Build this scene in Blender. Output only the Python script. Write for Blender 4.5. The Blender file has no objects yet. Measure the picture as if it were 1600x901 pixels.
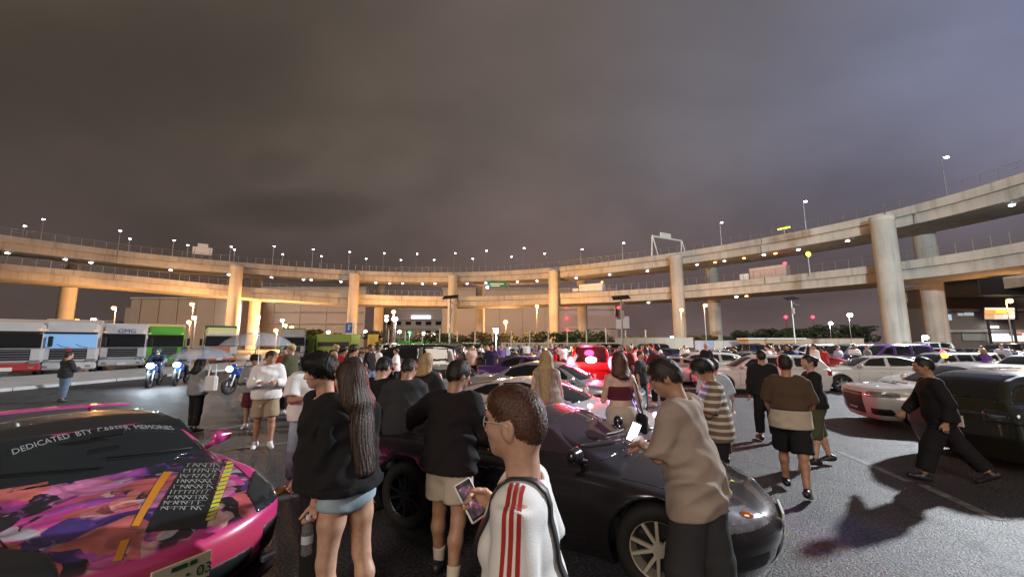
import bpy, math, random
import numpy as np
from mathutils import Vector, Matrix
random.seed(7); np.random.seed(7)
SC = bpy.context.scene
COL = SC.collection
R = math.radians

# ------------------------------------------------------------------ camera
CAMZ, PITCH, FPX = 1.85, R(7.85), 620.0
cam_d = bpy.data.cameras.new("camera"); cam = bpy.data.objects.new("camera", cam_d); COL.objects.link(cam)
cam.location = (0, 0, CAMZ); cam.rotation_euler = (R(90) + PITCH, 0, 0)
cam_d.sensor_width = 36; cam_d.lens = FPX / 1600 * 36; cam_d.clip_start = .05; cam_d.clip_end = 6000
SC.camera = cam
SC.view_settings.view_transform = 'Standard'; SC.view_settings.look = 'None'
SC.view_settings.exposure = 0.0; SC.view_settings.gamma = 1.0
SC.cycles.use_denoising = True
SC.cycles.max_bounces = 5; SC.cycles.sample_clamp_indirect = 3.0; SC.cycles.caustics_reflective = False; SC.cycles.caustics_refractive = False

def lin(*c):
    r = []
    for v in c:
        v = v / 255.0
        r.append(v / 12.92 if v <= .04045 else ((v + .055) / 1.055) ** 2.4)
    return tuple(r)

# ------------------------------------------------------------------ night sky: low cloud lit from below by the port
W = bpy.data.worlds.new("World"); SC.world = W; W.use_nodes = True
nt = W.node_tree; nt.nodes.clear()
def N(t, kind, **kw):
    n = t.nodes.new(kind)
    for k, v in kw.items():
        if k in ('operation', 'blend_type', 'data_type', 'noise_dimensions', 'feature', 'distance', 'wave_type', 'bands_direction', 'interpolation_type', 'vector_type', 'rotation_type'): setattr(n, k, v)
        else: n.inputs[k].default_value = v
    return n
def ramp(t, stops):
    n = t.nodes.new('ShaderNodeValToRGB'); e = n.color_ramp.elements
    while len(e) < len(stops): e.new(.5)
    for i, (p, c) in enumerate(stops): e[i].position = p; e[i].color = (*c[:3], 1)
    return n
L = nt.links.new
tc = N(nt, 'ShaderNodeTexCoord'); sep = N(nt, 'ShaderNodeSeparateXYZ'); L(tc.outputs['Generated'], sep.inputs[0])
# azimuth colour (from x), elevation darkening at the horizon (from z)
mx = N(nt, 'ShaderNodeMapRange'); L(sep.outputs[0], mx.inputs[0]); mx.inputs[1].default_value = -.85; mx.inputs[2].default_value = .85
az = ramp(nt, [(0, lin(62, 55, 46)), (.28, lin(92, 82, 74)), (.55, lin(103, 93, 87)), (.78, lin(112, 109, 118)), (1, lin(130, 137, 168))]); L(mx.outputs[0], az.inputs[0])
hz = ramp(nt, [(0, lin(80, 69, 65)), (.3, lin(88, 76, 73)), (.55, lin(108, 88, 85)), (.8, lin(106, 90, 90)), (1, lin(104, 92, 92))]); L(mx.outputs[0], hz.inputs[0])
ez = N(nt, 'ShaderNodeMapRange', interpolation_type='SMOOTHSTEP'); L(sep.outputs[2], ez.inputs[0]); ez.inputs[1].default_value = .05; ez.inputs[2].default_value = .50
mixs = N(nt, 'ShaderNodeMix', data_type='RGBA'); L(ez.outputs[0], mixs.inputs[0]); L(hz.outputs[0], mixs.inputs[6]); L(az.outputs[0], mixs.inputs[7])
# cloud texture: plane-projected noise so that clouds flatten to the horizon
addz = N(nt, 'ShaderNodeMath', operation='ADD'); L(sep.outputs[2], addz.inputs[0]); addz.inputs[1].default_value = .42
dx = N(nt, 'ShaderNodeMath', operation='DIVIDE'); L(sep.outputs[0], dx.inputs[0]); L(addz.outputs[0], dx.inputs[1])
dy = N(nt, 'ShaderNodeMath', operation='DIVIDE'); L(sep.outputs[1], dy.inputs[0]); L(addz.outputs[0], dy.inputs[1])
cmb = N(nt, 'ShaderNodeCombineXYZ'); L(dx.outputs[0], cmb.inputs[0]); L(dy.outputs[0], cmb.inputs[1])
n1 = N(nt, 'ShaderNodeTexNoise', Scale=1.0, Detail=5.0, Roughness=.45, Distortion=.5); L(cmb.outputs[0], n1.inputs['Vector'])
n2 = N(nt, 'ShaderNodeTexNoise', Scale=3.0, Detail=4.0, Roughness=.5); L(cmb.outputs[0], n2.inputs['Vector'])
cr = ramp(nt, [(.32, (.66,) * 3), (.5, (1.0,) * 3), (.66, (1.18,) * 3)]); L(n1.outputs[0], cr.inputs[0])
cr2 = ramp(nt, [(.3, (.9,) * 3), (.7, (1.07,) * 3)]); L(n2.outputs[0], cr2.inputs[0])
mm = N(nt, 'ShaderNodeMix', data_type='RGBA', blend_type='MULTIPLY'); mm.inputs[0].default_value = 1; L(mixs.outputs[2], mm.inputs[6]); L(cr.outputs[0], mm.inputs[7])
mm2 = N(nt, 'ShaderNodeMix', data_type='RGBA', blend_type='MULTIPLY'); mm2.inputs[0].default_value = 1; L(mm.outputs[2], mm2.inputs[6]); L(cr2.outputs[0], mm2.inputs[7])
def mth(op, a, b=None):
    n = N(nt, 'ShaderNodeMath', operation=op)
    for i, v in enumerate((a, b)):
        if v is None: continue
        if isinstance(v, (int, float)): n.inputs[i].default_value = v
        else: L(v, n.inputs[i])
    return n.outputs[0]
# two larger cloud masses low in the left half: a pale billow above a dark bank
yq = mth('MAXIMUM', sep.outputs[1], .05); uu = mth('DIVIDE', sep.outputs[0], yq); vv = mth('DIVIDE', sep.outputs[2], yq)
n3 = N(nt, 'ShaderNodeTexNoise', Scale=2.6, Detail=5.0, Roughness=.6); L(tc.outputs['Generated'], n3.inputs['Vector']); wob = mth('MULTIPLY', mth('SUBTRACT', n3.outputs[0], .5), 1.5)
col_in = mm2.outputs[2]
for (u0, v0, a_, b_, gain) in ((-.56, .345, .24, .055, .70), (-.44, .50, .30, .11, 1.24), (-.62, .47, .10, .05, .84), (.06, .30, .30, .13, 1.07), (-1.15, .75, .5, .2, .82)):
    q = mth('ADD', mth('POWER', mth('DIVIDE', mth('SUBTRACT', uu, u0), a_), 2.0), mth('POWER', mth('DIVIDE', mth('SUBTRACT', vv, v0), b_), 2.0)); q = mth('ADD', q, wob)
    mr = N(nt, 'ShaderNodeMapRange', interpolation_type='SMOOTHSTEP'); L(q, mr.inputs[0]); mr.inputs[1].default_value = 1.6; mr.inputs[2].default_value = -.2; mr.inputs[3].default_value = 1.0; mr.inputs[4].default_value = gain
    mx_ = N(nt, 'ShaderNodeMix', data_type='RGBA', blend_type='MULTIPLY'); mx_.inputs[0].default_value = 1; L(col_in, mx_.inputs[6]); L(mr.outputs[0], mx_.inputs[7]); col_in = mx_.outputs[2]
bg = N(nt, 'ShaderNodeBackground', Strength=1.0); L(col_in, bg.inputs[0])
wo = N(nt, 'ShaderNodeOutputWorld'); L(bg.outputs[0], wo.inputs[0])

# ------------------------------------------------------------------ lights: one soft weak sun for the glow of the port floodlights behind the camera
sd = bpy.data.lights.new("sun", 'SUN'); sun = bpy.data.objects.new("sun", sd); COL.objects.link(sun)
sd.energy = 1.45; sd.angle = R(24); sd.color = (1.0, .84, .70)
sun.rotation_euler = Vector((.30, .87, -.40)).to_track_quat('-Z', 'Y').to_euler()

def point_light(name, loc, power, color, radius=.2, kind='POINT', parent=None, aim=None, spot=R(150)):
    d = bpy.data.lights.new(name, kind); d.energy = power; d.color = color; d.shadow_soft_size = radius
    o = bpy.data.objects.new(name, d); COL.objects.link(o); o.location = loc
    if kind == 'SPOT': d.spot_size = spot; d.spot_blend = .4
    if aim is not None: o.rotation_euler = (Vector(aim) - Vector(loc)).to_track_quat('-Z', 'Y').to_euler()
    if parent: o.parent = parent
    return o

# ------------------------------------------------------------------ pixel <-> place helpers (used to find where things stand)
cp, sp = math.cos(PITCH), math.sin(PITCH)
def at(px, py, Y):
    cx, cy = (px - 800) / FPX, -(py - 450.5) / FPX
    t = Y / (cp - sp * cy)
    return Vector((cx * t, Y, CAMZ + (sp + cp * cy) * t))
def gnd(px, py, z=0.0):
    cx, cy = (px - 800) / FPX, -(py - 450.5) / FPX
    t = (z - CAMZ) / (sp + cp * cy)
    return Vector((cx * t, t * (cp - sp * cy), z))
def toward(px, Y, z=0.0):
    d = Y * cp + (z - CAMZ) * sp
    return Vector(((px - 800) / FPX * d, Y, z))
def pix(p):
    d = p[1] * cp + (p[2] - CAMZ) * sp; u = -p[1] * sp + (p[2] - CAMZ) * cp
    return (800 + FPX * p[0] / d, 450.5 - FPX * u / d)

# ------------------------------------------------------------------ materials
MATS = {}
def mat(name, col, rough=.6, metal=0., coat=0., var=0., vscale=6., bump=0., bscale=60., emit=None, estr=0., trans=0., alpha=1., sss=0., spec=.5, sheen=0., coords='Object', vcol=None, flake=0.):
    if name in MATS: return MATS[name]
    m = bpy.data.materials.new(name); m.use_nodes = True; t = m.node_tree; b = t.nodes['Principled BSDF']
    b.inputs['Base Color'].default_value = (*col, 1); b.inputs['Roughness'].default_value = rough; b.inputs['Metallic'].default_value = metal
    b.inputs['Coat Weight'].default_value = coat; b.inputs['Coat Roughness'].default_value = .04
    b.inputs['Transmission Weight'].default_value = trans; b.inputs['Alpha'].default_value = alpha
    b.inputs['Specular IOR Level'].default_value = spec
    if sheen: b.inputs['Sheen Weight'].default_value = sheen
    if sss: b.inputs['Subsurface Weight'].default_value = sss; b.inputs['Subsurface Radius'].default_value = (.02, .008, .004)
    if emit: b.inputs['Emission Color'].default_value = (*emit, 1); b.inputs['Emission Strength'].default_value = estr
    if var or bump:
        tc = N(t, 'ShaderNodeTexCoord')
    if var:
        n = N(t, 'ShaderNodeTexNoise', Scale=vscale, Detail=5.0, Roughness=.6); t.links.new(tc.outputs[coords], n.inputs['Vector'])
        c2 = vcol or tuple(max(0, c * (1 - var)) for c in col); c1 = tuple(min(1, c * (1 + var * .6)) for c in col)
        r = ramp(t, [(.3, c2), (.7, c1)]); t.links.new(n.outputs[0], r.inputs[0]); t.links.new(r.outputs[0], b.inputs['Base Color'])
    if bump:
        n = N(t, 'ShaderNodeTexNoise', Scale=bscale, Detail=4.0); t.links.new(tc.outputs[coords], n.inputs['Vector'])
        bp = N(t, 'ShaderNodeBump', Strength=bump, Distance=.02); t.links.new(n.outputs[0], bp.inputs['Height']); t.links.new(bp.outputs[0], b.inputs['Normal'])
    MATS[name] = m
    return m
def glow(name, col, s, sample=False):
    if name in MATS: return MATS[name]
    m = bpy.data.materials.new(name); m.use_nodes = True; t = m.node_tree; b = t.nodes['Principled BSDF']
    b.inputs['Base Color'].default_value = (.1, .1, .1, 1); b.inputs['Emission Color'].default_value = (*col, 1); b.inputs['Emission Strength'].default_value = s
    m.cycles.emission_sampling = 'AUTO' if sample else 'NONE'
    MATS[name] = m
    return m

# ------------------------------------------------------------------ object helpers
KIDS = {}
def link(o, parent=None):
    COL.objects.link(o)
    if parent is not None: o.parent = parent; KIDS.setdefault(parent.name, []).append(o)
    return o
def tag(o, label=None, cat=None, group=None, kind=None):
    if label: o['label'] = label
    if cat: o['category'] = cat
    if group: o['group'] = group
    if kind: o['kind'] = kind
    return o
def thing(name, label, cat, loc=(0, 0, 0), rz=0., group=None):
    o = bpy.data.objects.new(name, None); o.empty_display_size = .2; COL.objects.link(o)
    o.location = loc; o.rotation_euler = (0, 0, rz)
    return tag(o, label, cat, group)
def mesh(name, v, f, m, parent=None, smooth=False, midx=None, nrm=None):
    me = bpy.data.meshes.new(name)
    me.from_pydata([tuple(p) for p in v] if not isinstance(v, np.ndarray) else v.tolist(), [], f.tolist() if isinstance(f, np.ndarray) else f)
    for mm_ in (m if isinstance(m, (list, tuple)) else [m]): me.materials.append(mm_)
    if midx is not None: me.polygons.foreach_set('material_index', np.asarray(midx, dtype=np.int32))
    if smooth: me.polygons.foreach_set('use_smooth', np.ones(len(me.polygons), dtype=bool))
    me.update()
    if nrm is not None: me.normals_split_custom_set_from_vertices(nrm.tolist())
    return link(bpy.data.objects.new(name, me), parent)
def copy_tree(o, parent=None, remap=None):
    c = o.copy(); COL.objects.link(c)
    if parent is not None: c.parent = parent; KIDS.setdefault(parent.name, []).append(c)
    if remap and c.type == 'MESH':
        for s in c.material_slots:
            k = s.material
            if k and k.name in remap: s.link = 'OBJECT'; s.material = remap[k.name]
    for ch in list(KIDS.get(o.name, [])): copy_tree(ch, c, remap)
    return c

class MB:
    def __init__(s): s.v = []; s.f = []; s.mi = []; s.cur = 0
    def add(s, v, f):
        b = len(s.v); s.v += [tuple(p) for p in v]; s.f += [tuple(i + b for i in q) for q in f]; s.mi += [s.cur] * len(f); return s
    def box(s, c, d, M=None, ch=0.0):
        x, y, z = d[0] / 2, d[1] / 2, d[2] / 2
        if ch <= 0:
            v = [Vector((a * x, b * y, e * z)) for a in (-1, 1) for b in (-1, 1) for e in (-1, 1)]
            f = [(0, 1, 3, 2), (4, 6, 7, 5), (0, 4, 5, 1), (2, 3, 7, 6), (0, 2, 6, 4), (1, 5, 7, 3)]
        else:
            ch = min(ch, x * .9, y * .9, z * .9); v = []; idx = {}; f = []
            for a in (-1, 1):
                for b in (-1, 1):
                    for e in (-1, 1):
                        for k in range(3):
                            p = [a * x, b * y, e * z]
                            for j in range(3):
                                if j != k: p[j] -= (a, b, e)[j] * ch
                            idx[(a, b, e, k)] = len(v); v.append(Vector(p))
            q = [(-1, -1), (1, -1), (1, 1), (-1, 1)]
            for k in range(3):
                for sgn in (-1, 1):
                    ids = []
                    for (m_, n_) in q:
                        t = [0, 0, 0]; t[k] = sgn; t[(k + 1) % 3] = m_; t[(k + 2) % 3] = n_; ids.append(idx[(*t, k)])
                    f.append(tuple(ids if sgn > 0 else ids[::-1]))
            for k in range(3):
                a1, a2 = (k + 1) % 3, (k + 2) % 3
                for m_ in (-1, 1):
                    for n_ in (-1, 1):
                        t0 = [0, 0, 0]; t0[a1] = m_; t0[a2] = n_; t1 = list(t0); t0[k] = -1; t1[k] = 1
                        ids = [idx[(*t0, a1)], idx[(*t1, a1)], idx[(*t1, a2)], idx[(*t0, a2)]]
                        f.append(tuple(ids if m_ * n_ > 0 else ids[::-1]))
            for a in (-1, 1):
                for b in (-1, 1):
                    for e in (-1, 1):
                        ids = [idx[(a, b, e, k)] for k in range(3)]; f.append(tuple(ids if a * b * e > 0 else ids[::-1]))
        c = Vector(c)
        return s.add([(M @ p if M else p) + c for p in v], f)
    def bar(s, a, b, r, r2=None, n=8, caps=True):
        a, b = Vector(a), Vector(b); r2 = r if r2 is None else r2
        d = (b - a).normalized(); u = d.orthogonal().normalized(); w = d.cross(u); v = []; f = []
        for (p, rr) in ((a, r), (b, r2)):
            for i in range(n): t = 2 * math.pi * i / n; v.append(p + u * math.cos(t) * rr + w * math.sin(t) * rr)
        for i in range(n): j = (i + 1) % n; f.append((i, j, n + j, n + i))
        if caps: f.append(tuple(range(n))[::-1]); f.append(tuple(range(n, 2 * n)))
        return s.add(v, f)
    def tube(s, pts, r, n=8, closed=False):
        pts = [Vector(p) for p in pts]; m_ = len(pts); rr = r if isinstance(r, (list, tuple)) else [r] * m_; v = []; f = []; pu = None
        for i, p in enumerate(pts):
            d = (pts[(i + 1) % m_] - pts[i - 1]) if closed else (pts[min(i + 1, m_ - 1)] - pts[max(i - 1, 0)])
            d.normalize(); u = (pu - d * pu.dot(d)).normalized() if pu is not None and (pu - d * pu.dot(d)).length > 1e-4 else d.orthogonal().normalized(); pu = u; w = d.cross(u)
            for k in range(n): t = 2 * math.pi * k / n; v.append(p + u * math.cos(t) * rr[i] + w * math.sin(t) * rr[i])
        for i in range(m_ if closed else m_ - 1):
            i2 = (i + 1) % m_
            for k in range(n): k2 = (k + 1) % n; f.append((i * n + k, i * n + k2, i2 * n + k2, i2 * n + k))
        if not closed: f.append(tuple(range(n))[::-1]); f.append(tuple((m_ - 1) * n + k for k in range(n)))
        return s.add(v, f)
    def lathe(s, prof, c=(0, 0, 0), axis='z', n=24, closed=False):
        v = []; f = []; m_ = len(prof)
        for i in range(n):
            t = 2 * math.pi * i / n
            for (r, h) in prof:
                p = (r * math.cos(t), r * math.sin(t), h)
                v.append(Vector(p if axis == 'z' else ((p[0], p[2], p[1]) if axis == 'y' else (p[2], p[0], p[1]))) + Vector(c))
        for i in range(n):
            j = (i + 1) % n
            for k in range(m_ if closed else m_ - 1):
                k2 = (k + 1) % m_; q = (i * m_ + k, j * m_ + k, j * m_ + k2, i * m_ + k2); f.append(q if axis != 'y' else q[::-1])
        return s.add(v, f)
    def ball(s, c, r, n=10, m_=6):
        rx, ry, rz = r if isinstance(r, (tuple, list)) else (r, r, r); v = []; f = []
        v.append((c[0], c[1], c[2] - rz))
        for i in range(1, m_):
            a = -math.pi / 2 + math.pi * i / m_
            for k in range(n): t = 2 * math.pi * k / n; v.append((c[0] + rx * math.cos(a) * math.cos(t), c[1] + ry * math.cos(a) * math.sin(t), c[2] + rz * math.sin(a)))
        v.append((c[0], c[1], c[2] + rz)); T = len(v) - 1
        for k in range(n):
            k2 = (k + 1) % n; f.append((0, 1 + k2, 1 + k)); f.append((T, T - n + k, T - n + k2))
            for i in range(m_ - 2): f.append((1 + i * n + k, 1 + i * n + k2, 1 + (i + 1) * n + k2, 1 + (i + 1) * n + k))
        return s.add(v, f)
    def prism(s, poly, h0, h1, axis='z'):
        n = len(poly); P = lambda p, h: (p[0], p[1], h) if axis == 'z' else ((p[0], h, p[1]) if axis == 'y' else (h, p[0], p[1]))
        v = [P(p, h0) for p in poly] + [P(p, h1) for p in poly]
        f = [tuple(range(n))[::-1], tuple(range(n, 2 * n))] + [(i, (i + 1) % n, n + (i + 1) % n, n + i) for i in range(n)]
        if axis == 'y': f = [q[::-1] for q in f]
        return s.add(v, f)
    def make(s, name, m, parent=None, smooth=False): return mesh(name, s.v, s.f, m, parent, smooth, s.mi if isinstance(m, (list, tuple)) else None)

def text_mesh(name, txt, size, m, parent, M4, align='CENTER', depth=.0015):
    c = bpy.data.curves.new(name, 'FONT'); c.body = txt; c.size = size; c.align_x = align; c.align_y = 'CENTER'; c.extrude = depth; c.resolution_u = 2
    o = bpy.data.objects.new(name, c); COL.objects.link(o)
    dg = bpy.context.evaluated_depsgraph_get(); me = bpy.data.meshes.new_from_object(o.evaluated_get(dg))
    bpy.data.objects.remove(o); bpy.data.curves.remove(c); me.name = name
    me.materials.clear(); me.materials.append(m); me.transform(M4)
    return link(bpy.data.objects.new(name, me), parent)
def frame_m(o, x, y):
    x = Vector(x).normalized(); z = x.cross(Vector(y)).normalized(); y = z.cross(x)
    return Matrix(((x.x, y.x, z.x, o[0]), (x.y, y.y, z.y, o[1]), (x.z, y.z, z.z, o[2]), (0, 0, 0, 1)))

# ------------------------------------------------------------------ implicit surfaces -> smooth meshes
def smin(a, b, k):
    h = np.maximum(k - np.abs(a - b), 0) / k; return np.minimum(a, b) - h * h * k * .25
def smax(a, b, k):
    h = np.maximum(k - np.abs(a - b), 0) / k; return np.maximum(a, b) + h * h * k * .25
def surf_nets(F, o, h):
    s = F < 0; nx, ny, nz = F.shape
    cnt = np.zeros((nx - 1, ny - 1, nz - 1), np.int8); offs = [(a, b, c) for a in (0, 1) for b in (0, 1) for c in (0, 1)]
    for (a, b, c) in offs: cnt += s[a:nx - 1 + a, b:ny - 1 + b, c:nz - 1 + c]
    I, J, K = np.nonzero((cnt > 0) & (cnt < 8)); n = len(I)
    if n == 0: return np.zeros((0, 3)), np.zeros((0, 4), int), np.zeros((0, 3))
    vals = {q: F[I + q[0], J + q[1], K + q[2]] for q in offs}
    acc = np.zeros((n, 3)); w = np.zeros(n)
    for q in offs:
        for ax in range(3):
            if q[ax]: continue
            r = list(q); r[ax] = 1; r = tuple(r); a, b = vals[q], vals[r]; m = (a < 0) != (b < 0)
            t = np.where(m, a / np.where(m, a - b, 1), 0)
            p = np.tile(np.array(q, float), (n, 1)); p[:, ax] += t; acc += p * m[:, None]; w += m
    loc = acc / w[:, None]; base = np.stack([I, J, K], 1)
    idx = -np.ones(cnt.shape, np.int64); idx[I, J, K] = np.arange(n)
    gx, gy, gz = np.gradient(F)
    def tri(A, g):
        g = np.clip(g, 0, np.array(F.shape) - 1.001); i = g.astype(int); f = g - i; r = 0
        for (a, b, c) in offs:
            wt = (f[:, 0] if a else 1 - f[:, 0]) * (f[:, 1] if b else 1 - f[:, 1]) * (f[:, 2] if c else 1 - f[:, 2]); r = r + A[i[:, 0] + a, i[:, 1] + b, i[:, 2] + c] * wt
        return r
    g = base + loc
    G = np.stack([tri(gx, g), tri(gy, g), tri(gz, g)], 1); l2 = np.maximum((G * G).sum(1), 1e-6)
    g = g - np.clip((tri(F, g) / l2)[:, None] * G, -.5, .5)
    G = np.stack([tri(gx, g), tri(gy, g), tri(gz, g)], 1); G /= np.maximum(np.linalg.norm(G, axis=1), 1e-6)[:, None]
    quads = []
    for ax in range(3):
        b1, b2 = (ax + 1) % 3, (ax + 2) % 3
        sl0 = [slice(None)] * 3; sl1 = [slice(None)] * 3; sl0[ax] = slice(0, -1); sl1[ax] = slice(1, None)
        for d in (b1, b2): sl0[d] = slice(1, -1); sl1[d] = slice(1, -1)
        A, B = s[tuple(sl0)], s[tuple(sl1)]
        E = np.stack(np.nonzero(A != B), 1)
        if len(E) == 0: continue
        sg = A[E[:, 0], E[:, 1], E[:, 2]]; C = E.copy(); C[:, b1] += 1; C[:, b2] += 1
        def at_(d1, d2):
            D = C.copy(); D[:, b1] += d1; D[:, b2] += d2; return idx[D[:, 0], D[:, 1], D[:, 2]]
        q = np.stack([at_(-1, -1), at_(0, -1), at_(0, 0), at_(-1, 0)], 1); q[~sg] = q[~sg][:, ::-1]; quads.append(q)
    Q = np.concatenate(quads) if quads else np.zeros((0, 4), int); Q = Q[(Q >= 0).all(1)]
    return g * h + np.array(o), Q, G

class Field:
    def __init__(s, lo, hi, h, shift=0.):
        s.h = h; s.lo = np.array(lo, float) - 2.5 * h; n = np.ceil((np.array(hi) + 2.5 * h - s.lo) / h).astype(int) + 1
        s.ax = [s.lo[i] + np.arange(n[i]) * h for i in range(3)]; s.F = np.full(tuple(n), 1.0)
    def sub(s, lo, hi):
        r = []
        for i in range(3):
            a = int(np.clip(np.floor((lo[i] - s.lo[i]) / s.h), 0, len(s.ax[i]) - 1)); b = int(np.clip(np.ceil((hi[i] - s.lo[i]) / s.h) + 1, a + 1, len(s.ax[i]))); r.append(slice(a, b))
        return tuple(r)
    def pts(s, sl=(slice(None),) * 3):
        return s.ax[0][sl[0]][:, None, None], s.ax[1][sl[1]][None, :, None], s.ax[2][sl[2]][None, None, :]
    def prim(s, p, infl=0., op='add'):
        k = p.get('k', .03); lo, hi = bbox(p); m = .05 + k + infl; sl = s.sub(lo - m, hi + m); X, Y, Z = s.pts(sl)
        d = evalp(p, X, Y, Z) - infl
        if op == 'add': s.F[sl] = smin(s.F[sl], d, k)
        else: s.F[sl] = smax(s.F[sl], -d, k)
        return s
    def prims(s, ps, infl=0.):
        for p in ps: s.prim(p, infl)
        return s
    def out(s): return surf_nets(s.F, s.lo, s.h)
def _lim(*pts):
    A = np.array(pts, float); return A.min(0), A.max(0)
def bbox(p):
    t = p['t']
    if t in ('cap', 'flat'): r = max(p['ra'], p['rb']); lo, hi = _lim(p['a'], p['b']); return lo - r, hi + r
    if t == 'ecap': r = max(*p['ra'], *p['rb']); lo, hi = _lim(p['a'], p['b']); return lo - r, hi + r
    if t == 'ell': r = max(p['r']); c = np.array(p['c'], float); return c - r, c + r
def evalp(p, X, Y, Z):
    t = p['t']
    if t == 'ell':
        c = p['c']; M = np.array(p.get('M', np.eye(3))); r = p['r']; x, y, z = X - c[0], Y - c[1], Z - c[2]
        q = [(M[0][i] * x + M[1][i] * y + M[2][i] * z) / r[i] for i in range(3)]
        n = np.sqrt(q[0] ** 2 + q[1] ** 2 + q[2] ** 2); return (n - 1) * min(r)
    a, b = np.array(p['a'], float), np.array(p['b'], float); ab = b - a; L2 = max(ab @ ab, 1e-9)
    x, y, z = X - a[0], Y - a[1], Z - a[2]; tt = (x * ab[0] + y * ab[1] + z * ab[2]) / L2; tc_ = np.clip(tt, 0, 1)
    dx, dy, dz = x - tc_ * ab[0], y - tc_ * ab[1], z - tc_ * ab[2]
    if t == 'cap': return np.sqrt(dx * dx + dy * dy + dz * dz) - (p['ra'] + (p['rb'] - p['ra']) * tc_)
    if t == 'flat':
        dx, dy, dz = x - tt * ab[0], y - tt * ab[1], z - tt * ab[2]
        rad = np.sqrt(dx * dx + dy * dy + dz * dz) - (p['ra'] + (p['rb'] - p['ra']) * tc_); l = math.sqrt(L2)
        return smax(rad, np.maximum(-tt, tt - 1) * l, .012)
    u = np.array(p['u'], float); l = dx * u[0] + dy * u[1] + dz * u[2]; m2 = np.maximum(dx * dx + dy * dy + dz * dz - l * l, 0)
    w = p['ra'][0] + (p['rb'][0] - p['ra'][0]) * tc_; d = p['ra'][1] + (p['rb'][1] - p['ra'][1]) * tc_
    return (np.sqrt((l / w) ** 2 + m2 / (d * d)) - 1) * np.minimum(w, d)

# ================================================================== THE SETTING
ORD = ['leftmost', 'second', 'third', 'fourth', 'fifth', 'sixth', 'seventh', 'eighth', 'ninth', 'tenth', 'eleventh', 'twelfth', 'thirteenth', 'fourteenth', 'fifteenth', 'sixteenth', 'seventeenth', 'eighteenth', 'nineteenth', 'twentieth', 'twenty-first', 'twenty-second', 'twenty-third', 'twenty-fourth', 'twenty-fifth', 'twenty-sixth', 'twenty-seventh', 'twenty-eighth', 'twenty-ninth', 'thirtieth']
def ordl(i): return 'leftmost' if i == 0 else ORD[i] + ' from the left'

def concrete(name, c):
    m = bpy.data.materials.new(name); m.use_nodes = True; t = m.node_tree; b = t.nodes['Principled BSDF']; lk = t.links.new; b.inputs['Roughness'].default_value = .85; MATS[name] = m
    tc = N(t, 'ShaderNodeTexCoord'); mp = N(t, 'ShaderNodeMapping', Scale=(1.1, 1.1, .07)); lk(tc.outputs['Object'], mp.inputs[0])
    a = N(t, 'ShaderNodeTexNoise', Scale=1.0, Detail=6.0, Roughness=.65); lk(mp.outputs[0], a.inputs['Vector']); ra = ramp(t, [(.32, (.58,) * 3), (.5, (.97,) * 3), (.75, (1.06,) * 3)]); lk(a.outputs[0], ra.inputs[0])
    n = N(t, 'ShaderNodeTexNoise', Scale=.16, Detail=6.0, Roughness=.6); lk(tc.outputs['Object'], n.inputs['Vector']); rn = ramp(t, [(.3, tuple(q * .78 for q in c)), (.7, tuple(min(1, q * 1.12) for q in c))]); lk(n.outputs[0], rn.inputs[0])
    mu = N(t, 'ShaderNodeMix', data_type='RGBA', blend_type='MULTIPLY'); mu.inputs[0].default_value = .75; lk(rn.outputs[0], mu.inputs[6]); lk(ra.outputs[0], mu.inputs[7]); lk(mu.outputs[2], b.inputs['Base Color'])
    f = N(t, 'ShaderNodeTexNoise', Scale=4.0, Detail=5.0); lk(tc.outputs['Object'], f.inputs['Vector']); bp = N(t, 'ShaderNodeBump', Strength=.3, Distance=.03); lk(f.outputs[0], bp.inputs['Height']); lk(bp.outputs[0], b.inputs['Normal']); return m
m_conc = concrete('concrete', (.44, .405, .36)); m_conc2 = concrete('pillar_concrete', (.45, .42, .38))
m_dark = mat('dark_steel', (.03, .03, .033), .5, .3)
m_steel = mat('galvanised_steel', (.32, .33, .34), .45, .7, var=.15, vscale=8)
m_white = mat('white_paint', (.72, .72, .70), .55, var=.12, vscale=4)
m_black = mat('black_plastic', (.015, .015, .016), .5)
m_rubber = mat('tyre_rubber', (.012, .012, .013), .8, bump=.2, bscale=50)
g_white = glow('lamp_white', (.86, .95, 1.0), 26)
g_white2 = glow('lamp_soft_white', (.85, .95, 1.0), 9)
g_sod = glow('lamp_sodium', (1.0, .42, .07), 17)
g_red = glow('lamp_red', (1.0, .02, .05), 9)
g_blue = glow('lamp_blue', (.35, .5, 1.0), 22)
g_amber = glow('lamp_amber', (1.0, .35, .03), 6)
g_yel = glow('lamp_yellow', (.85, .9, .05), 5)
g_green = glow('lamp_green', (.1, .9, .35), 4)

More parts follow.
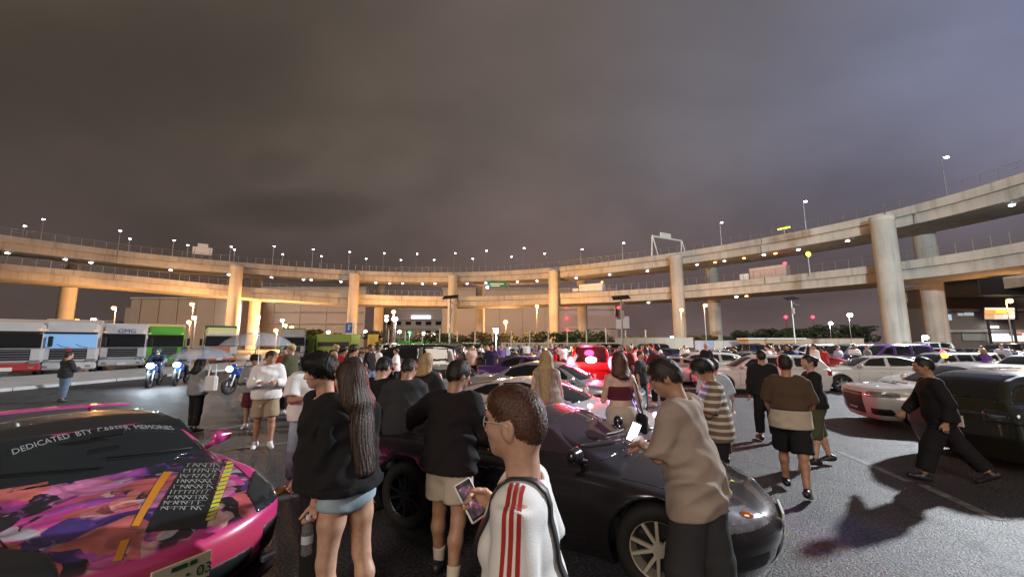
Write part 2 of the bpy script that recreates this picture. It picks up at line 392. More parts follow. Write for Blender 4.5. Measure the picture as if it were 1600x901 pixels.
def ground_mat():
    m = bpy.data.materials.new('asphalt'); m.use_nodes = True; t = m.node_tree; b = t.nodes['Principled BSDF']; lk = t.links.new
    tc = N(t, 'ShaderNodeTexCoord')
    big = N(t, 'ShaderNodeTexNoise', Scale=.22, Detail=6.0, Roughness=.6); lk(tc.outputs['Object'], big.inputs['Vector'])
    mid = N(t, 'ShaderNodeTexNoise', Scale=2.2, Detail=6.0, Roughness=.65); lk(tc.outputs['Object'], mid.inputs['Vector'])
    fine = N(t, 'ShaderNodeTexVoronoi', Scale=75.0); lk(tc.outputs['Object'], fine.inputs['Vector'])
    fine2 = N(t, 'ShaderNodeTexNoise', Scale=38.0, Detail=3.0, Roughness=.7); lk(tc.outputs['Object'], fine2.inputs['Vector'])
    r1 = ramp(t, [(.3, (.032, .032, .034)), (.7, (.062, .061, .06))]); lk(big.outputs[0], r1.inputs[0])
    r2 = ramp(t, [(.25, (.7,) * 3), (.75, (1.25,) * 3)]); lk(mid.outputs[0], r2.inputs[0])
    r3 = ramp(t, [(.34, (.22,) * 3), (.5, (.85,) * 3), (.64, (3.2,) * 3)]); lk(fine2.outputs[0], r3.inputs[0])
    m1 = N(t, 'ShaderNodeMix', data_type='RGBA', blend_type='MULTIPLY'); m1.inputs[0].default_value = 1; lk(r1.outputs[0], m1.inputs[6]); lk(r2.outputs[0], m1.inputs[7])
    m2 = N(t, 'ShaderNodeMix', data_type='RGBA', blend_type='MULTIPLY'); m2.inputs[0].default_value = 1; lk(m1.outputs[2], m2.inputs[6]); lk(r3.outputs[0], m2.inputs[7])
    # tar-sealed cracks
    wv = N(t, 'ShaderNodeTexVoronoi', Scale=.22, feature='DISTANCE_TO_EDGE'); 
    nz = N(t, 'ShaderNodeTexNoise', Scale=.9, Detail=4.0); lk(tc.outputs['Object'], nz.inputs['Vector'])
    av = N(t, 'ShaderNodeVectorMath', operation='ADD'); lk(tc.outputs['Object'], av.inputs[0]); lk(nz.outputs['Color'], av.inputs[1]); lk(av.outputs[0], wv.inputs['Vector'])
    r4 = ramp(t, [(0, (.35,) * 3), (.006, (.5,) * 3), (.012, (1,) * 3)]); lk(wv.outputs['Distance'], r4.inputs[0])
    m3 = N(t, 'ShaderNodeMix', data_type='RGBA', blend_type='MULTIPLY'); m3.inputs[0].default_value = 1; lk(m2.outputs[2], m3.inputs[6]); lk(r4.outputs[0], m3.inputs[7])
    oi = N(t, 'ShaderNodeTexNoise', Scale=.75, Detail=3.0, Roughness=.5); lk(tc.outputs['Object'], oi.inputs['Vector']); r5 = ramp(t, [(.30, (.38,) * 3), (.36, (.8,) * 3), (.42, (1,) * 3)]); lk(oi.outputs[0], r5.inputs[0])
    mq = N(t, 'ShaderNodeMapping', Scale=(.25, 3.2, 1), Rotation=(0, 0, -.45)); lk(tc.outputs['Object'], mq.inputs[0]); ty = N(t, 'ShaderNodeTexNoise', Scale=1.4, Detail=3.0); lk(mq.outputs[0], ty.inputs['Vector']); r6 = ramp(t, [(.33, (.72,) * 3), (.45, (1,) * 3), (.7, (1.06,) * 3)]); lk(ty.outputs[0], r6.inputs[0])
    m4 = N(t, 'ShaderNodeMix', data_type='RGBA', blend_type='MULTIPLY'); m4.inputs[0].default_value = 1; lk(m3.outputs[2], m4.inputs[6]); lk(r5.outputs[0], m4.inputs[7]); m5 = N(t, 'ShaderNodeMix', data_type='RGBA', blend_type='MULTIPLY'); m5.inputs[0].default_value = 1; lk(m4.outputs[2], m5.inputs[6]); lk(r6.outputs[0], m5.inputs[7]); m3 = m5
    lk(m3.outputs[2], b.inputs['Base Color'])
    rr = N(t, 'ShaderNodeMapRange'); lk(mid.outputs[0], rr.inputs[0]); rr.inputs[3].default_value = .38; rr.inputs[4].default_value = .75; lk(rr.outputs[0], b.inputs['Roughness'])
    bp = N(t, 'ShaderNodeBump', Strength=.8, Distance=.012); lk(fine.outputs['Distance'], bp.inputs['Height'])
    bp2 = N(t, 'ShaderNodeBump', Strength=.8, Distance=.03); lk(fine2.outputs[0], bp2.inputs['Height']); lk(bp.outputs[0], bp2.inputs['Normal']); lk(bp2.outputs[0], b.inputs['Normal'])
    return m
g = MB()
xs = [-1500, -300, -60, -20, 0, 20, 60, 300, 1500]; ys = [-300, -60, -10, 20, 60, 120, 300, 1000, 3000]
g.v = [(x, y, 0) for y in ys for x in xs]; g.f = [(j * 9 + i, j * 9 + i + 1, (j + 1) * 9 + i + 1, (j + 1) * 9 + i) for j in range(8) for i in range(8)]; g.mi = [0] * 64
tag(g.make('asphalt_ground', ground_mat()), kind='structure')

# pavement strip in front of the lorries, a real kerb step
m_pave = mat('pavement_concrete', (.46, .46, .45), .8, var=.2, vscale=1.2, bump=.3, bscale=30)
pv = MB(); A0, A1, B0, B1 = Vector((-19.9, 8, 0)), Vector((-18.7, 44, 0)), Vector((-26.4, 8, 0)), Vector((-25.5, 44, 0))
for i in range(18):
    t0, t1 = i / 18 + .0004, (i + 1) / 18 - .0004
    a, b, c, d = A0.lerp(A1, t0), A0.lerp(A1, t1), B0.lerp(B1, t1), B0.lerp(B1, t0)
    pv.prism([(p.x, p.y) for p in (a, b, c, d)], .0, .13)
tag(pv.make('pavement', m_pave), kind='structure')

def paint(name, m, segs, w):
    k = MB()
    for (a, b) in segs:
        a, b = Vector(a), Vector(b); n = Vector((-(b - a).y, (b - a).x, 0)).normalized() * w / 2
        k.prism([((a + n).x, (a + n).y), ((a - n).x, (a - n).y), ((b - n).x, (b - n).y), ((b + n).x, (b + n).y)][::-1], .001, .004)
    return tag(k.make(name, m), kind='structure')
m_line = mat('worn_line_paint', (.17, .17, .16), .7, var=.7, vscale=9, bump=.3, bscale=60)
m_yline = mat('yellow_line_paint', (.62, .36, .03), .7, var=.3, vscale=9)
segs = [(gnd(1310, 705), gnd(1420, 752)), (gnd(1440, 757), gnd(1560, 812))]
dr = Vector((.86, -.5, 0))
for i in range(0): p = Vector((3.0 + i * 2.1, 9.2 + i * .9, 0)); segs.append((p, p + Vector((.5, .86, 0)) * 4.6))
for i in range(0): p = Vector((-3.9 - i * .2, 6.0 + 2.9 * i, 0)); segs.append((p, p + Vector((-.85, .05, 0)) * 1.0))
for i in range(10): p = Vector((-2.0 + .25 * i, 9 + 2.6 * i, 0)); segs.append((p, p + dr * 4.8))
segs += [(gnd(330, 672), gnd(430, 655)), (gnd(372, 700), gnd(460, 690))]
paint('parking_lines', m_line, segs, .12)
yl = [gnd(424, 775), gnd(440, 764), gnd(455, 757), gnd(475, 751), gnd(505, 746)]
paint('yellow_line', m_yline, [(yl[i], yl[i + 1]) for i in range(len(yl) - 1)], .11)

# ------------------------------------------------------------------ the elevated expressway: two decks on the same curve
ZU = 23.9
def Yat(px, py, z):
    cx, cy = (px - 800) / FPX, -(py - 450.5) / FPX
    return (z - CAMZ) / ((sp + cp * cy) / (cp - sp * cy))
UT = [(-40, 361), (0, 367), (79, 376), (210, 396), (315, 404.5), (420, 413), (497, 420), (566, 424), (655, 426), (740, 425.5), (831, 422), (910, 414), (1015, 400.5), (1080, 392), (1120, 385), (1215, 368), (1355, 341), (1460, 314), (1600, 274), (1700, 236)]
LT = [(-40, 407), (0, 410.5), (210, 430), (367, 447), (497, 457), (655, 463.5), (760, 463), (860, 459.5), (1015, 451.5), (1120, 441), (1215, 431), (1355, 416), (1460, 400), (1600, 379), (1700, 352)]
pxs = np.arange(-40, 1701, 10.0)
uy = np.interp(pxs, *zip(*UT)); ly = np.interp(pxs, *zip(*LT))
def smooth(a, n):
    for _ in range(n): b = a.copy(); b[1:-1] = (a[:-2] + 2 * a[1:-1] + a[2:]) / 4; a = b
    return a
uy = smooth(uy, 40); ly = smooth(ly, 40)
P2 = []; ZLs = []
for px_, a, b in zip(pxs, uy, ly):
    Y = Yat(px_, a, ZU); p = at(px_, a, Y); P2.append((p.x, p.y)); ZLs.append(at(px_, b, Y).z)
P2 = np.array(P2); ZLs = np.array(ZLs)
# carry the curve on past both sides of the view
d0 = P2[0] - P2[4]; d0 /= np.linalg.norm(d0); d1 = P2[-1] - P2[-5]; d1 /= np.linalg.norm(d1)
def ext(p, d, turn, n, step=4.):
    r = []; a = math.atan2(d[1], d[0])
    for i in range(n): a += turn; p = p + step * np.array([math.cos(a), math.sin(a)]); r.append(p)
    return r
e0 = ext(P2[0], d0, .035, 22)[::-1]; e1 = ext(P2[-1], d1, -.03, 18)
PATH = np.array(list(e0) + list(P2) + list(e1)); ZL = np.concatenate([np.full(len(e0), ZLs[0]), ZLs, np.full(len(e1), ZLs[-1])])
s_ = np.concatenate([[0], np.cumsum(np.linalg.norm(np.diff(PATH, axis=0), axis=1))]); ns = int(s_[-1] / 2.0)
sq = np.linspace(0, s_[-1], ns); PATH = np.stack([np.interp(sq, s_, PATH[:, 0]), np.interp(sq, s_, PATH[:, 1])], 1); ZL = np.interp(sq, s_, ZL)
for k in range(2): PATH[:, k] = smooth(PATH[:, k], 30)
ZL = smooth(ZL, 30)
TAN = np.gradient(PATH, axis=0); TAN /= np.linalg.norm(TAN, axis=1)[:, None]
NOR = np.stack([-TAN[:, 1], TAN[:, 0]], 1)
cen = np.array([0., 35.])
if ((PATH - cen) * NOR).sum() < 0: NOR = -NOR
PPX = np.array([pix((p[0], p[1], ZU))[0] for p in PATH])
lo_i = int(np.argmin(np.abs(PPX + 40))); 
def path_at(px, off=0.):
    Q = PATH + NOR * off; q = np.array([pix((p[0], p[1], ZU))[0] if p[1] > 12 else 9e9 for p in Q]); i = int(np.argmin(np.abs(q - px))); return i, Q[i]
DW = 10.4
def deck(zs, prof, name, parent, mats, seg=None):
    v = []; f = []; n = len(prof); ids = range(len(PATH)) if seg is None else range(*seg); c = 0
    for i in ids:
        for (o, h) in prof: p = PATH[i] + NOR[i] * o; v.append((p[0], p[1], zs[i] + h))
        c += 1
    for i in range(c - 1):
        for k in range(n): k2 = (k + 1) % n; f.append((i * n + k, i * n + k2, (i + 1) * n + k2, (i + 1) * n + k))
    f.append(tuple(range(n))); f.append(tuple((c - 1) * n + k for k in range(n))[::-1])
    o = mesh(name, v, f, mats, parent)
    bm_fix(o); return o
import bmesh
def bm_fix(o):
    bm = bmesh.new(); bm.from_mesh(o.data); bmesh.ops.recalc_face_normals(bm, faces=bm.faces); bm.to_mesh(o.data); bm.free()
vi = thing('elevated_expressway', 'curving double-deck concrete motorway viaduct behind the whole car park', 'viaduct', (0, 60, 0))
vi.location = (0, 0, 0)
girder = [(.45, -1.35), (.55, -2.95), (DW - .55, -2.95), (DW - .45, -1.35)]
slab = [(0, -1.05), (0, -1.32), (DW, -1.32), (DW, -1.05)]
para = [(.04, -1.046), (0.02, 0), (.26, 0), (.32, -1.046)]
para2 = [(DW - .32, -1.046), (DW - .26, 0), (DW - .02, 0), (DW - .04, -1.046)]
for zs, nm in ((np.full(len(PATH), ZU), 'upper'), (ZL, 'lower')):
    deck(zs, [(a, b) for a, b in girder], 'girder', vi, m_conc)
    deck(zs, slab, 'deck_slab', vi, m_conc)
    deck(zs, para, 'parapet', vi, m_conc); deck(zs, para2, 'parapet', vi, m_conc)
    # safety fence on the parapets: posts, rails and a see-through mesh of wires
    fe = MB()
    for off in (.14, DW - .14):
        for i in range(0, len(PATH) - 1):
            p = PATH[i] + NOR[i] * off; q = PATH[i + 1] + NOR[i + 1] * off; z0, z1 = zs[i], zs[i + 1]; H = 1.7
            if off > 1 and i % 2: continue
            fe.bar((p[0], p[1], z0 + .003), (p[0], p[1], z0 + H), .045, n=4)
            if off > 1: continue
            for hh in (.12, .5, .9, 1.3, H - .05): fe.bar((p[0], p[1], z0 + hh), (q[0], q[1], z1 + hh), .02 if hh < 1.5 else .035, n=3, caps=False)
    tag(fe.make('safety_fence', m_steel, vi), kind='stuff')
def pillar(px, front, w=1.5, zt=None, py0=None):
    i, p = path_at(px, -1.2 if front else DW + 1.3)
    k = MB(); zt = (ZU - 1.0) if front else ZU - 1.6
    k.lathe([(w * 1.02, -.2), (w, .4), (w, zt - .9), (w * 1.04, zt - .85), (w * 1.04, zt)], (0, 0, 0), n=20); 
    k.v.append((0, 0, zt)); T = len(k.v) - 1; M_ = 5
    for a in range(20): k.f.append((a * M_ + 4, ((a + 1) % 20) * M_ + 4, T)); k.mi.append(0)
    o = k.make('pillar', m_conc2, vi, smooth=True); o.location = (p[0], p[1], 0)
    for e in o.data.polygons: e.use_smooth = len(e.vertices) == 4
    return i
PIL = []
for px_ in (-60, 378, 557, 711, 862, 1050, 1372): PIL.append(pillar(px_, True, 1.62 if px_ in (112, 1372) else 1.45))
for px_ in (112, 405, 592, 752, 910, 1105, 1440): pillar(px_, False, 1.5)
for i in PIL:
    for zs in (np.full(len(PATH), ZU), ZL):
        d = MB(); t = Vector((*TAN[i], 0)); n = Vector((*NOR[i], 0)); c = Vector((*PATH[i], zs[i] - 2.2)) + n * (DW / 2 + .05)
        d.box((0, 0, 0), (2.0, DW + 2.4, 1.44), ch=.1); M3 = Matrix((t, n, Vector((0, 0, 1)))).transposed()
        d.v = [tuple(M3 @ Vector(q) + c) for q in d.v]; d.make('crossbeam', m_conc2, vi)
for i in sorted(set(PIL + [(a + b) // 2 for a, b in zip(sorted(PIL)[:-1], sorted(PIL)[1:])])):
    for zs in (np.full(len(PATH), ZU), ZL):
        for off in (-.012, DW + .012):
            d = MB(); t = Vector((*TAN[i], 0)); n = Vector((*NOR[i], 0)); c = Vector((*PATH[i], zs[i] - .66)) + n * off; M3 = Matrix((t, n, Vector((0, 0, 1)))).transposed(); d.box(c, (.09, .03, 1.3), M3); d.make('expansion_joint', m_dark, vi)
# drain pipes and bearing shelves give the long girders a rhythm
for i in range(6, len(PATH) - 4, 12):
    d = MB(); p = PATH[i] - NOR[i] * .06
    d.bar((p[0], p[1], ZU - 1.4), (p[0], p[1], ZU - 3.05), .07, n=6); d.make('drain_pipe', m_steel, vi)

# street lamps on the upper deck, near row and far row
def deck_lamp_proto(h=6.0):
    r = thing('street_lamp', 'x', 'street lamp')
    a = MB(); a.bar((0, 0, -.003), (0, 0, h * .9), .09, .06); a.tube([(0, 0, h * .9), (.08, 0, h * .97), (.4, 0, h), (.9, 0, h + .03)], .05, 6); a.make('pole', m_steel, r)
    b = MB(); b.box((1.1, 0, h + .03), (.75, .3, .14), ch=.04); b.make('lamp_head', m_steel, r)
    c = MB(); c.ball((1.1, 0, h - .06), (.36, .26, .15), 10, 6); c.make('bulb', g_white, r)
    return r
LP = deck_lamp_proto(); first = True
near = [(53, 342), (176, 360), (274, 375), (365, 385), (421, 384), (484, 389), (541, 393), (598, 395), (654, 396), (707, 395), (762, 391), (816, 387), (911, 389), (975, 379), (1134, 347), (1256, 314), (1490, 245)]
far_ = [(40, 353), (201, 373), (286, 383), (368, 390), (439, 397), (505, 400), (567, 404), (624, 406), (682, 406), (737, 404), (796, 401), (852, 396)]
for row, off, nm, grp in ((near, .14, 'near', 'lamps along the near edge of the upper deck'), (far_, DW - .14, 'far', 'lamps along the far edge of the upper deck')):
    for k, (a, b) in enumerate(row):
        i, p = path_at(a, off + (.9 if nm == 'near' else -.9)); q = PATH[i] + NOR[i] * off
        o = LP if first else copy_tree(LP); first = False
        h = at(a, b, p[1]).z - ZU; o.location = (q[0], q[1], ZU); s_z = max(.6, h / 6.0)
        n = NOR[i] * (1 if nm == 'near' else -1); o.rotation_euler = (0, 0, math.atan2(n[1], n[0])); o.scale = (1, 1, s_z)
        tag(o, f'white lamp on the {nm} edge of the upper deck, {ordl(k)}', 'street lamp', grp)
# small white lamps under the upper deck
ud = [(18, 368), (103, 405), (153, 387), (267, 403), (363, 414), (427, 434), (474, 434), (493, 438), (530, 437), (585, 438), (607, 443), (634, 440), (658, 444), (682, 441), (735, 440), (758, 444), (783, 439), (810, 441), (842, 436), (871, 438), (897, 432), (951, 427), (1012, 420), (1185, 396), (1241, 386), (1328, 371), (1570, 324)]
def under_proto():
    r = thing('deck_lamp', 'x', 'lamp'); a = MB(); a.box((0, 0, -.07), (.7, .35, .14), ch=.03); a.bar((0, 0, 0), (0, 0, .35), .05, n=6); a.make('housing', m_steel, r)
    b = MB(); b.ball((0, 0, -.18), (.34, .24, .16), 10, 6); b.make('bulb', g_white, r); return r
UP = under_proto()
for k, (a, b) in enumerate(ud):
    o = UP if k == 0 else copy_tree(UP); i, p = path_at(a, .8 if k % 2 else 1.3); o.location = (p[0], p[1], ZU - 3.3); o.rotation_euler = (0, 0, math.atan2(TAN[i][1], TAN[i][0]))
    tag(o, f'small white lamp fixed below the upper deck, {ordl(k)}', 'lamp', 'lamps below the upper deck')
for k, (a, c_, b) in enumerate([(1012, 'w', 468), (1062, 'a', 469), (1142, 'w', 461), (1166, 'a', 459)]):
    o = copy_tree(UP, remap={'lamp_white': g_sod if c_ == 'a' else g_white}); i, p = path_at(a, .9); o.location = (p[0], p[1], ZL[i] - 3.3); o.rotation_euler = (0, 0, math.atan2(TAN[i][1], TAN[i][0]))
    tag(o, f'{"amber" if c_ == "a" else "white"} lamp below the lower viaduct deck, {ordl(k)} of four', 'lamp', 'lamps below the lower deck')
for k, (a, b, c_) in enumerate([(1082, 411, 'w'), (1116, 404, 'a'), (1135, 402, 'w'), (1162, 398, 'a'), (1212, 389, 'a'), (1238, 389, 'w')]):
    o = copy_tree(UP, remap={'lamp_white': g_sod if c_ == 'a' else g_white2}); i, p = path_at(a, 1.2); o.location = (p[0], p[1], ZU - 3.3); o.rotation_euler = (0, 0, math.atan2(TAN[i][1], TAN[i][0]))
    tag(o, f'{"amber" if c_ == "a" else "pale"} lamp under the upper deck, right of the portal, {ordl(k)}', 'lamp', 'lamps under the upper deck right of the portal')

# white sign portal over the upper deck
i0, pa = path_at(1018, .2); i1, pb = path_at(1072, DW - .2)
gt = thing('sign_portal', 'white steel sign portal standing across the upper motorway deck', 'sign gantry', (pa[0], pa[1], ZU))
pb_l = Vector((pb[0] - pa[0], pb[1] - pa[1], 0)); hh = 5.2
for q in (Vector((0, 0, 0)), pb_l):
    k = MB(); k.bar(q + Vector((-.35, 0, .003)), q + Vector((0, 0, hh)), .16); k.bar(q + Vector((1.3, 0, .003)), q + Vector((.1, 0, hh)), .16); k.make('leg', m_white, gt)
k = MB(); k.bar((0, 0, hh), pb_l + Vector((0, 0, hh)), .28); k.make('beam', m_white, gt)
k = MB(); c = pb_l * .45; d = pb_l.normalized(); M3 = Matrix((d, Vector((-d.y, d.x, 0)), Vector((0, 0, 1)))).transposed(); k.box(c + Vector((0, 0, hh + .75)), (pb_l.length * .36, .25, 1.3), M3, .05); k.make('sign_panel', m_white, gt)
# back of a road sign on the left part of the upper deck
i0, pa = path_at(313, .3); k = thing('road_sign', 'pale back of a road sign on the left of the upper deck', 'road sign', (pa[0], pa[1], ZU)); kk = MB()
t = Vector((*TAN[i0], 0)); n = Vector((*NOR[i0], 0)); M3 = Matrix((t, n, Vector((0, 0, 1)))).transposed()
for s in (-1, 1): kk = MB(); kk.bar(t * s * 1.6 + Vector((0, 0, .003)), t * s * 1.6 + Vector((0, 0, 2.9)), .1); kk.make('post', m_steel, k)
kk = MB(); kk.box((0, 0, 2.2), (4.2, .12, 2.0), M3, .03); kk.box((0, 0, 3.6), (2.2, .12, 1.1), M3, .03); kk.make('panel', m_white, k)
# green direction sign on the lower deck
m_gsign = mat('green_sign', (.02, .16, .09), .4)
i0, pa = path_at(775, .6); k = thing('direction_sign', 'green direction sign hanging between the two decks', 'road sign', (pa[0], pa[1], ZL[i0] + .003)); kk = MB(); kk.bar((3.2, 0, 0), (3.2, 0, 4.6), .14); kk.bar((3.2, 0, 4.0), (-2.5, 0, 4.0), .1); kk.make('pole', m_steel, k)
kk = MB(); kk.box((-.4, -.14, 3.6), (6, .12, 2.2), ch=.04); kk.make('panel', m_gsign, k); kk = MB(); kk.box((-.4, -.205, 3.7), (4.2, .006, .35)); kk.box((-.9, -.205, 3.1), (2.6, .006, .3)); kk.make('lettering', m_white, k)
kk = MB(); kk.ball((-3.4, -.4, 2.6), .45, 10, 6); kk.make('sign_lamp', glow('sign_lamp', (.5, .65, 1), 22), k)

# ------------------------------------------------------------------ lorries up on the decks (box lorries, seen small)
def deck_lorry(px, z_arr, name, label, col, lamp):
    i, p = path_at(px, 3.0); r = thing('box_lorry', label, 'lorry', (p[0], p[1], z_arr[i] - 1.05), math.atan2(TAN[i][1], TAN[i][0]))
    k = MB(); k.box((0, 0, 2.35), (7.0, 2.4, 2.6), ch=.06); k.make('cargo_box', col, r)
    k = MB(); k.box((-4.7, 0, 1.6), (1.9, 2.3, 2.2), ch=.15); k.make('cab', m_white, r)
    k = MB(); k.box((-5.62, 0, 2.0), (.1, 2.0, .9), ch=.04); k.make('windshield', M_GLASS, r)
    for x in (-4.6, 1.5, 2.6):
        for y in (-1, 1): k = MB(); k.lathe([(.1, -.15), (.5, -.15), (.52, 0), (.5, .15), (.1, .15)], (x, y * 1.05, .53), 'y', 14, True); k.make('wheel', m_rubber, r)
    k = MB(); k.ball((3.2, -.6, 3.95), (.35, .25, .25)); k.make('marker_lamp', lamp, r)
M_GLASS = mat('tinted_glass', (.01, .012, .013), .06, spec=.8)
deck_lorry(928, ZL, 'a', 'white box lorry with an orange light on the lower deck', m_white, g_amber)
deck_lorry(1200, ZL, 'b', 'pale pink box lorry on the lower deck, right of the white portal', mat('pink_box', (.5, .36, .32), .6), g_red)
i, p = path_at(1222, 1.0); k = thing('variable_message_sign', 'thin yellow lit message board on the upper deck', 'sign', (p[0], p[1], ZU - 1.0), math.atan2(TAN[i][1], TAN[i][0])); kk = MB(); kk.bar((0, 0, 0), (0, 0, 2.2), .1); kk.make('post', m_steel, k); kk = MB(); kk.box((0, 0, 2.4), (2.6, .25, .55), ch=.04); kk.make('board', m_dark, k); kk = MB(); kk.box((0, -.135, 2.4), (2.3, .012, .3)); kk.make('lettering', g_yel, k)
i, p = path_at(1260, -.3); k = thing('signal_lamp', 'round yellow-green signal lamp above the lower deck fence', 'signal', (p[0], p[1], ZL[i])); kk = MB(); kk.bar((0, 0, -.6), (0, 0, 3.3), .08); kk.make('post', m_steel, k); kk = MB(); kk.lathe([(.0, -.1), (.62, -.1), (.62, .2), (0, .2)], (0, 0, 3.6), 'y', 18); kk.make('housing', m_dark, k); kk = MB(); kk.lathe([(.16, -.14), (.5, -.14)], (0, 0, 3.6), 'y', 18); kk.ball((0, -.14, 3.6), (.16, .04, .16)); kk.make('lens', g_yel, k)

# ------------------------------------------------------------------ warehouses and other buildings behind
def building(name, label, px0, px1, pyt, Y, depth, col, bands=0, wins=0, cat='building', vwin=None, band_mat=None, pil=0, yaw=0.):
    x0 = toward(px0, Y).x; x1 = toward(px1, Y).x; H = at((px0 + px1) / 2, pyt, Y).z; w = x1 - x0
    r = thing(name, label, cat, ((x0 + x1) / 2, Y, 0), yaw); k = MB(); k.box((0, depth / 2, H / 2 - .25), (w, depth, H + .5)); k.make('wall', col, r)
    k = MB(); k.box((0, depth / 2, H + .4), (w + .8, depth + .8, .8), ch=.1); k.make('roof', m_conc, r)
    for b in range(bands):
        k = MB(); z = H * (b + 1) / (bands + 1); k.box((0, -.35, z), (w * .96, .7, .5), ch=.05); k.make('ledge', band_mat or m_conc, r)
        if wins:
            for c in range(wins):
                x = -w / 2 + w * (c + .5) / wins; k = MB(); k.box((x, -.06, z - H / (bands + 1) * .45), (w / wins * .55, .12, H / (bands + 1) * .4), ch=.02); k.make('window', M_GLASS, r)
    for c in range(pil):
        k = MB(); x = -w / 2 + w * (c + .5) / pil; k.box((x, -.2, H / 2), (.8, .4, H - .4), ch=.04); k.make('pilaster', col, r)
    return r, w, H
m_b1 = mat('warehouse_brown', (.38, .31, .25), .85, var=.12, vscale=.05); m_b2 = mat('warehouse_beige', (.47, .40, .35), .85, var=.1, vscale=.05); m_b3 = mat('warehouse_grey', (.27, .27, .29), .8, var=.12, vscale=.05); m_b4 = mat('warehouse_pink', (.43, .34, .33), .85, var=.1, vscale=.05)
building('warehouse', 'long low brown warehouse behind the lorries at far left', -160, 176, 503, 190, 40, m_b1, 1, 0, pil=9)
bw, w_, H_ = building('warehouse', 'tall brown warehouse with a step in its roof above the lorries', 196, 372, 467, 170, 50, m_b1, 0, 0, pil=6)
k = MB(); k.box((-w_ / 2 - 3, 20, H_ * .42), (8, 30, H_ * .84)); k.make('annex', m_b1, bw)
for k_ in range(6):
    q = at(361, 477 + 7.4 * k_, 166); k = MB(); k.box((q.x - bw.location.x, -2.2, q.z), (2.0, .5, .75), ch=.1); k.bar((q.x - bw.location.x, -2, q.z), (q.x - bw.location.x, 0, q.z), .1); k.make('stair_lamp', g_white, bw)
building('warehouse', 'wide beige warehouse with pale ledges left of the blue sign', 402, 568, 451, 185, 60, m_b2, 4, 0, pil=4)
bt, w_, H_ = building('terminal_building', 'grey building with lit upper windows below a patch of sky', 566, 692, 484, 210, 50, m_b3, 3, 8)
k = MB(); k.box((w_ * .22, -.5, H_ * .80), (w_ * .24, .5, 1.7), ch=.1); k.make('lit_window', glow('office_light', (.8, .85, 1), 3.2), bt)
building('warehouse', 'tall beige warehouse behind the middle of the hedge', 690, 868, 452, 180, 60, m_b2, 0, 0, pil=5)
bp_, w_, H_ = building('warehouse', 'pinkish warehouse right of the middle, with red lamps on its stair', 869, 966, 453, 182, 60, m_b4, 2, 0)
for k_ in range(3): k = MB(); k.ball((-w_ * .32, -.8, H_ * (.3 + .2 * k_)), .5); k.make('stair_lamp', g_red, bp_)

# service building with shops at the right edge
m_b5 = mat('service_brown', (.16, .125, .11), .8, var=.15, vscale=.2)
sb, w_, H_ = building('service_building', 'dark brown service building with lit shopfront at the right edge', 1452, 1760, 452, 82, 7, m_b5, 2, 0)
def local(r, px, py, off=-.4): q = at(px, py, r.location.y + off); return Vector((q.x - r.location.x, off, q.z))
def pane(nm, m, px0, px1, py0, py1, off, r, d=.12):
    a = local(r, px0, py1, off); b = local(r, px1, py0, off); k = MB(); k.box(((a.x + b.x) / 2, off, (a.z + b.z) / 2), (b.x - a.x, d, b.z - a.z), ch=.03); return k.make(nm, m, r)
pane('shop_window', glow('shop_light', (.95, .95, 1.0), 2.6), 1548, 1576, 521, 533, -.3, sb); pane('shop_window', glow('shop_light2', (1, .9, .86), 1.6), 1578, 1598, 524, 533, -.3, sb); pane('shop_window', glow('shop_light3', (1, .85, .8), 2.0), 1600, 1680, 520, 533, -.3, sb); pane('shop_fascia', glow('red_fascia', (1, .2, .12), 1.4), 1586, 1640, 517, 521, -.35, sb)
pane('window', glow('dim_window', (.6, .8, .95), .7), 1474, 1486, 491, 500, -.3, sb); pane('window', glow('dim_window2', (.7, .72, .8), .55), 1497, 1505, 489, 493, -.3, sb); pane('window', MATS['dim_window2'], 1507, 1521, 488, 493, -.3, sb); pane('window', mat('pale_window', (.3, .3, .28), .4), 1505, 1540, 521, 532, -.3, sb)
pane('canopy_lamp', g_white2, 1543, 1560, 509, 512, -1.2, sb)
bb = thing('billboard', 'lit billboard with orange and yellow bands on the service building', 'billboard', (sb.location.x, 79.5, 0)); bb.location.y = 79.5
pane('frame', m_dark, 1537, 1587, 479, 500, .35, bb, .3)
for (a, b, c, d, m_) in [(1539, 1585, 480.5, 484.5, glow('sign_cream', (1, .72, .5), 1.3)), (1539, 1556, 485, 490.5, glow('sign_orange', (1, .22, .04), 2.2)), (1556.5, 1577, 485, 488.5, glow('sign_yellow', (1, .75, .03), 3.0)), (1577.5, 1585, 485, 490.5, MATS['sign_cream']), (1556.5, 1577, 489, 490.5, MATS['sign_orange']), (1539, 1553, 491, 498.5, glow('sign_tan', (.8, .5, .27), .9)), (1553.5, 1568, 491, 498.5, glow('sign_pale', (1, .75, .62), 1.0)), (1568.5, 1585, 491, 496, glow('sign_white', (1, .9, .85), 2.0)), (1568.5, 1585, 496.4, 498.5, MATS['sign_pale'])]: pane('sign_band', m_, a, b, c, d, .17, bb, .06)
for s in (1543, 1582): a = local(bb, s, 499, .5); k = MB(); k.bar((a.x, .5, 0), (a.x, .5, a.z), .22); k.make('post', m_dark, bb)
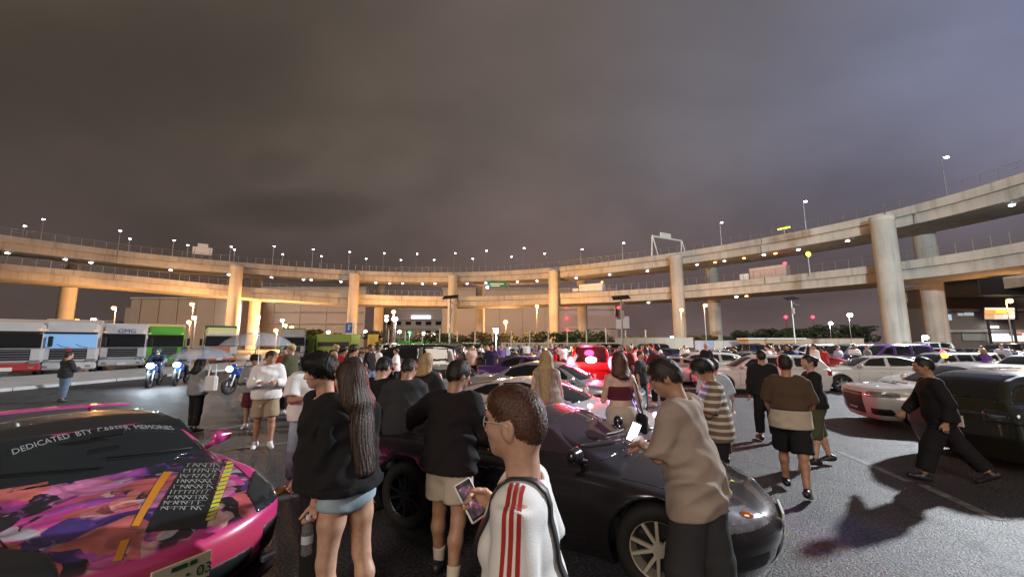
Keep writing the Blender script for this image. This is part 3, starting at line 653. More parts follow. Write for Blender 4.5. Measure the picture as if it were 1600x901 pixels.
# a short ramp behind the right-hand pillar
rp = thing('slip_ramp', 'pale slip ramp crossing behind the right-hand pillars', 'ramp', (0, 0, 0)); q0, q1 = at(1405, 466, 86), at(1535, 447, 76); q2 = at(1720, 420, 66)
for a, b in ((q0, q1), (q1, q2)):
    d = (b - a); L_ = d.length; ax = d.normalized(); nn = Vector((-ax.y, ax.x, 0)).normalized(); M3 = Matrix((ax, nn, ax.cross(nn))).transposed(); k = MB(); k.box((a + b) / 2 + nn * 4, (L_ - .02, 8, 2.2), M3, .06); k.make('deck_slab', m_conc, rp)
for px_ in (1418, 1530): a = toward(px_, 84, 8); k = MB(); k.bar((a.x + 1, 88, 0), (a.x + 1, 88, at(px_, 470, 88).z), 1.0, n=14); k.make('pillar', m_conc2, rp)
k = MB(); a = at(1532, 460, 74); b = at(1640, 428, 74); k.box(((a.x + b.x) / 2, 77, (a.z + b.z) / 2), (b.x - a.x, 6, b.z - a.z), ch=.1); k.make('underside_girder', m_dark, rp)

# ------------------------------------------------------------------ walls, fence posts, hedges and trees along the far side
def wall_strip(name, label, px0, px1, Y0, Y1, h, th, m, cat='wall', n=1, panel=None):
    a, b = toward(px0, Y0), toward(px1, Y1); r = thing(name, label, cat, ((a.x + b.x) / 2, (a.y + b.y) / 2, 0), math.atan2(b.y - a.y, b.x - a.x)); Lw = (b - a).length
    for i in range(n):
        k = MB(); k.box((-Lw / 2 + Lw * (i + .5) / n, 0, h / 2), (Lw / n - .03, th, h), ch=.02); k.make('wall_panel' if n > 1 else 'panel', panel[i % len(panel)] if panel else m, r)
    k = MB(); k.box((0, 0, h + .05), (Lw + .1, th + .12, .1), ch=.02); k.make('coping', m, r); return r
m_wl = mat('wall_cream', (.60, .55, .48), .8, var=.1, vscale=.4); m_wb = mat('wall_banner', (.50, .46, .52), .7, var=.15, vscale=.5)
wall_strip('boundary_wall', 'long cream boundary wall right of the red car', 962, 1084, 80, 80, 2.9, .3, m_wl, n=8)
wall_strip('hoarding', 'lilac and cream hoarding below the right-hand hill trees', 1086, 1192, 80, 78, 2.3, .2, m_wb, 'hoarding', 7, [m_wb, mat('hoarding_blue', (.33, .38, .55), .7), m_wl])
wall_strip('boundary_wall', 'low beige wall left of the big right pillar', 1236, 1352, 74, 70, 2.6, .3, mat('wall_tan', (.45, .37, .30), .8, var=.1, vscale=.4), n=6)
sh = thing('site_cabin', 'long cabin with a white roof in front of the hill trees', 'cabin', (toward(1215, 72).x, 72, 0)); k = MB(); k.box((0, 1.5, 1.25), (10, 3, 2.5), ch=.04); k.make('wall', mat('cabin_tan', (.5, .33, .2), .7), sh); k = MB(); k.box((0, 1.5, 2.65), (10.6, 3.6, .3), ch=.05); k.make('roof', m_white, sh)
for i_ in range(4): k = MB(); k.box((-3.6 + 2.4 * i_, -.03, 1.4), (1.2, .08, .9), ch=.02); k.make('window', M_GLASS, sh)
fp = thing('post_fence', 'row of pale fence posts in front of the hedge', 'fence', (0, 92, 0)); xa, xb = toward(606, 92).x, toward(1010, 84).x
for i in range(15):
    t = i / 14; x = xa + (xb - xa) * t; k = MB(); k.bar((x, -8 * t, 0), (x, -8 * t, 4.6 + .5 * (i % 3 == 0)), .13, n=8); k.make('post', m_white, fp)
for z in (1.0, 1.9): k = MB(); k.bar((xa, 0, z), (xb, -8, z), .09, n=6); k.make('rail', m_white, fp)
wall_strip('boundary_wall', 'low pale wall behind the crowd, under the hedge', 605, 962, 94, 86, 1.9, .25, mat('wall_pale', (.5, .47, .40), .8, var=.1, vscale=.4), n=18)

def leaf_mat(name, c): return mat(name, c, .65, var=.45, vscale=.9)
LEAF = [leaf_mat('leaf_dark', (.045, .07, .03)), leaf_mat('leaf_olive', (.085, .085, .03)), leaf_mat('leaf_green', (.05, .11, .035))]
m_bark = mat('bark', (.06, .045, .03), .9, bump=.5, bscale=12)
def leaves(name, blobs, n, size, m, parent, rng):
    v = []; f = []
    tot = sum(b[1][0] * b[1][1] * b[1][2] for b in blobs)
    for (c, r) in blobs:
        for _ in range(max(8, int(n * r[0] * r[1] * r[2] / tot))):
            while True:
                d = np.array([rng.uniform(-1, 1) for _ in range(3)]); l = np.linalg.norm(d)
                if .15 < l < 1: break
            d = d / l * (l ** .45) * rng.uniform(.8, 1.1); p = np.array(c) + d * np.array(r)
            u = Vector((rng.uniform(-1, 1), rng.uniform(-1, 1), rng.uniform(-.6, .6))).normalized(); w = u.orthogonal().normalized(); s = size * rng.uniform(.6, 1.4); b = len(v)
            P = Vector(p); v += [P - u * s, P + w * s * .5, P + u * s, P - w * s * .5]; f.append((b, b + 1, b + 2, b + 3))
    return mesh(name, v, f, m, parent)
def tree(label, x, y, h, w, m, seed, group=None, name='tree', cat='tree', n=900):
    rng = random.Random(seed); r = thing(name, label, cat, (x, y, 0), 0, group); k = MB(); k.tube([(0, 0, -.1), (.1, .05, h * .25), (.0, .1, h * .6)], [.28, .2, .08], 8)
    bl = []
    for i in range(9):
        a = rng.uniform(0, 6.28); rr = w * rng.uniform(.1, .5); z = h * rng.uniform(.4, .85); c = (rr * math.cos(a), rr * math.sin(a), z); bl.append((c, (w * rng.uniform(.22, .36), w * rng.uniform(.22, .36), h * rng.uniform(.11, .2))))
        k.tube([(0.05, .05, h * .3), (c[0] * .5, c[1] * .5, h * .3 + (z - h * .3) * .6), c], [.12, .08, .03], 5)
    k.make('trunk', m_bark, r); leaves('crown', bl, n, w * .05 + .1, m, r, rng); return r
for i_, (px_, pt, Y) in enumerate([(1135, 521, 150), (1162, 516, 150), (1190, 512, 152), (1218, 512, 150), (1246, 509, 152), (1274, 511, 150), (1302, 507, 148), (1328, 503, 150), (1352, 506, 150)]):
    p = toward(px_, Y); tree(f'dark bushy tree left of the big right pillar, {ordl(i_)}', p.x, Y, at(px_, pt, Y).z, 8.5, LEAF[0], 30 + i_, 'dark trees left of the big right pillar')
for i_, (px_, pt, Y, m_) in enumerate([(577, 516, 100, 0), (640, 517, 99, 1), (668, 518, 99, 1), (697, 518, 98, 1), (727, 516, 98, 1), (757, 517, 97, 1), (787, 517, 97, 1), (817, 518, 96, 0), (846, 518, 95, 0), (872, 517, 92, 0), (896, 515, 90, 2), (921, 514, 90, 2), (944, 518, 90, 0), (985, 523, 95, 1), (1015, 522, 96, 1), (1085, 522, 100, 1), (1112, 522, 100, 1)]):
    p = toward(px_, Y); tree(f'{["dark", "olive, orange-lit", "green"][m_]} shrub in the row below the viaduct, {ordl(i_)}', p.x, Y, at(px_, pt, Y).z, 5.2, LEAF[m_], 70 + i_, 'shrubs in a row below the viaduct', 'shrub', 'shrub', 520)
for i_, (px_, pt, Y) in enumerate([(600, 533, 62), (622, 531, 62), (645, 529, 62), (668, 531, 62), (692, 533, 62), (716, 533, 63), (740, 534, 64), (767, 533, 64)]):
    p = toward(px_, Y); tree(f'low green bush in front of the pale wall, {ordl(i_)}', p.x, Y, at(px_, pt, Y).z, 2.8, LEAF[2], 120 + i_, 'low green bushes in front of the wall', 'bush', 'bush', 420)
p = toward(483, 140); tree('round dark tree beside the orange lamp cluster', p.x, 140, at(483, 513, 140).z, 9, LEAF[0], 150)
p = toward(505, 118); tree('dark tree left of the blue sign', p.x + 6, 118, at(510, 521, 118).z, 7, LEAF[0], 151)

# ------------------------------------------------------------------ street lamps of the car park
def pole_lamp(label, px, py, Y, m, col, power, r=.33, head='ball', group=None, n_heads=1):
    q = at(px, py, Y); t = thing('street_lamp', label, 'street lamp', (q.x, Y, 0), 0, group); h = q.z
    k = MB(); k.bar((0, .5, 0), (0, .5, h + .2), .11, .06); k.make('pole', m_steel, t)
    k = MB(); k.tube([(0, .5, h + .2), (0, .3, h + .35), (0, 0, h + .33)], .05, 6); k.make('arm', m_steel, t)
    k = MB(); k.box((0, 0, h + .33), (.7, .5, .16), ch=.05); k.make('lamp_head', m_steel, t)
    k = MB(); k.ball((0, 0, h), (r, r * .8, r * .8), 12, 8); k.make('bulb', m, t)
    if power: point_light('lamp_light', (0, -.05, h - r * .8 - .4), power * (1.3 if col[2] < .5 else .6), col, .22, parent=t)
    return t
SODC = (1.0, .47, .15); WHC = (.82, .92, 1.0)
for (px_, py_, Y, pw, lab, r) in [(120, 501, 84, 4200, 'orange lamp in front of the left-hand pillar', .52), (178, 481, 92, 6500, 'orange lamp above the white lorries', .5), (300, 475, 96, 7500, 'orange lamp above the green lorry', .5), (295, 503, 120, 6000, 'low orange lamp behind the green lorry', .62), (431, 516, 118, 5000, 'leftmost of three clustered orange lamps', .6), (446, 508, 122, 5000, 'middle of three clustered orange lamps', .5), (456, 511, 120, 5000, 'rightmost of three clustered orange lamps', .55), (404, 494, 110, 12000, 'orange lamp at the foot of a rear pillar, right of the stair lamps', .42), (615, 487, 112, 14000, 'orange lamp right of the yellow-lit rear pillar', .58), (790, 503, 138, 15000, 'round orange lamp in front of the beige warehouse', .75), (839, 478, 100, 17000, 'orange lamp left of the middle-right front pillar', .45), (1065, 484, 84, 1600, 'orange lamp right of the fourth front pillar', .42), (1102, 477, 80, 900, 'orange lamp in front of a rear pillar, right part', .42), (1578, 470, 60, 1500, 'orange lamp above the lit billboard', .4)]:
    pole_lamp(lab, px_, py_, Y, g_sod, SODC, pw, r)
for (px_, py_, Y, pw, lab, r) in [(10, 503, 60, 2500, 'white lamp at the left edge above the red and white lorry', .45), (146, 500, 66, 3000, 'white lamp between two white lorries', .4), (303, 496, 80, 3000, 'white lamp beside a low orange one', .42), (441, 500, 118, 2000, 'white lamp above the orange lamp cluster', .5), (617, 498, 70, 2500, 'white lamp over the bright green bushes', .5), (775, 517, 42, 1800, 'low white lamp in front of the shrub row', .26), (1328, 492, 125, 2500, 'bright white lamp above the skyline trees', .75), (1298, 505, 128, 1500, 'white lamp in the skyline trees', .65), (1416, 501, 108, 1500, 'white lamp between the two right-hand pillars', .65), (1394, 487, 100, 0, 'small white lamp right of the big right pillar', .4), (399, 518, 62, 1500, 'white lamp above the clear umbrella', .33), (513, 519, 75, 1000, 'white lamp left of the blue sign', .34), (1446, 527, 58, 800, 'white lamp over the white van', .4)]:
    pole_lamp(lab, px_, py_, Y, g_white, WHC, pw, r)
for i_, (px_, py_) in enumerate([(571, 518), (604, 494), (604, 500), (624, 518), (662, 521), (677, 523), (1050, 527)]):
    q = at(px_, py_, 100); t = thing('wall_lamp', f'tiny white lamp under the viaduct, {ordl(i_)}', 'lamp', (q.x, 100, 0), 0, 'tiny white lamps under the viaduct'); k = MB(); k.bar((0, .2, 0), (0, .2, q.z + .1), .07); k.make('post', m_steel, t); k = MB(); k.ball((0, 0, q.z), (.45, .35, .35)); k.make('bulb', g_white, t)
for i_, (px_, py_, Y) in enumerate([(1270, 496, 200), (1228, 496, 190), (1412, 491, 200)]):
    q = at(px_, py_, Y); t = thing('mast', f'thin mast with a red lamp on the right skyline, {ordl(i_)}', 'mast', (q.x, Y, 0), 0, 'masts with red lamps'); k = MB(); k.bar((0, 0, 0), (0, 0, q.z), .3, .18, 6); k.make('pole', mat('mast_red', (.3, .1, .06), .6), t); k = MB(); k.ball((0, 0, q.z + .3), .75); k.make('lamp', g_red, t)
p = at(640, 535, 58); point_light('green_lamp_light', (p.x, 60, 3.2), 900, (.25, 1, .3), .2)
t = thing('ground_floodlight', 'green-tinted floodlight over the bright bushes', 'floodlight', (p.x - .6, 60, 0)); k = MB(); k.bar((0, 0, 0), (0, 0, 3.4), .06); k.make('post', m_steel, t); k = MB(); k.box((0, 0, 3.5), (.5, .3, .3), ch=.05); k.make('lamp_head', m_dark, t); k = MB(); k.ball((0, -.16, 3.48), (.2, .06, .14)); k.make('bulb', g_green, t)

# solar lamp posts with dark panels
for i_, (px_, pt, Y, lab) in enumerate([(704, 465, 52, 'solar lamp post with a tilted dark panel above the crowd'), (970, 466, 46, 'solar lamp post with pale notice boards, right of the red car'), (1236, 467, 62, 'distant solar lamp post with a dark panel, right part')]):
    q = at(px_, pt, Y); t = thing('solar_lamp_post', lab, 'lamp post', (q.x, Y, 0)); h = q.z
    k = MB(); k.bar((0, 0, 0), (0, 0, h), .12, .09); k.make('pole', m_steel, t)
    k = MB(); k.box((0, 0, h + .1), (2.0, 1.1, .08), Matrix.Rotation(R(28), 3, 'X') @ Matrix.Rotation(R(-6), 3, 'Y'), .02); k.make('solar_panel', m_dark, t)
    k = MB(); k.bar((0, -.05, h - .5), (.55, -.3, h - .9), .05); k.box((.7, -.35, h - .95), (.5, .22, .12), ch=.03); k.make('lamp_arm', m_steel, t)
    k = MB(); k.box((.1, -.14, h - 1.9), (.34, .22, .95), ch=.04); k.make('control_box', m_conc2, t)
    if i_ == 1:
        k = MB(); k.box((-.38, -.18, h - 3.0), (.62, .05, 1.1), ch=.015); k.make('notice_board', m_white, t); k = MB(); k.box((.45, -.18, h - 2.8), (.75, .05, 1.4), ch=.015); k.make('notice_board', m_white, t)
        k = MB(); k.lathe([(0, -.1), (.16, -.1), (.16, .1), (0, .1)], (-.4, -.2, h - 1.1), 'y', 14); k.make('red_signal', g_red, t); k = MB(); k.box((-.55, -.1, h - 1.5), (.34, .3, 1.3), ch=.04); k.make('signal_box', m_dark, t)
p = at(548, 512, 66); t = thing('guide_sign', 'square blue guide sign on a white pole beside a front pillar', 'sign', (p.x, 66, 0)); k = MB(); k.bar((.55, 0, 0), (.55, 0, p.z + .9), .13); k.make('pole', m_white, t); k = MB(); k.box((-.25, -.16, p.z), (1.15, .08, 1.7), ch=.03); k.make('panel', mat('sign_blue', (.03, .10, .42), .4), t); k = MB(); k.box((-.25, -.204, p.z + .1), (.18, .006, .9)); k.box((-.1, -.204, p.z + .35), (.4, .006, .16)); k.make('pictogram', m_white, t)
p = at(583, 530, 88); t = thing('yellow_cabinet', 'yellow cabinet at the foot of the yellow-lit rear pillar', 'cabinet', (p.x, 88, 0)); k = MB(); k.box((0, 0, 1.9), (2.0, 1.2, 3.8), ch=.08); k.make('body', mat('yellow_paint', (.6, .33, .02), .5), t); k = MB(); k.box((0, -.62, 1.8), (.9, .05, 2.4), ch=.02); k.make('door', mat('yellow_paint_door', (.5, .27, .02), .5), t)

# floodlight masts: one stands just right of the view and lights the asphalt, one unseen mast is added behind the viewer to brighten the right pillars
def flood_mast(loc, aim, power, col, label, ang=120, radius=.5):
    t = thing('floodlight_mast', label, 'floodlight', (loc[0], loc[1], 0)); h = loc[2]
    k = MB(); k.bar((0, 0, 0), (0, 0, h), .3, .16, 12); k.make('pole', m_steel, t)
    d = (Vector(aim) - Vector(loc)); yaw = math.atan2(d.y, d.x) - math.pi / 2; M3 = Matrix.Rotation(yaw, 3, 'Z')
    k = MB(); k.box((0, 0, h), (3.2, .14, .14), M3, .02); k.make('crossarm', m_steel, t)
    for s in (-1.2, 0, 1.2):
        k = MB(); k.box(M3 @ Vector((s, .25, h + .35)), (.7, .35, .5), M3, .06); k.make('lamp_head', m_dark, t); k = MB(); k.box(M3 @ Vector((s, .44, h + .33)), (.56, .02, .38), M3); k.make('lamp_glass', g_white, t)
    f = M3 @ Vector((0, .9, 0)); l = point_light('flood_light', Vector(loc) + f, power, col, radius, 'SPOT', aim=aim, spot=R(ang)); return t
flood_mast((42, 27, 20), (2, 2, 0), 155000, (.90, .95, 1.0), 'tall floodlight mast standing right of the parked white cars', 95, .75)
flood_mast((30, -15, 18), (60, 64, 17), 215000, (.80, .94, 1.0), 'floodlight mast behind the viewer, turned to the right-hand pillars', 52)

# ================================================================== CARS
def poly_sdf(P, X, Y):
    P = np.array(P, float); d = np.full(np.broadcast(X, Y).shape, 1e9); s = np.ones(d.shape); n = len(P); j = n - 1
    for i in range(n):
        e = P[j] - P[i]; wx, wy = X - P[i][0], Y - P[i][1]; t = np.clip((wx * e[0] + wy * e[1]) / (e @ e), 0, 1)
        bx, by = wx - e[0] * t, wy - e[1] * t; d = np.minimum(d, bx * bx + by * by)
        c1 = Y >= P[i][1]; c2 = Y < P[j][1]; c3 = e[0] * wy > e[1] * wx
        s = np.where((c1 & c2 & c3) | (~c1 & ~c2 & ~c3), -s, s); j = i
    return s * np.sqrt(d)
def sm_interp(x, pts, r=.07):
    xx = np.arange(-4, 4, .02); y = np.interp(xx, *zip(*sorted(pts))); k = max(1, int(r / .02)); w = np.hanning(2 * k + 3)[1:-1]; w /= w.sum()
    y = np.convolve(np.pad(y, k, mode='edge'), w, 'valid'); return np.interp(x, xx, y)

m_tire = m_rubber
m_rimw = mat('rim_ivory', (.50, .46, .36), .4, .2); m_rimd = mat('rim_dark', (.05, .05, .055), .35, .8); m_rims = mat('rim_silver', (.42, .43, .44), .3, .9)
m_hl = mat('headlamp_glass', (.33, .34, .36), .12, .45, coat=1.0, var=.45, vscale=7); m_hl_dark = mat('headlamp_smoked', (.035, .04, .045), .12, .3, coat=1.0); m_hl_on = glow('headlamp_lit', (.85, .92, 1.0), 14)
m_tl = mat('taillamp_red', (.25, .006, .008), .15, coat=1.0); m_tl_on = glow('taillamp_lit', (1.0, .015, .03), 7); m_grille = mat('grille_black', (.008, .008, .009), .5)
m_plate = mat('plate_white', (.62, .62, .58), .5); m_trim = mat('trim_black', (.012, .012, .013), .35)

SP = {}
SP['sports'] = dict(xf=2.13, xr=-2.11, W=.885, ax=(1.285, -1.285), wr=.318, ride=.15, belt=.93,
    hood=[(-2.12, .88), (-1.95, 1.0), (-1.3, 1.0), (-.7, .93), (.75, .915), (1.3, .86), (1.75, .76), (2.0, .66), (2.13, .57)],
    roof=[(-1.85, .99), (-1.1, 1.19), (-.5, 1.285), (.0, 1.275), (.42, 1.15), (1.0, .90)], gw=.74, tum=.42, curve=.34,
    nose=[(.15, 1.98), (.3, 2.1), (.45, 2.13), (.6, 2.12), (.75, 2.02)], tail=[(.2, -2.0), (.5, -2.1), (.9, -2.1), (1.0, -2.0)],
    hl=([(.50, 2.3), (.56, 1.78), (.80, 1.42), (1.0, 1.42), (1.0, 2.3)], .60, .80), tl=([(.45, -2.3), (.95, -2.3), (.95, -1.85), (.45, -2.0)], .72, .9),
    sw=[[(.62, .95), (.30, 1.19), (-.18, 1.235), (-.50, 1.215), (-.50, .96)], [(-.56, .965), (-.56, 1.21), (-.82, 1.17), (-1.12, 1.06), (-1.0, .985)]],
    gr=[('air_intake', [(-.52, 3), (.52, 3), (.52, 1.5), (-.52, 1.5)], .19, .40), ('side_intake', [(.60, 3), (.80, 3), (.86, 1.6), (.60, 1.6)], .22, .50)], wsx=.25, crown=.035)
SP['coupe'] = dict(xf=2.16, xr=-2.06, W=.87, ax=(1.25, -1.25), wr=.33, ride=.15, belt=.88,
    hood=[(-2.1, .82), (-1.95, .93), (-1.2, .95), (-.6, .89), (.6, .87), (1.2, .81), (1.7, .71), (2.0, .60), (2.16, .50)],
    roof=[(-1.75, .95), (-1.1, 1.13), (-.45, 1.23), (.0, 1.21), (.38, 1.08), (.95, .85)], gw=.72, tum=.5, curve=.42,
    nose=[(.15, 2.02), (.3, 2.12), (.45, 2.16), (.6, 2.1), (.7, 2.0)], tail=[(.2, -1.95), (.5, -2.06), (.8, -2.06), (.95, -1.95)],
    hl=([(.42, 2.4), (.45, 1.86), (.72, 1.66), (1.0, 1.62), (1.0, 2.4)], .53, .70), tl=([(.3, -2.3), (.95, -2.3), (.95, -1.85), (.3, -1.95)], .66, .82),
    sw=[[(.60, .91), (.30, 1.10), (-.15, 1.175), (-.52, 1.16), (-.52, .915)], [(-.58, .92), (-.58, 1.15), (-.85, 1.11), (-1.15, 1.0), (-1.05, .95)]],
    gr=[('air_intake', [(-.45, 3), (.45, 3), (.45, 1.6), (-.45, 1.6)], .22, .40), ('brake_duct', [(.55, 3), (.78, 3), (.84, 1.7), (.55, 1.7)], .26, .40)], wsx=.2, crown=.04)
SP['sedan'] = dict(xf=2.28, xr=-2.28, W=.87, ax=(1.34, -1.30), wr=.315, ride=.17, belt=.93,
    hood=[(-2.29, .85), (-2.1, 1.0), (-1.4, 1.02), (-.8, .95), (.8, .93), (1.4, .90), (2.0, .82), (2.2, .74), (2.28, .66)],
    roof=[(-1.5, 1.01), (-1.0, 1.28), (-.55, 1.385), (.1, 1.37), (.45, 1.25), (1.02, .92)], gw=.74, tum=.36, curve=.2,
    nose=[(.17, 2.16), (.3, 2.24), (.5, 2.28), (.7, 2.25), (.8, 2.2)], tail=[(.2, -2.15), (.5, -2.27), (.85, -2.27), (1.0, -2.22)],
    hl=([(.42, 3), (.42, 1.95), (.74, 1.84), (1.0, 1.70), (1.0, 3)], .60, .76), tl=([(.4, -3), (1.0, -3), (1.0, -1.95), (.4, -2.1)], .70, .90),
    sw=[[(.70, .965), (.30, 1.255), (-.14, 1.315), (-.14, .97)], [(-.21, .97), (-.21, 1.315), (-.58, 1.31), (-.95, 1.22), (-1.16, 1.05), (-1.10, .985)]],
    gr=[('grille', [(-.36, 3), (.36, 3), (.36, 1.9), (-.36, 1.9)], .60, .74), ('air_intake', [(-.6, 3), (.6, 3), (.6, 1.6), (-.6, 1.6)], .24, .42)], wsx=.25, crown=.03)
SP['rally'] = dict(SP['sedan'], xf=2.26, nose=[(.15, 2.14), (.3, 2.2), (.5, 2.24), (.7, 2.26), (.82, 2.2)], hood=[(-2.29, .9), (-2.1, 1.05), (-1.4, 1.06), (-.8, .98), (.8, .97), (1.4, .95), (2.0, .90), (2.2, .83), (2.27, .74)], belt=.97,
    roof=[(-1.5, 1.05), (-1.0, 1.32), (-.55, 1.44), (.1, 1.42), (.45, 1.3), (1.02, .96)], sw=[[(x, z + .04) for x, z in q] for q in SP['sedan']['sw']], W=.90, wr=.335, ride=.16,
    hl=([(.52, 3), (.52, 2.0), (.78, 1.75), (1.0, 1.66), (1.0, 3)], .66, .80), gr=[('grille', [(-.44, 3), (.44, 3), (.44, 1.8), (-.44, 1.8)], .26, .76), ('brake_duct', [(.58, 3), (.80, 3), (.86, 1.7), (.58, 1.7)], .26, .44)])
SP['van'] = dict(xf=2.3, xr=-2.35, W=.88, ax=(1.4, -1.4), wr=.33, ride=.2, belt=1.05,
    hood=[(-2.36, 1.0), (-2.2, 1.06), (1.1, 1.05), (1.6, 1.02), (2.1, .92), (2.3, .78)], roof=[(-2.33, 1.1), (-2.2, 1.72), (-1.6, 1.83), (.3, 1.82), (.75, 1.68), (1.55, 1.03)], gw=.82, tum=.16, curve=.16,
    nose=[(.2, 2.2), (.4, 2.28), (.8, 2.29), (.95, 2.2)], tail=[(.2, -2.25), (.5, -2.34), (1.2, -2.34), (1.8, -2.28)],
    hl=([(.48, 3), (.48, 1.95), (.8, 1.8), (1.0, 1.72), (1.0, 3)], .68, .90), tl=([(.62, -3), (1, -3), (1, -2.12), (.62, -2.2)], .85, 1.45),
    sw=[[(1.15, 1.1), (.72, 1.58), (.30, 1.68), (.30, 1.1)], [(.22, 1.1), (.22, 1.68), (-.75, 1.70), (-.75, 1.1)], [(-.83, 1.1), (-.83, 1.7), (-1.95, 1.66), (-2.0, 1.1)]],
    gr=[('grille', [(-.45, 3), (.45, 3), (.45, 2.0), (-.45, 2.0)], .66, .86), ('air_intake', [(-.6, 3), (.6, 3), (.6, 1.7), (-.6, 1.7)], .3, .5)], wsx=.6, crown=.03)
SP['wagon'] = dict(SP['sedan'], roof=[(-2.2, 1.0), (-2.0, 1.3), (-1.6, 1.41), (-.4, 1.44), (.1, 1.41), (.45, 1.28), (1.02, .92)], hood=[(-2.29, .9), (-2.1, .98), (-1.4, .97), (.8, .93), (1.4, .90), (2.0, .82), (2.2, .74), (2.28, .66)],
    sw=[[(.70, .965), (.30, 1.27), (-.14, 1.335), (-.14, .97)], [(-.21, .97), (-.21, 1.335), (-1.0, 1.335), (-1.0, .97)], [(-1.07, .98), (-1.07, 1.335), (-1.6, 1.30), (-1.85, 1.05), (-1.8, .99)]])

def vec_(*a): return np.array(a, float)
def wheel(parent, x, y, r, rim, spokes=10, w=.21, twin=False, hi=False):
    n = 40 if hi else 18; sy = 1 if y > 0 else -1
    k = MB(); k.lathe([(r * .66, -w / 2 + .01), (r * .9, -w / 2), (r * .98, -w / 2 + .025), (r, -w / 4), (r, w / 4), (r * .98, w / 2 - .025), (r * .9, w / 2), (r * .66, w / 2 - .01)], (0, 0, 0), 'y', n, True)
    t = k.make('wheel', m_tire, parent, smooth=True); t.location = (x, y - sy * w / 2, r)
    b = MB(); yo = sy * (w / 2 - .012); R0 = r * .68
    b.lathe([(R0, yo), (R0 * .93, yo - sy * .012), (R0 * .9, yo - sy * .16)] if sy < 0 else [(R0 * .9, yo - sy * .16), (R0 * .93, yo - sy * .012), (R0, yo)], (0, 0, 0), 'y', n)
    b.lathe([(.001, yo - sy * .02), (r * .16, yo - sy * .02), (r * .17, yo - sy * .06)] if sy < 0 else [(r * .17, yo - sy * .06), (r * .16, yo - sy * .02), (.001, yo - sy * .02)], (0, 0, 0), 'y', 14)
    for i in range(spokes):
        a = 2 * math.pi * (i + .5) / spokes
        if twin: a = 2 * math.pi * ((i // 2) + .5) / (spokes / 2); a2 = a + (.27 if i % 2 else -.27); a1 = a + (.12 if i % 2 else -.12)
        else: a1 = a2 = a
        p0 = Vector((math.cos(a1) * r * .1, yo - sy * .035, math.sin(a1) * r * .1)); p1 = Vector((math.cos(a2) * R0 * .95, yo - sy * .02, math.sin(a2) * R0 * .95))
        d = (p1 - p0).normalized(); sd = Vector((0, 1, 0)).cross(d).normalized() * (r * .034 if spokes > 7 else r * .075); u = Vector((0, .014, 0))
        vs = [p0 + sd * 1.2 + u, p0 - sd * 1.2 + u, p0 - sd * 1.2 - u, p0 + sd * 1.2 - u, p1 + sd + u, p1 - sd + u, p1 - sd - u, p1 + sd - u]
        b.add(vs, [(0, 4, 5, 1), (1, 5, 6, 2), (2, 6, 7, 3), (3, 7, 4, 0), (4, 7, 6, 5)])
    b.make('rim', rim, t)
    d = MB(); d.lathe([(.001, 0), (r * .55, 0)], (0, yo - sy * .10, 0), 'y', 16); d.lathe([(.001, .0), (r * .65, .0)], (0, -sy * (w / 2 - .03), 0), 'y', 16); d.make('brake_disc', m_rimd, t)
    return t

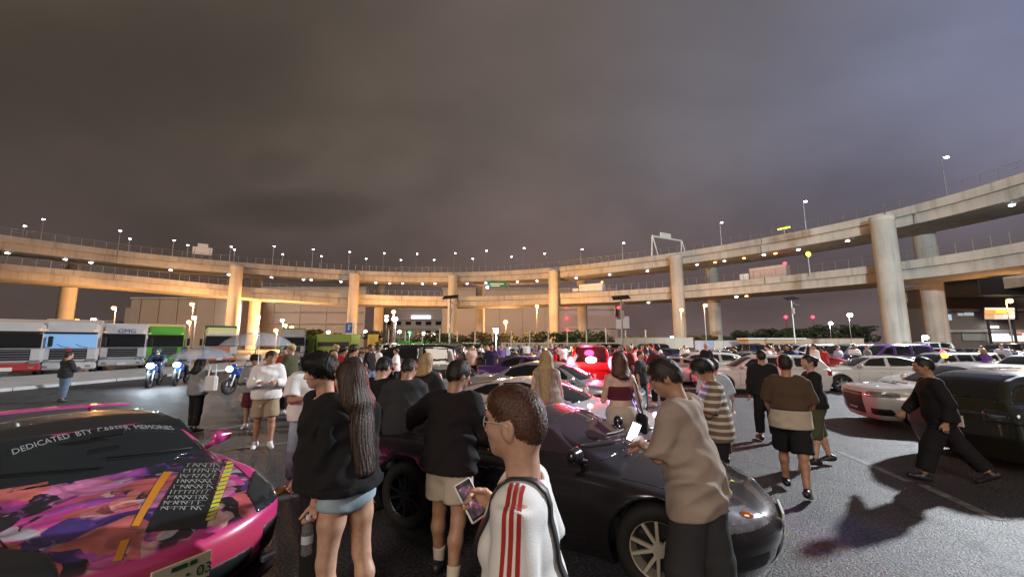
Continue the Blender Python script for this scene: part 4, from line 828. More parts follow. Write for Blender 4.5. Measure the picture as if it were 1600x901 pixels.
def make_car(spec, h, root, paint, rim, spokes=10, twin=False, glass=None, lamp=None, tl=None, seams=False, hi=False, hl_mat=None, plate=None, rwing=False, hoodlip=False):
    S = SP[spec]; W = S['W']; Hm = max(z for _, z in S['roof'])
    lo = (S['xr'] - .05, -W - .06, S['ride'] - .05); hi_ = (S['xf'] + .05, W + .06, Hm + .05); F = Field(lo, hi_, h)
    X, Y, Z = F.pts(); x1 = F.ax[0]; A = np.abs(Y)
    zt = sm_interp(x1, S['hood'], .1); sl = np.gradient(zt, F.h); sf = (1 / np.sqrt(1 + sl ** 2))[:, None, None]
    zt = zt[:, None, None]
    sec = 1 - .16 * np.clip((.62 - Z) / .62, 0, 1) ** 2 - .10 * np.clip((Z - .62) / .45, 0, 1) ** 2
    pl = (1 - .10 * np.clip((np.abs(x1) - 1.2) / 1.0, 0, 1) ** 2)[:, None, None]
    fs = A - W * sec * pl - .0
    for axx in S['ax']:
        r = np.sqrt((X - axx) ** 2 + (Z - S['wr']) ** 2); fs = fs - .03 * np.exp(-((r - S['wr'] - .06) / .11) ** 2)
    ft = (Z - zt + S['crown'] * 1.5 * (Y / W) ** 2) * sf
    # soft shoulder line pressed into the flanks
    fs = fs + .012 * np.exp(-((Z - .70) / .035) ** 2)
    xf = np.interp(F.ax[2], *zip(*S['nose']))[None, None, :] - S['curve'] * (A / W) ** 2.6; xr = np.interp(F.ax[2], *zip(*S['tail']))[None, None, :] + S['curve'] * .55 * (A / W) ** 2.6
    body = smax(ft, fs, .09); body = smax(body, X - xf, .07); body = smax(body, xr - X, .07); body = smax(body, S['ride'] - Z + 0 * X, .03)
    zr = np.where((x1 > S['roof'][0][0]) & (x1 < S['roof'][-1][0]), sm_interp(x1, S['roof'], .12), S['belt'] - .25); sl = np.gradient(sm_interp(x1, S['roof'], .12), F.h); sf2 = (1 / np.sqrt(1 + np.minimum(sl ** 2, 4)))[:, None, None]
    gt = (Z - zr[:, None, None] + .055 * (Y / .7) ** 2) * sf2
    gpl = S['gw'] - .06 * np.clip((-x1 - .6) / 1.2, 0, 1) ** 2 - .05 * np.clip((x1 - .3) / .8, 0, 1) ** 2
    gs = A - (gpl[:, None, None] - S['tum'] * (Z - S['belt']))
    gh = smax(gt, gs, .09); gh = np.maximum(gh, S['belt'] - .2 - Z)
    allb = smin(body, gh, .03)
    for axx in S['ax']:
        r = np.sqrt((X - axx) ** 2 + (Z - S['wr']) ** 2); allb = np.maximum(allb, -np.maximum(r - (S['wr'] + .045), (W - .34) - A))
    inf = .005 + .07 * h
    def emit(Fa, nm, m, parent=root):
        v, q, n = surf_nets(Fa, F.lo, F.h)
        return mesh(nm, v, q, m, parent, True, nrm=n) if len(q) else None
    out = {'body': emit(allb, 'body', paint), 'F': allb, 'ax': F.ax, 'h': F.h}
    gl = glass or M_GLASS
    # underbody
    k = MB(); k.box(((S['xf'] + S['xr']) / 2, 0, S['ride'] + .16), (S['xf'] - S['xr'] - .5, W * 1.45, .22), ch=.05); k.make('underbody', m_black, root)
    gh2 = gh - inf
    zmid = S['belt'] + .03
    cowl = np.maximum(zt - Z + .02, S['belt'] - .06 - Z + 0 * X)
    hx = np.interp(Hm - .055, [p[1] for p in S['roof']][::-1][:4], [p[0] for p in S['roof']][::-1][:4])
    out['ws'] = emit(smax(np.maximum(np.maximum(gh2, S['wsx'] - X), cowl), np.maximum(gs + .055, (Z - (Hm - .045)) + 0 * X), .03), 'windshield', gl)
    xrb = [p for p in S['roof']][2][0]
    emit(smax(np.maximum(np.maximum(gh2, X - xrb + 0 * Z), cowl), np.maximum(gs + .07, Z - (Hm - .06) + 0 * X), .03), 'rear_window', gl)
    for P in S['sw']:
        d2 = poly_sdf(P, F.ax[0][:, None], F.ax[2][None, :])[:, None, :]
        for s in (1, -1): emit(np.maximum(smax(gs - inf + 0 * Z, d2 + 0 * Y, .01), .25 - Y * s), 'side_window', gl)
    for (P, z0, z1), nm, m in ((S['hl'], 'headlight', hl_mat or m_hl), (S['tl'], 'tail_light', tl or m_tl)):
        for s in (1, -1):
            d2 = poly_sdf([(q[1], q[0]) for q in P], F.ax[0][:, None], (F.ax[1] * s)[None, :])[:, :, None]
            emit(smax(np.maximum(allb - inf, d2 + 0 * Z), np.maximum(z0 - Z, Z - z1) + 0 * X, .015), nm, m)
    for (nm, P, z0, z1) in S['gr']:
        for s in ((1, -1) if P[0][0] > 0 else (1,)):
            d2 = poly_sdf([(q[1], q[0]) for q in P], F.ax[0][:, None], (F.ax[1] * s)[None, :])[:, :, None]
            emit(smax(np.maximum(allb - inf, d2 + 0 * Z), np.maximum(z0 - Z, Z - z1) + 0 * X, .03), nm, m_grille)
    for axx in S['ax']:
        for s in (1, -1): wheel(root, axx, s * (W - .005), S['wr'], rim, spokes, twin=twin, hi=hi)
    for s in (1, -1):
        y = s * (S['gw'] + .16); xm = S['sw'][0][0][0] + .02; zm = S['belt'] + .07
        FM = Field((xm - .12, min(y - s * .26, y + s * .13), zm - .14), (xm + .12, max(y - s * .26, y + s * .13), zm + .11), .013 if hi else .022); FM.prim(dict(t='ecap', a=vec_(xm - .01, y - s * .045, zm), b=vec_(xm - .02, y + s * .04, zm + .008), ra=(.072, .062), rb=(.055, .05), u=vec_(0, 0, 1), k=.03)); XX, YY, ZZ = FM.pts(); FM.F = smax(FM.F, (xm - .055) - XX + 0 * FM.F, .012); FM.prim(dict(t='cap', a=vec_(xm, y - s * .06, zm - .04), b=vec_(xm + .03, y - s * .22, zm - .09), ra=.022, rb=.028, k=.02)); vv, qq, nn = FM.out(); mesh('mirror', vv, qq, paint, root, True, nrm=nn)
    xp = np.interp(.45, *zip(*S['nose'])); k = MB(); k.box((xp - .016, 0, .44), (.02, .34, .17), ch=.004); out['plate'] = k.make('number_plate', plate or m_plate, root)
    xp = np.interp(.62, *zip(*S['tail'])); k = MB(); k.box((xp - .015, 0, .66), (.02, .34, .17), ch=.004); k.make('number_plate', m_plate, root)
    if lamp:
        for s in (1, -1): k = MB(); z = (S['hl'][1] + S['hl'][2]) / 2; k.ball((S['xf'] - S['curve'] * .55, s * W * .74, z), (.10, .12, .07)); k.make('lamp', lamp, root)
    def side(x, z, s):
        i = int(np.clip(round((x - F.ax[0][0]) / F.h), 0, len(F.ax[0]) - 1)); kz = int(np.clip(round((z - F.ax[2][0]) / F.h), 0, len(F.ax[2]) - 1)); col = allb[i, :, kz]; col = col if s > 0 else col[::-1]; ya = F.ax[1] if s > 0 else F.ax[1][::-1]
        for q in range(len(col) - 1, 0, -1):
            if col[q] > 0 >= col[q - 1]: t = col[q] / (col[q] - col[q - 1]); return ya[q] + (ya[q - 1] - ya[q]) * t
        return s * W * .8
    def topz(x, y):
        gx = np.clip((x - F.ax[0][0]) / F.h, 0, len(F.ax[0]) - 1.001); gy = np.clip((y - F.ax[1][0]) / F.h, 0, len(F.ax[1]) - 1.001); r = 0
        i, j = int(gx), int(gy); fx, fy = gx - i, gy - j
        for a in (0, 1):
            for b in (0, 1):
                col = allb[i + a, j + b]; z = F.ax[2][0]
                nz = np.nonzero(col < 0)[0]
                if len(nz): q = nz[-1]; z = F.ax[2][q] + F.h * (col[q] / (col[q] - col[min(q + 1, len(col) - 1)] + 1e-9))
                r += z * (fx if a else 1 - fx) * (fy if b else 1 - fy)
        return r
    if seams:
        from mathutils.bvhtree import BVHTree
        bo = out['body'].data; bvh = BVHTree.FromPolygons([v.co for v in bo.vertices], [p.vertices for p in bo.polygons]); out['bvh'] = bvh
        def topz(x, y):
            h_ = bvh.ray_cast(Vector((x, y, 3)), Vector((0, 0, -1)))[0]; return h_.z if h_ else S['ride']
    out['side'] = side; out['topz'] = topz
    def ribbon(pts, wid, up, lift, nm='panel_gap', m=None):
        v = []; f = []
        pts = [Vector(p) for p in pts]
        for i, p in enumerate(pts):
            t = (pts[min(i + 1, len(pts) - 1)] - pts[max(i - 1, 0)]).normalized(); n = t.cross(Vector(up)).normalized() * wid / 2; o = Vector(up) * lift; v += [p + n + o, p - n + o]
        for i in range(len(pts) - 1): f.append((2 * i, 2 * i + 1, 2 * i + 3, 2 * i + 2))
        return mesh(nm, v, f, m or m_trim, root)
    out['ribbon'] = ribbon
    if seams:
        xd0, xd1 = S['sw'][0][0][0] + .10, S['sw'][0][-1][0] - .03; zb = S['ride'] + .16
        for s in (1, -1):
            path = [(xd0 - .02, z) for z in np.arange(S['belt'] - .03, zb, -.03)] + [(x, zb) for x in np.arange(xd0 - .02, xd1, -.05)] + [(xd1 - .02, z) for z in np.arange(zb, S['belt'] - .02, .03)]
            ys = np.array([side(x, z, s) for x, z in path]); ys = smooth(ys, 3)
            ribbon([(x, y, z) for (x, z), y in zip(path, ys)], .009, (0, s, 0), .004)
            hx_ = xd1 + .22; yh = side(hx_, S['belt'] - .14, s); k = MB(); k.box((hx_, yh + s * .012, S['belt'] - .14), (.2, .03, .035), ch=.01); k.make('door_handle', paint, root)
        hx0 = S['roof'][-1][0] + .02
        for s in (1, -1):
            pts = [(x, s * (W - .13 - .1 * (x - hx0)), topz(x, s * (W - .13 - .1 * (x - hx0)))) for x in np.arange(hx0, S['xf'] - .3, .05)]; ribbon(pts, .009, (0, 0, 1), .004)
    if rwing:
        k = MB(); xw = S['xr'] + .2; zw = S['hood'][1][1] + .22
        k.box((xw, 0, zw), (.24, W * 1.85, .025), Matrix.Rotation(R(-6), 3, 'Y'), .01)
        for s in (1, -1): k.box((xw, s * W * .93, zw), (.3, .015, .16), None, .004); k.box((xw + .02, s * W * .55, zw - .13), (.1, .02, .26), None, .004)
        k.make('rear_wing', paint, root)
    return out
def paintm(name, c, rough=.35, metal=0., coat=1., var=.06): return mat('car_paint_' + name, c, rough, metal, coat, var, 2.0)

# ================================================================== PEOPLE
def skinm(name, c): return mat('skin_' + name, c, .48, var=.22, vscale=16, sss=.10, bump=.10, bscale=420, vcol=(c[0] * .86, c[1] * .70, c[2] * .66))
SKIN = [skinm('light', (.52, .33, .235)), skinm('tan', (.40, .235, .15)), skinm('deep', (.28, .16, .10)), skinm('pale', (.60, .41, .32))]
def hairm(name, c): return mat('hair_' + name, c, .5, var=.5, vscale=60, bump=.3, bscale=140)
HAIR = {'black': hairm('black', (.012, .010, .009)), 'brown': hairm('brown', (.055, .028, .017)), 'dark': hairm('darkbrown', (.025, .015, .010)), 'blond': hairm('blond', (.42, .28, .13)), 'auburn': hairm('auburn', (.09, .036, .018))}
def cloth(name, c, var=.12): return mat('cloth_' + name, c, .9, var=var, vscale=7, bump=.12, bscale=220, spec=.25)
C_ = {'black': cloth('black', (.014, .014, .015)), 'char': cloth('charcoal', (.035, .035, .038)), 'white': cloth('white', (.74, .73, .71), .05), 'grey': cloth('grey', (.25, .25, .26)), 'beige': cloth('beige', (.46, .40, .31)), 'tan': cloth('tan', (.36, .28, .19)), 'taupe': cloth('taupe', (.34, .27, .22)), 'navy': cloth('navy', (.02, .028, .06)), 'denim': cloth('denim', (.13, .19, .28), .3), 'ltdenim': cloth('light_denim', (.33, .42, .48), .2), 'red': cloth('red', (.42, .03, .03)), 'olive': cloth('olive', (.07, .075, .04)), 'blue': cloth('blue', (.08, .14, .38)), 'purple': cloth('purple', (.14, .07, .28)), 'yellow': cloth('yellow', (.62, .36, .05)), 'lilac': cloth('lilac', (.45, .42, .58)), 'maroon': cloth('maroon', (.11, .02, .03)), 'cream': cloth('cream', (.62, .56, .45)), 'brown': cloth('brown', (.09, .055, .035)), 'pink': cloth('pink', (.55, .25, .28)), 'teal': cloth('teal', (.05, .2, .2))}
m_shoe_w = mat('shoe_white', (.72, .72, .72), .5); m_shoe_b = mat('shoe_black', (.015, .015, .015), .45); m_sole = mat('shoe_sole', (.5, .5, .48), .7)
m_eye = mat('eye_white', (.7, .68, .66), .2); m_iris = mat('iris_dark', (.02, .012, .008), .1); m_lip = mat('lip', (.36, .14, .11), .45)

def vec(*a): return np.array(a, float)
def nrm_(v): return np.array(v, float) / max(np.linalg.norm(v), 1e-9)
def rotm(axis, ang): M3 = Matrix.Rotation(ang, 3, Vector(axis)); return np.array([[M3[i][j] for j in range(3)] for i in range(3)])

def skeleton(H=1.72, sex='m', lean=0., side=0., twist=0., hy=0., hp=0., hr=0., aL=None, aR=None, legs=((4, 3, 3), (-3, 3, 3)), build=1.0):
    """facing +Y, right hand on +X. lean/side/twist in degrees; hy, hp, hr = head yaw (left +), pitch (down +), roll."""
    f = H / 1.72; J = {'f': f, 'sex': sex, 'b': build}
    fem = sex == 'f'
    U = rotm((1, 0, 0), -R(lean)) @ rotm((0, 1, 0), R(side)) @ vec(0, 0, 1); Fw = nrm_(rotm((1, 0, 0), -R(lean)) @ vec(0, 1, 0)); Rt = nrm_(np.cross(Fw, U))
    tw = rotm(tuple(U), R(twist)); Rs = tw @ Rt; Fs = tw @ Fw
    hipw = (.085 if not fem else .088) * f; shw = (.178 if not fem else .152) * f * build
    P = vec(0, 0, 0)
    hips = {1: P + Rt * hipw - U * .02, -1: P - Rt * hipw - U * .02}
    J['U'], J['Fw'], J['Rt'], J['Rs'], J['Fs'] = U, Fw, Rt, Rs, Fs
    J['P'] = P; J['waist'] = P + U * .15 * f + Fw * .0; J['chest'] = P + U * .33 * f + Fw * .012; J['N'] = P + U * .495 * f - Fw * .012
    J['sh'] = {1: P + U * .452 * f + Rs * shw - Fs * .005, -1: P + U * .452 * f - Rs * shw - Fs * .005}
    hd = rotm(tuple(U), R(hy)); hF = hd @ Fw; hR = nrm_(np.cross(hF, U)); M3 = rotm(tuple(hR), -R(hp)); hF = M3 @ hF; hU = nrm_(np.cross(hR, hF)); M3 = rotm(tuple(hF), R(hr)); hU = M3 @ hU; hR = nrm_(np.cross(hF, hU))
    J['hF'], J['hU'], J['hR'] = hF, hU, hR; hs = .985 if not fem else .95; J['hs'] = hs
    J['head'] = J['N'] + U * .06 * f + hF * .028 + hU * .125 * hs
    J['arm'] = {}
    for s, a in ((1, aR), (-1, aL)):
        a = a or {}; up = a.get('u', (s * .16, .02, -1)); fo = a.get('f', (s * .08, .18, -1)); up = nrm_(up); fo = nrm_(fo)
        E = J['sh'][s] + up * .285 * f; Wr = E + fo * .255 * f; hdv = nrm_(a.get('h', fo)); J['arm'][s] = dict(E=E, W=Wr, u=up, f=fo, h=hdv, n=nrm_(a.get('n', np.cross(hdv, vec(0, 1, 0)) * s + vec(-s * .2, 0, 0))), curl=a.get('curl', .45), thumb=a.get('thumb', 1))
    J['leg'] = {}
    for s, (th, kn, sp) in ((1, legs[1]), (-1, legs[0])):
        d = rotm((1, 0, 0), R(th)) @ vec(s * math.sin(R(sp)), 0, -math.cos(R(sp))); d2 = rotm((1, 0, 0), R(th - kn)) @ vec(s * math.sin(R(sp * .3)), 0, -1)
        K = hips[s] + d * .425 * f; A_ = K + nrm_(d2) * .405 * f; tip = rotm((1, 0, 0), R((th - kn) * .8)) @ vec(s * .18, 1, 0); tip = nrm_(tip)
        J['leg'][s] = dict(hip=hips[s], K=K, A=A_, toe=tip)
    # stand on the ground: lowest heel or toe touches z = 0
    low = 9
    for s in (1, -1):
        l = J['leg'][s]; low = min(low, l['A'][2] - .085 * f, l['A'][2] + l['toe'][2] * .18 * f - .085 * f)
    J['dz'] = -low
    def sh_(o):
        if isinstance(o, dict): return {k: sh_(v) if k not in ('U', 'Fw', 'Rt', 'Rs', 'Fs', 'hF', 'hU', 'hR', 'u', 'f', 'h', 'n', 'toe', 'curl', 'thumb') else v for k, v in o.items()}
        if isinstance(o, np.ndarray): return o + vec(0, 0, J['dz'])
        return o
    keep = {k: J[k] for k in ('f', 'sex', 'b', 'hs', 'dz')}; J = sh_(J); J.update(keep); return J

def torso_prims(J, loose=0.):
    f, fem, b = J['f'], J['sex'] == 'f', J['b']; U, Rt, Rs = J['U'], J['Rt'], J['Rs']; E = lambda a, b_, ra, rb, u, k=.05: dict(t='ecap', a=a, b=b_, ra=ra, rb=rb, u=u, k=k)
    hip = (.168 * f, .118 * f) if fem else (.158 * f * b, .112 * f * b); wa = (.128 * f, .095 * f) if fem else (.145 * f * b, .102 * f * b); ch = (.142 * f, .105 * f) if fem else (.165 * f * b, .115 * f * b)
    if loose: wa = (max(wa[0], (hip[0] + ch[0]) / 2 * (.98)), max(wa[1], (hip[1] + ch[1]) / 2))
    p = [E(J['P'] - U * .05 * f, J['P'] + U * .03 * f, (hip[0] * .93, hip[1]), hip, Rt), E(J['P'] + U * .03 * f, J['waist'], hip, wa, Rt), E(J['waist'], J['chest'], wa, ch, nrm_(Rt + Rs)), E(J['chest'], J['P'] + U * .42 * f - J['Fw'] * .005, ch, (.13 * f * b, .078 * f), Rs),
         dict(t='cap', a=J['sh'][1] - Rs * .035, b=J['sh'][-1] + Rs * .035, ra=.055 * f, rb=.055 * f, k=.06), dict(t='cap', a=J['N'] - U * .05 * f, b=J['sh'][1] - Rs * .05 * f, ra=.052 * f, rb=.045 * f, k=.05), dict(t='cap', a=J['N'] - U * .05 * f, b=J['sh'][-1] + Rs * .05 * f, ra=.052 * f, rb=.045 * f, k=.05)]
    if fem:
        for s in (1, -1): c = J['chest'] + J['Fs'] * .07 * f + Rs * s * .068 * f + U * .0; p.append(dict(t='ell', c=c, r=(.062 * f, .06 * f, .062 * f), k=.04))
    return p
def arm_prims(J, s, hand=True):
    f, a, b = J['f'], J['arm'][s], (.9 if J['sex'] == 'f' else J['b']); S = J['sh'][s]; C = lambda a_, b_, ra, rb, k=.02: dict(t='cap', a=a_, b=b_, ra=ra, rb=rb, k=k)
    p = [C(S, S + a['u'] * .12 * f, .056 * f * b, .049 * f * b, .03), C(S + a['u'] * .12 * f, a['E'], .049 * f * b, .040 * f * b), C(a['E'], a['E'] + a['f'] * .08 * f, .040 * f * b, .041 * f * b), C(a['E'] + a['f'] * .08 * f, a['W'], .041 * f * b, .026 * f * b)]
    if hand: p += hand_prims(J, s)
    return p
def hand_prims(J, s):
    f, a = J['f'], J['arm'][s]; d, n = a['h'], a['n']; n = nrm_(n - d * (n @ d)); sd = np.cross(d, n) * 1.0; W_ = a['W']; sc = f * (.92 if J['sex'] == 'f' else 1.0)
    p = [dict(t='ecap', a=W_ + d * .01 * sc, b=W_ + d * .085 * sc, ra=(.028 * sc, .020 * sc), rb=(.042 * sc, .015 * sc), u=sd, k=.018)]
    L_ = (.070, .078, .073, .058); c = a['curl']
    if not isinstance(c, (tuple, list)): c = (c, c * 1.05, c * 1.12, c * 1.25)
    for i in range(4):
        o = W_ + d * (.088 - .004 * abs(i - 1.2)) * sc + sd * (.031 - .0205 * i) * sc * a['thumb']; q = o; dd = d
        for j, fr in enumerate((.45, .31, .24)):
            ang = c[i] * (.9, 1.1, .8)[j]; ax = np.cross(d, n); dd = rotm(tuple(ax), -ang) @ dd if False else nrm_(dd * math.cos(ang) + nrm_(n - dd * (n @ dd)) * math.sin(ang)); q2 = q + dd * L_[i] * fr * sc; p.append(dict(t='cap', a=q, b=q2, ra=(.0092 - .0008 * j) * sc, rb=(.0086 - .0008 * j) * sc, k=.006)); q = q2
    b0 = W_ + d * .03 * sc + sd * .03 * sc * a['thumb']; d1 = nrm_(d * .75 + sd * .65 * a['thumb'] + n * .35); b1 = b0 + d1 * .042 * sc; d2 = nrm_(d * .9 + sd * .2 * a['thumb'] + n * (.35 + .3 * (c[0] > .5))); b2 = b1 + d2 * .033 * sc; b3 = b2 + nrm_(d2 + n * .25) * .026 * sc
    return p + [dict(t='cap', a=b0, b=b1, ra=.016 * sc, rb=.0115 * sc, k=.012), dict(t='cap', a=b1, b=b2, ra=.0115 * sc, rb=.0105 * sc, k=.006), dict(t='cap', a=b2, b=b3, ra=.0105 * sc, rb=.0085 * sc, k=.006)]
def leg_prims(J, s, foot=True):
    f, l, b = J['f'], J['leg'][s], J['b'] if J['sex'] == 'm' else 1.0; C = lambda a_, b_, ra, rb, k=.03: dict(t='cap', a=a_, b=b_, ra=ra, rb=rb, k=k); hip, K, A_ = l['hip'], l['K'], l['A']
    bk = nrm_(np.cross(K - A_, vec(1, 0, 0))) * (1 if np.cross(K - A_, vec(1, 0, 0))[1] < 0 else -1)
    t = (.096 if J['sex'] == 'f' else .090) * f * b
    p = [C(hip, hip + (K - hip) * .45, t, t * .84), C(hip + (K - hip) * .45, K, t * .84, .056 * f * b), C(K, K + (A_ - K) * .32 + bk * .018 * f, .055 * f * b, .058 * f * b), C(K + (A_ - K) * .32 + bk * .018 * f, A_, .056 * f * b, .036 * f)]
    if foot: p += [C(A_ - vec(0, 0, .03 * f), A_ + l['toe'] * .14 * f - vec(0, 0, .055 * f), .036 * f, .028 * f)]
    return p
def head_prims(J):
    f, c, hU, hF, hR, hs = J['f'], J['head'], J['hU'], J['hF'], J['hR'], J['hs']; M_ = np.stack([hR, hF, hU], 1); P = lambda x, y, z: c + (hR * x + hF * y + hU * z) * hs; fem = J['sex'] == 'f'
    E = lambda x, y, z, r, k=.02, M2=None: dict(t='ell', c=P(x, y, z), r=tuple(q * hs for q in r), M=M_ if M2 is None else M2, k=k)
    p = [E(0, -.012, .030, (.074, .094, .088)), E(0, .026, .0, (.064, .066, .085), .03), E(0, .034, -.055, (.050 if fem else .055, .056, .050), .03), E(0, .066, -.088, (.022 if fem else .026, .022, .019), .022),
         E(0, -.055, -.015, (.058, .050, .062), .03),
         dict(t='cap', a=P(0, .088, .022), b=P(0, .106, -.022), ra=.0085, rb=.0125, k=.012), E(.012, .094, -.026, (.010, .011, .008), .01), E(-.012, .094, -.026, (.010, .011, .008), .01),
         E(0, .086, -.050, (.022, .012, .0075), .010), E(0, .084, -.061, (.019, .012, .0075), .008), E(0, .078, .040, (.05, .018, .014), .02), E(.040, .060, -.018, (.026, .024, .024), .02), E(-.040, .060, -.018, (.026, .024, .024), .02)]
    for s in (1, -1):
        p += [E(s * .074, -.008, -.008, (.010, .021, .031), .008), E(s * .080, -.016, -.002, (.006, .015, .026), .008)]
    p.append(dict(t='cap', a=J['N'] - J['U'] * .06 * f, b=P(0, -.022, -.055), ra=(.052 if fem else .062) * f, rb=(.048 if fem else .057), k=.03))
    return p
def wr_noise(X, Y, Z, amp, seed=0., s=1.):
    q = 1 if seed % 2 < 1 else -1; wx = .035 * np.sin(13 * Z + 7 * X + seed); wz = .03 * np.sin(15 * X + 11 * Y - 6 * Z + 2 * seed)
    r1 = 1 - 2 * np.abs(np.sin((15 * (Z + wz) + q * 13 * (X + wx) + 9 * Y + seed))); r2 = 1 - 2 * np.abs(np.sin((20 * (Z + wx) - q * 9 * X + 14 * (Y + wz) + 2.3 * seed)))
    m1 = .5 + .5 * np.sin(8 * Z + 5 * X * q + seed); m2 = .5 + .5 * np.sin(9 * Y - 7 * Z + 1.3 * seed); c = np.sin(61 * s * X + 40 * s * Y + 23 * s * Z + seed * 3)
    return -amp * (.75 * r1 * m1 + .6 * r2 * m2) + amp * .12 * c

def hair_strands(F, ho, J, HP, m, r, style, n, seed):
    """thin locks combed over the hair mass, following its surface downwards from the crown"""
    rng = np.random.RandomState(int(seed * 100)); co = np.array([v.co for v in ho.data.vertices]); gx = [np.gradient(F.F, F.h, axis=i) for i in range(3)]
    def samp(A, p):
        g = np.clip((p - F.lo) / F.h, 0, np.array(F.F.shape) - 1.001); i = g.astype(int); f = g - i; o = 0
        for a in (0, 1):
            for b in (0, 1):
                for c in (0, 1): o = o + A[i[:, 0] + a, i[:, 1] + b, i[:, 2] + c] * (f[:, 0] if a else 1 - f[:, 0]) * (f[:, 1] if b else 1 - f[:, 1]) * (f[:, 2] if c else 1 - f[:, 2])
        return o
    lng = style in ('long', 'mid'); crown = HP(0, -.045, .125); p = co[rng.randint(0, len(co), n)]
    if lng: p = p[p[:, 2] > J['head'][2] - .12]; p = np.concatenate([p, p + rng.normal(0, .004, p.shape)])
    steps, st = (34, .019) if style == 'long' else ((20, .017) if lng else (9 if style == 'mop' else 7 if style != 'fade' else 4, .0085 if style != 'fade' else .005)); lift = rng.uniform(.0005, .009 if style == 'mop' else .006 if style != 'fade' else .0025, len(p)); P = []; cur = rng.normal(0, .06 if style == 'fade' else .14, (len(p), 3))
    for k in range(steps + 1):
        G = np.stack([samp(g, p) for g in gx], 1); G /= np.maximum(np.linalg.norm(G, axis=1), 1e-6)[:, None]; p = p - G * np.clip(samp(F.F, p) - lift * (1 + .10 * k * (not lng)), -.02, .02 if (lng or k < 3) else 0)[:, None]; P.append((p.copy(), G))
        d = (p - crown); d /= np.maximum(np.linalg.norm(d, axis=1), 1e-6)[:, None]; w = 1.0 if lng else .35; d = d * (1 - .5 * w) + vec(0, 0, -w) + cur * (.35 if lng else 1.) + (J['hF'] * .35 if not lng else 0); d -= G * (d * G).sum(1)[:, None]; d /= np.maximum(np.linalg.norm(d, axis=1), 1e-6)[:, None]; p = p + d * st
    V = []; Fc = []; wd = rng.uniform(.0012, .0026, len(p)) * (1.3 if lng else 1.) * (1 if n > 800 else 2.2)
    S_ = len(P); nS = len(p); side = []
    for k in range(S_):
        t = P[min(k + 1, S_ - 1)][0] - P[max(k - 1, 0)][0]; s = np.cross(t, P[k][1]); s /= np.maximum(np.linalg.norm(s, axis=1), 1e-6)[:, None]; w_ = wd * (1 - .8 * (k / (S_ - 1)) ** 2); V.append(P[k][0] + s * w_[:, None]); V.append(P[k][0] - s * w_[:, None])
    V = np.stack(V, 1).reshape(-1, 3); b = (np.arange(nS) * 2 * S_)[:, None] + 2 * np.arange(S_ - 1)[None, :]; b = b.ravel(); Q = np.stack([b, b + 1, b + 3, b + 2], 1)
    o = mesh('hair_strands', V, Q, m, r, True); o['kind'] = 'stuff'; return o
PN = [0]
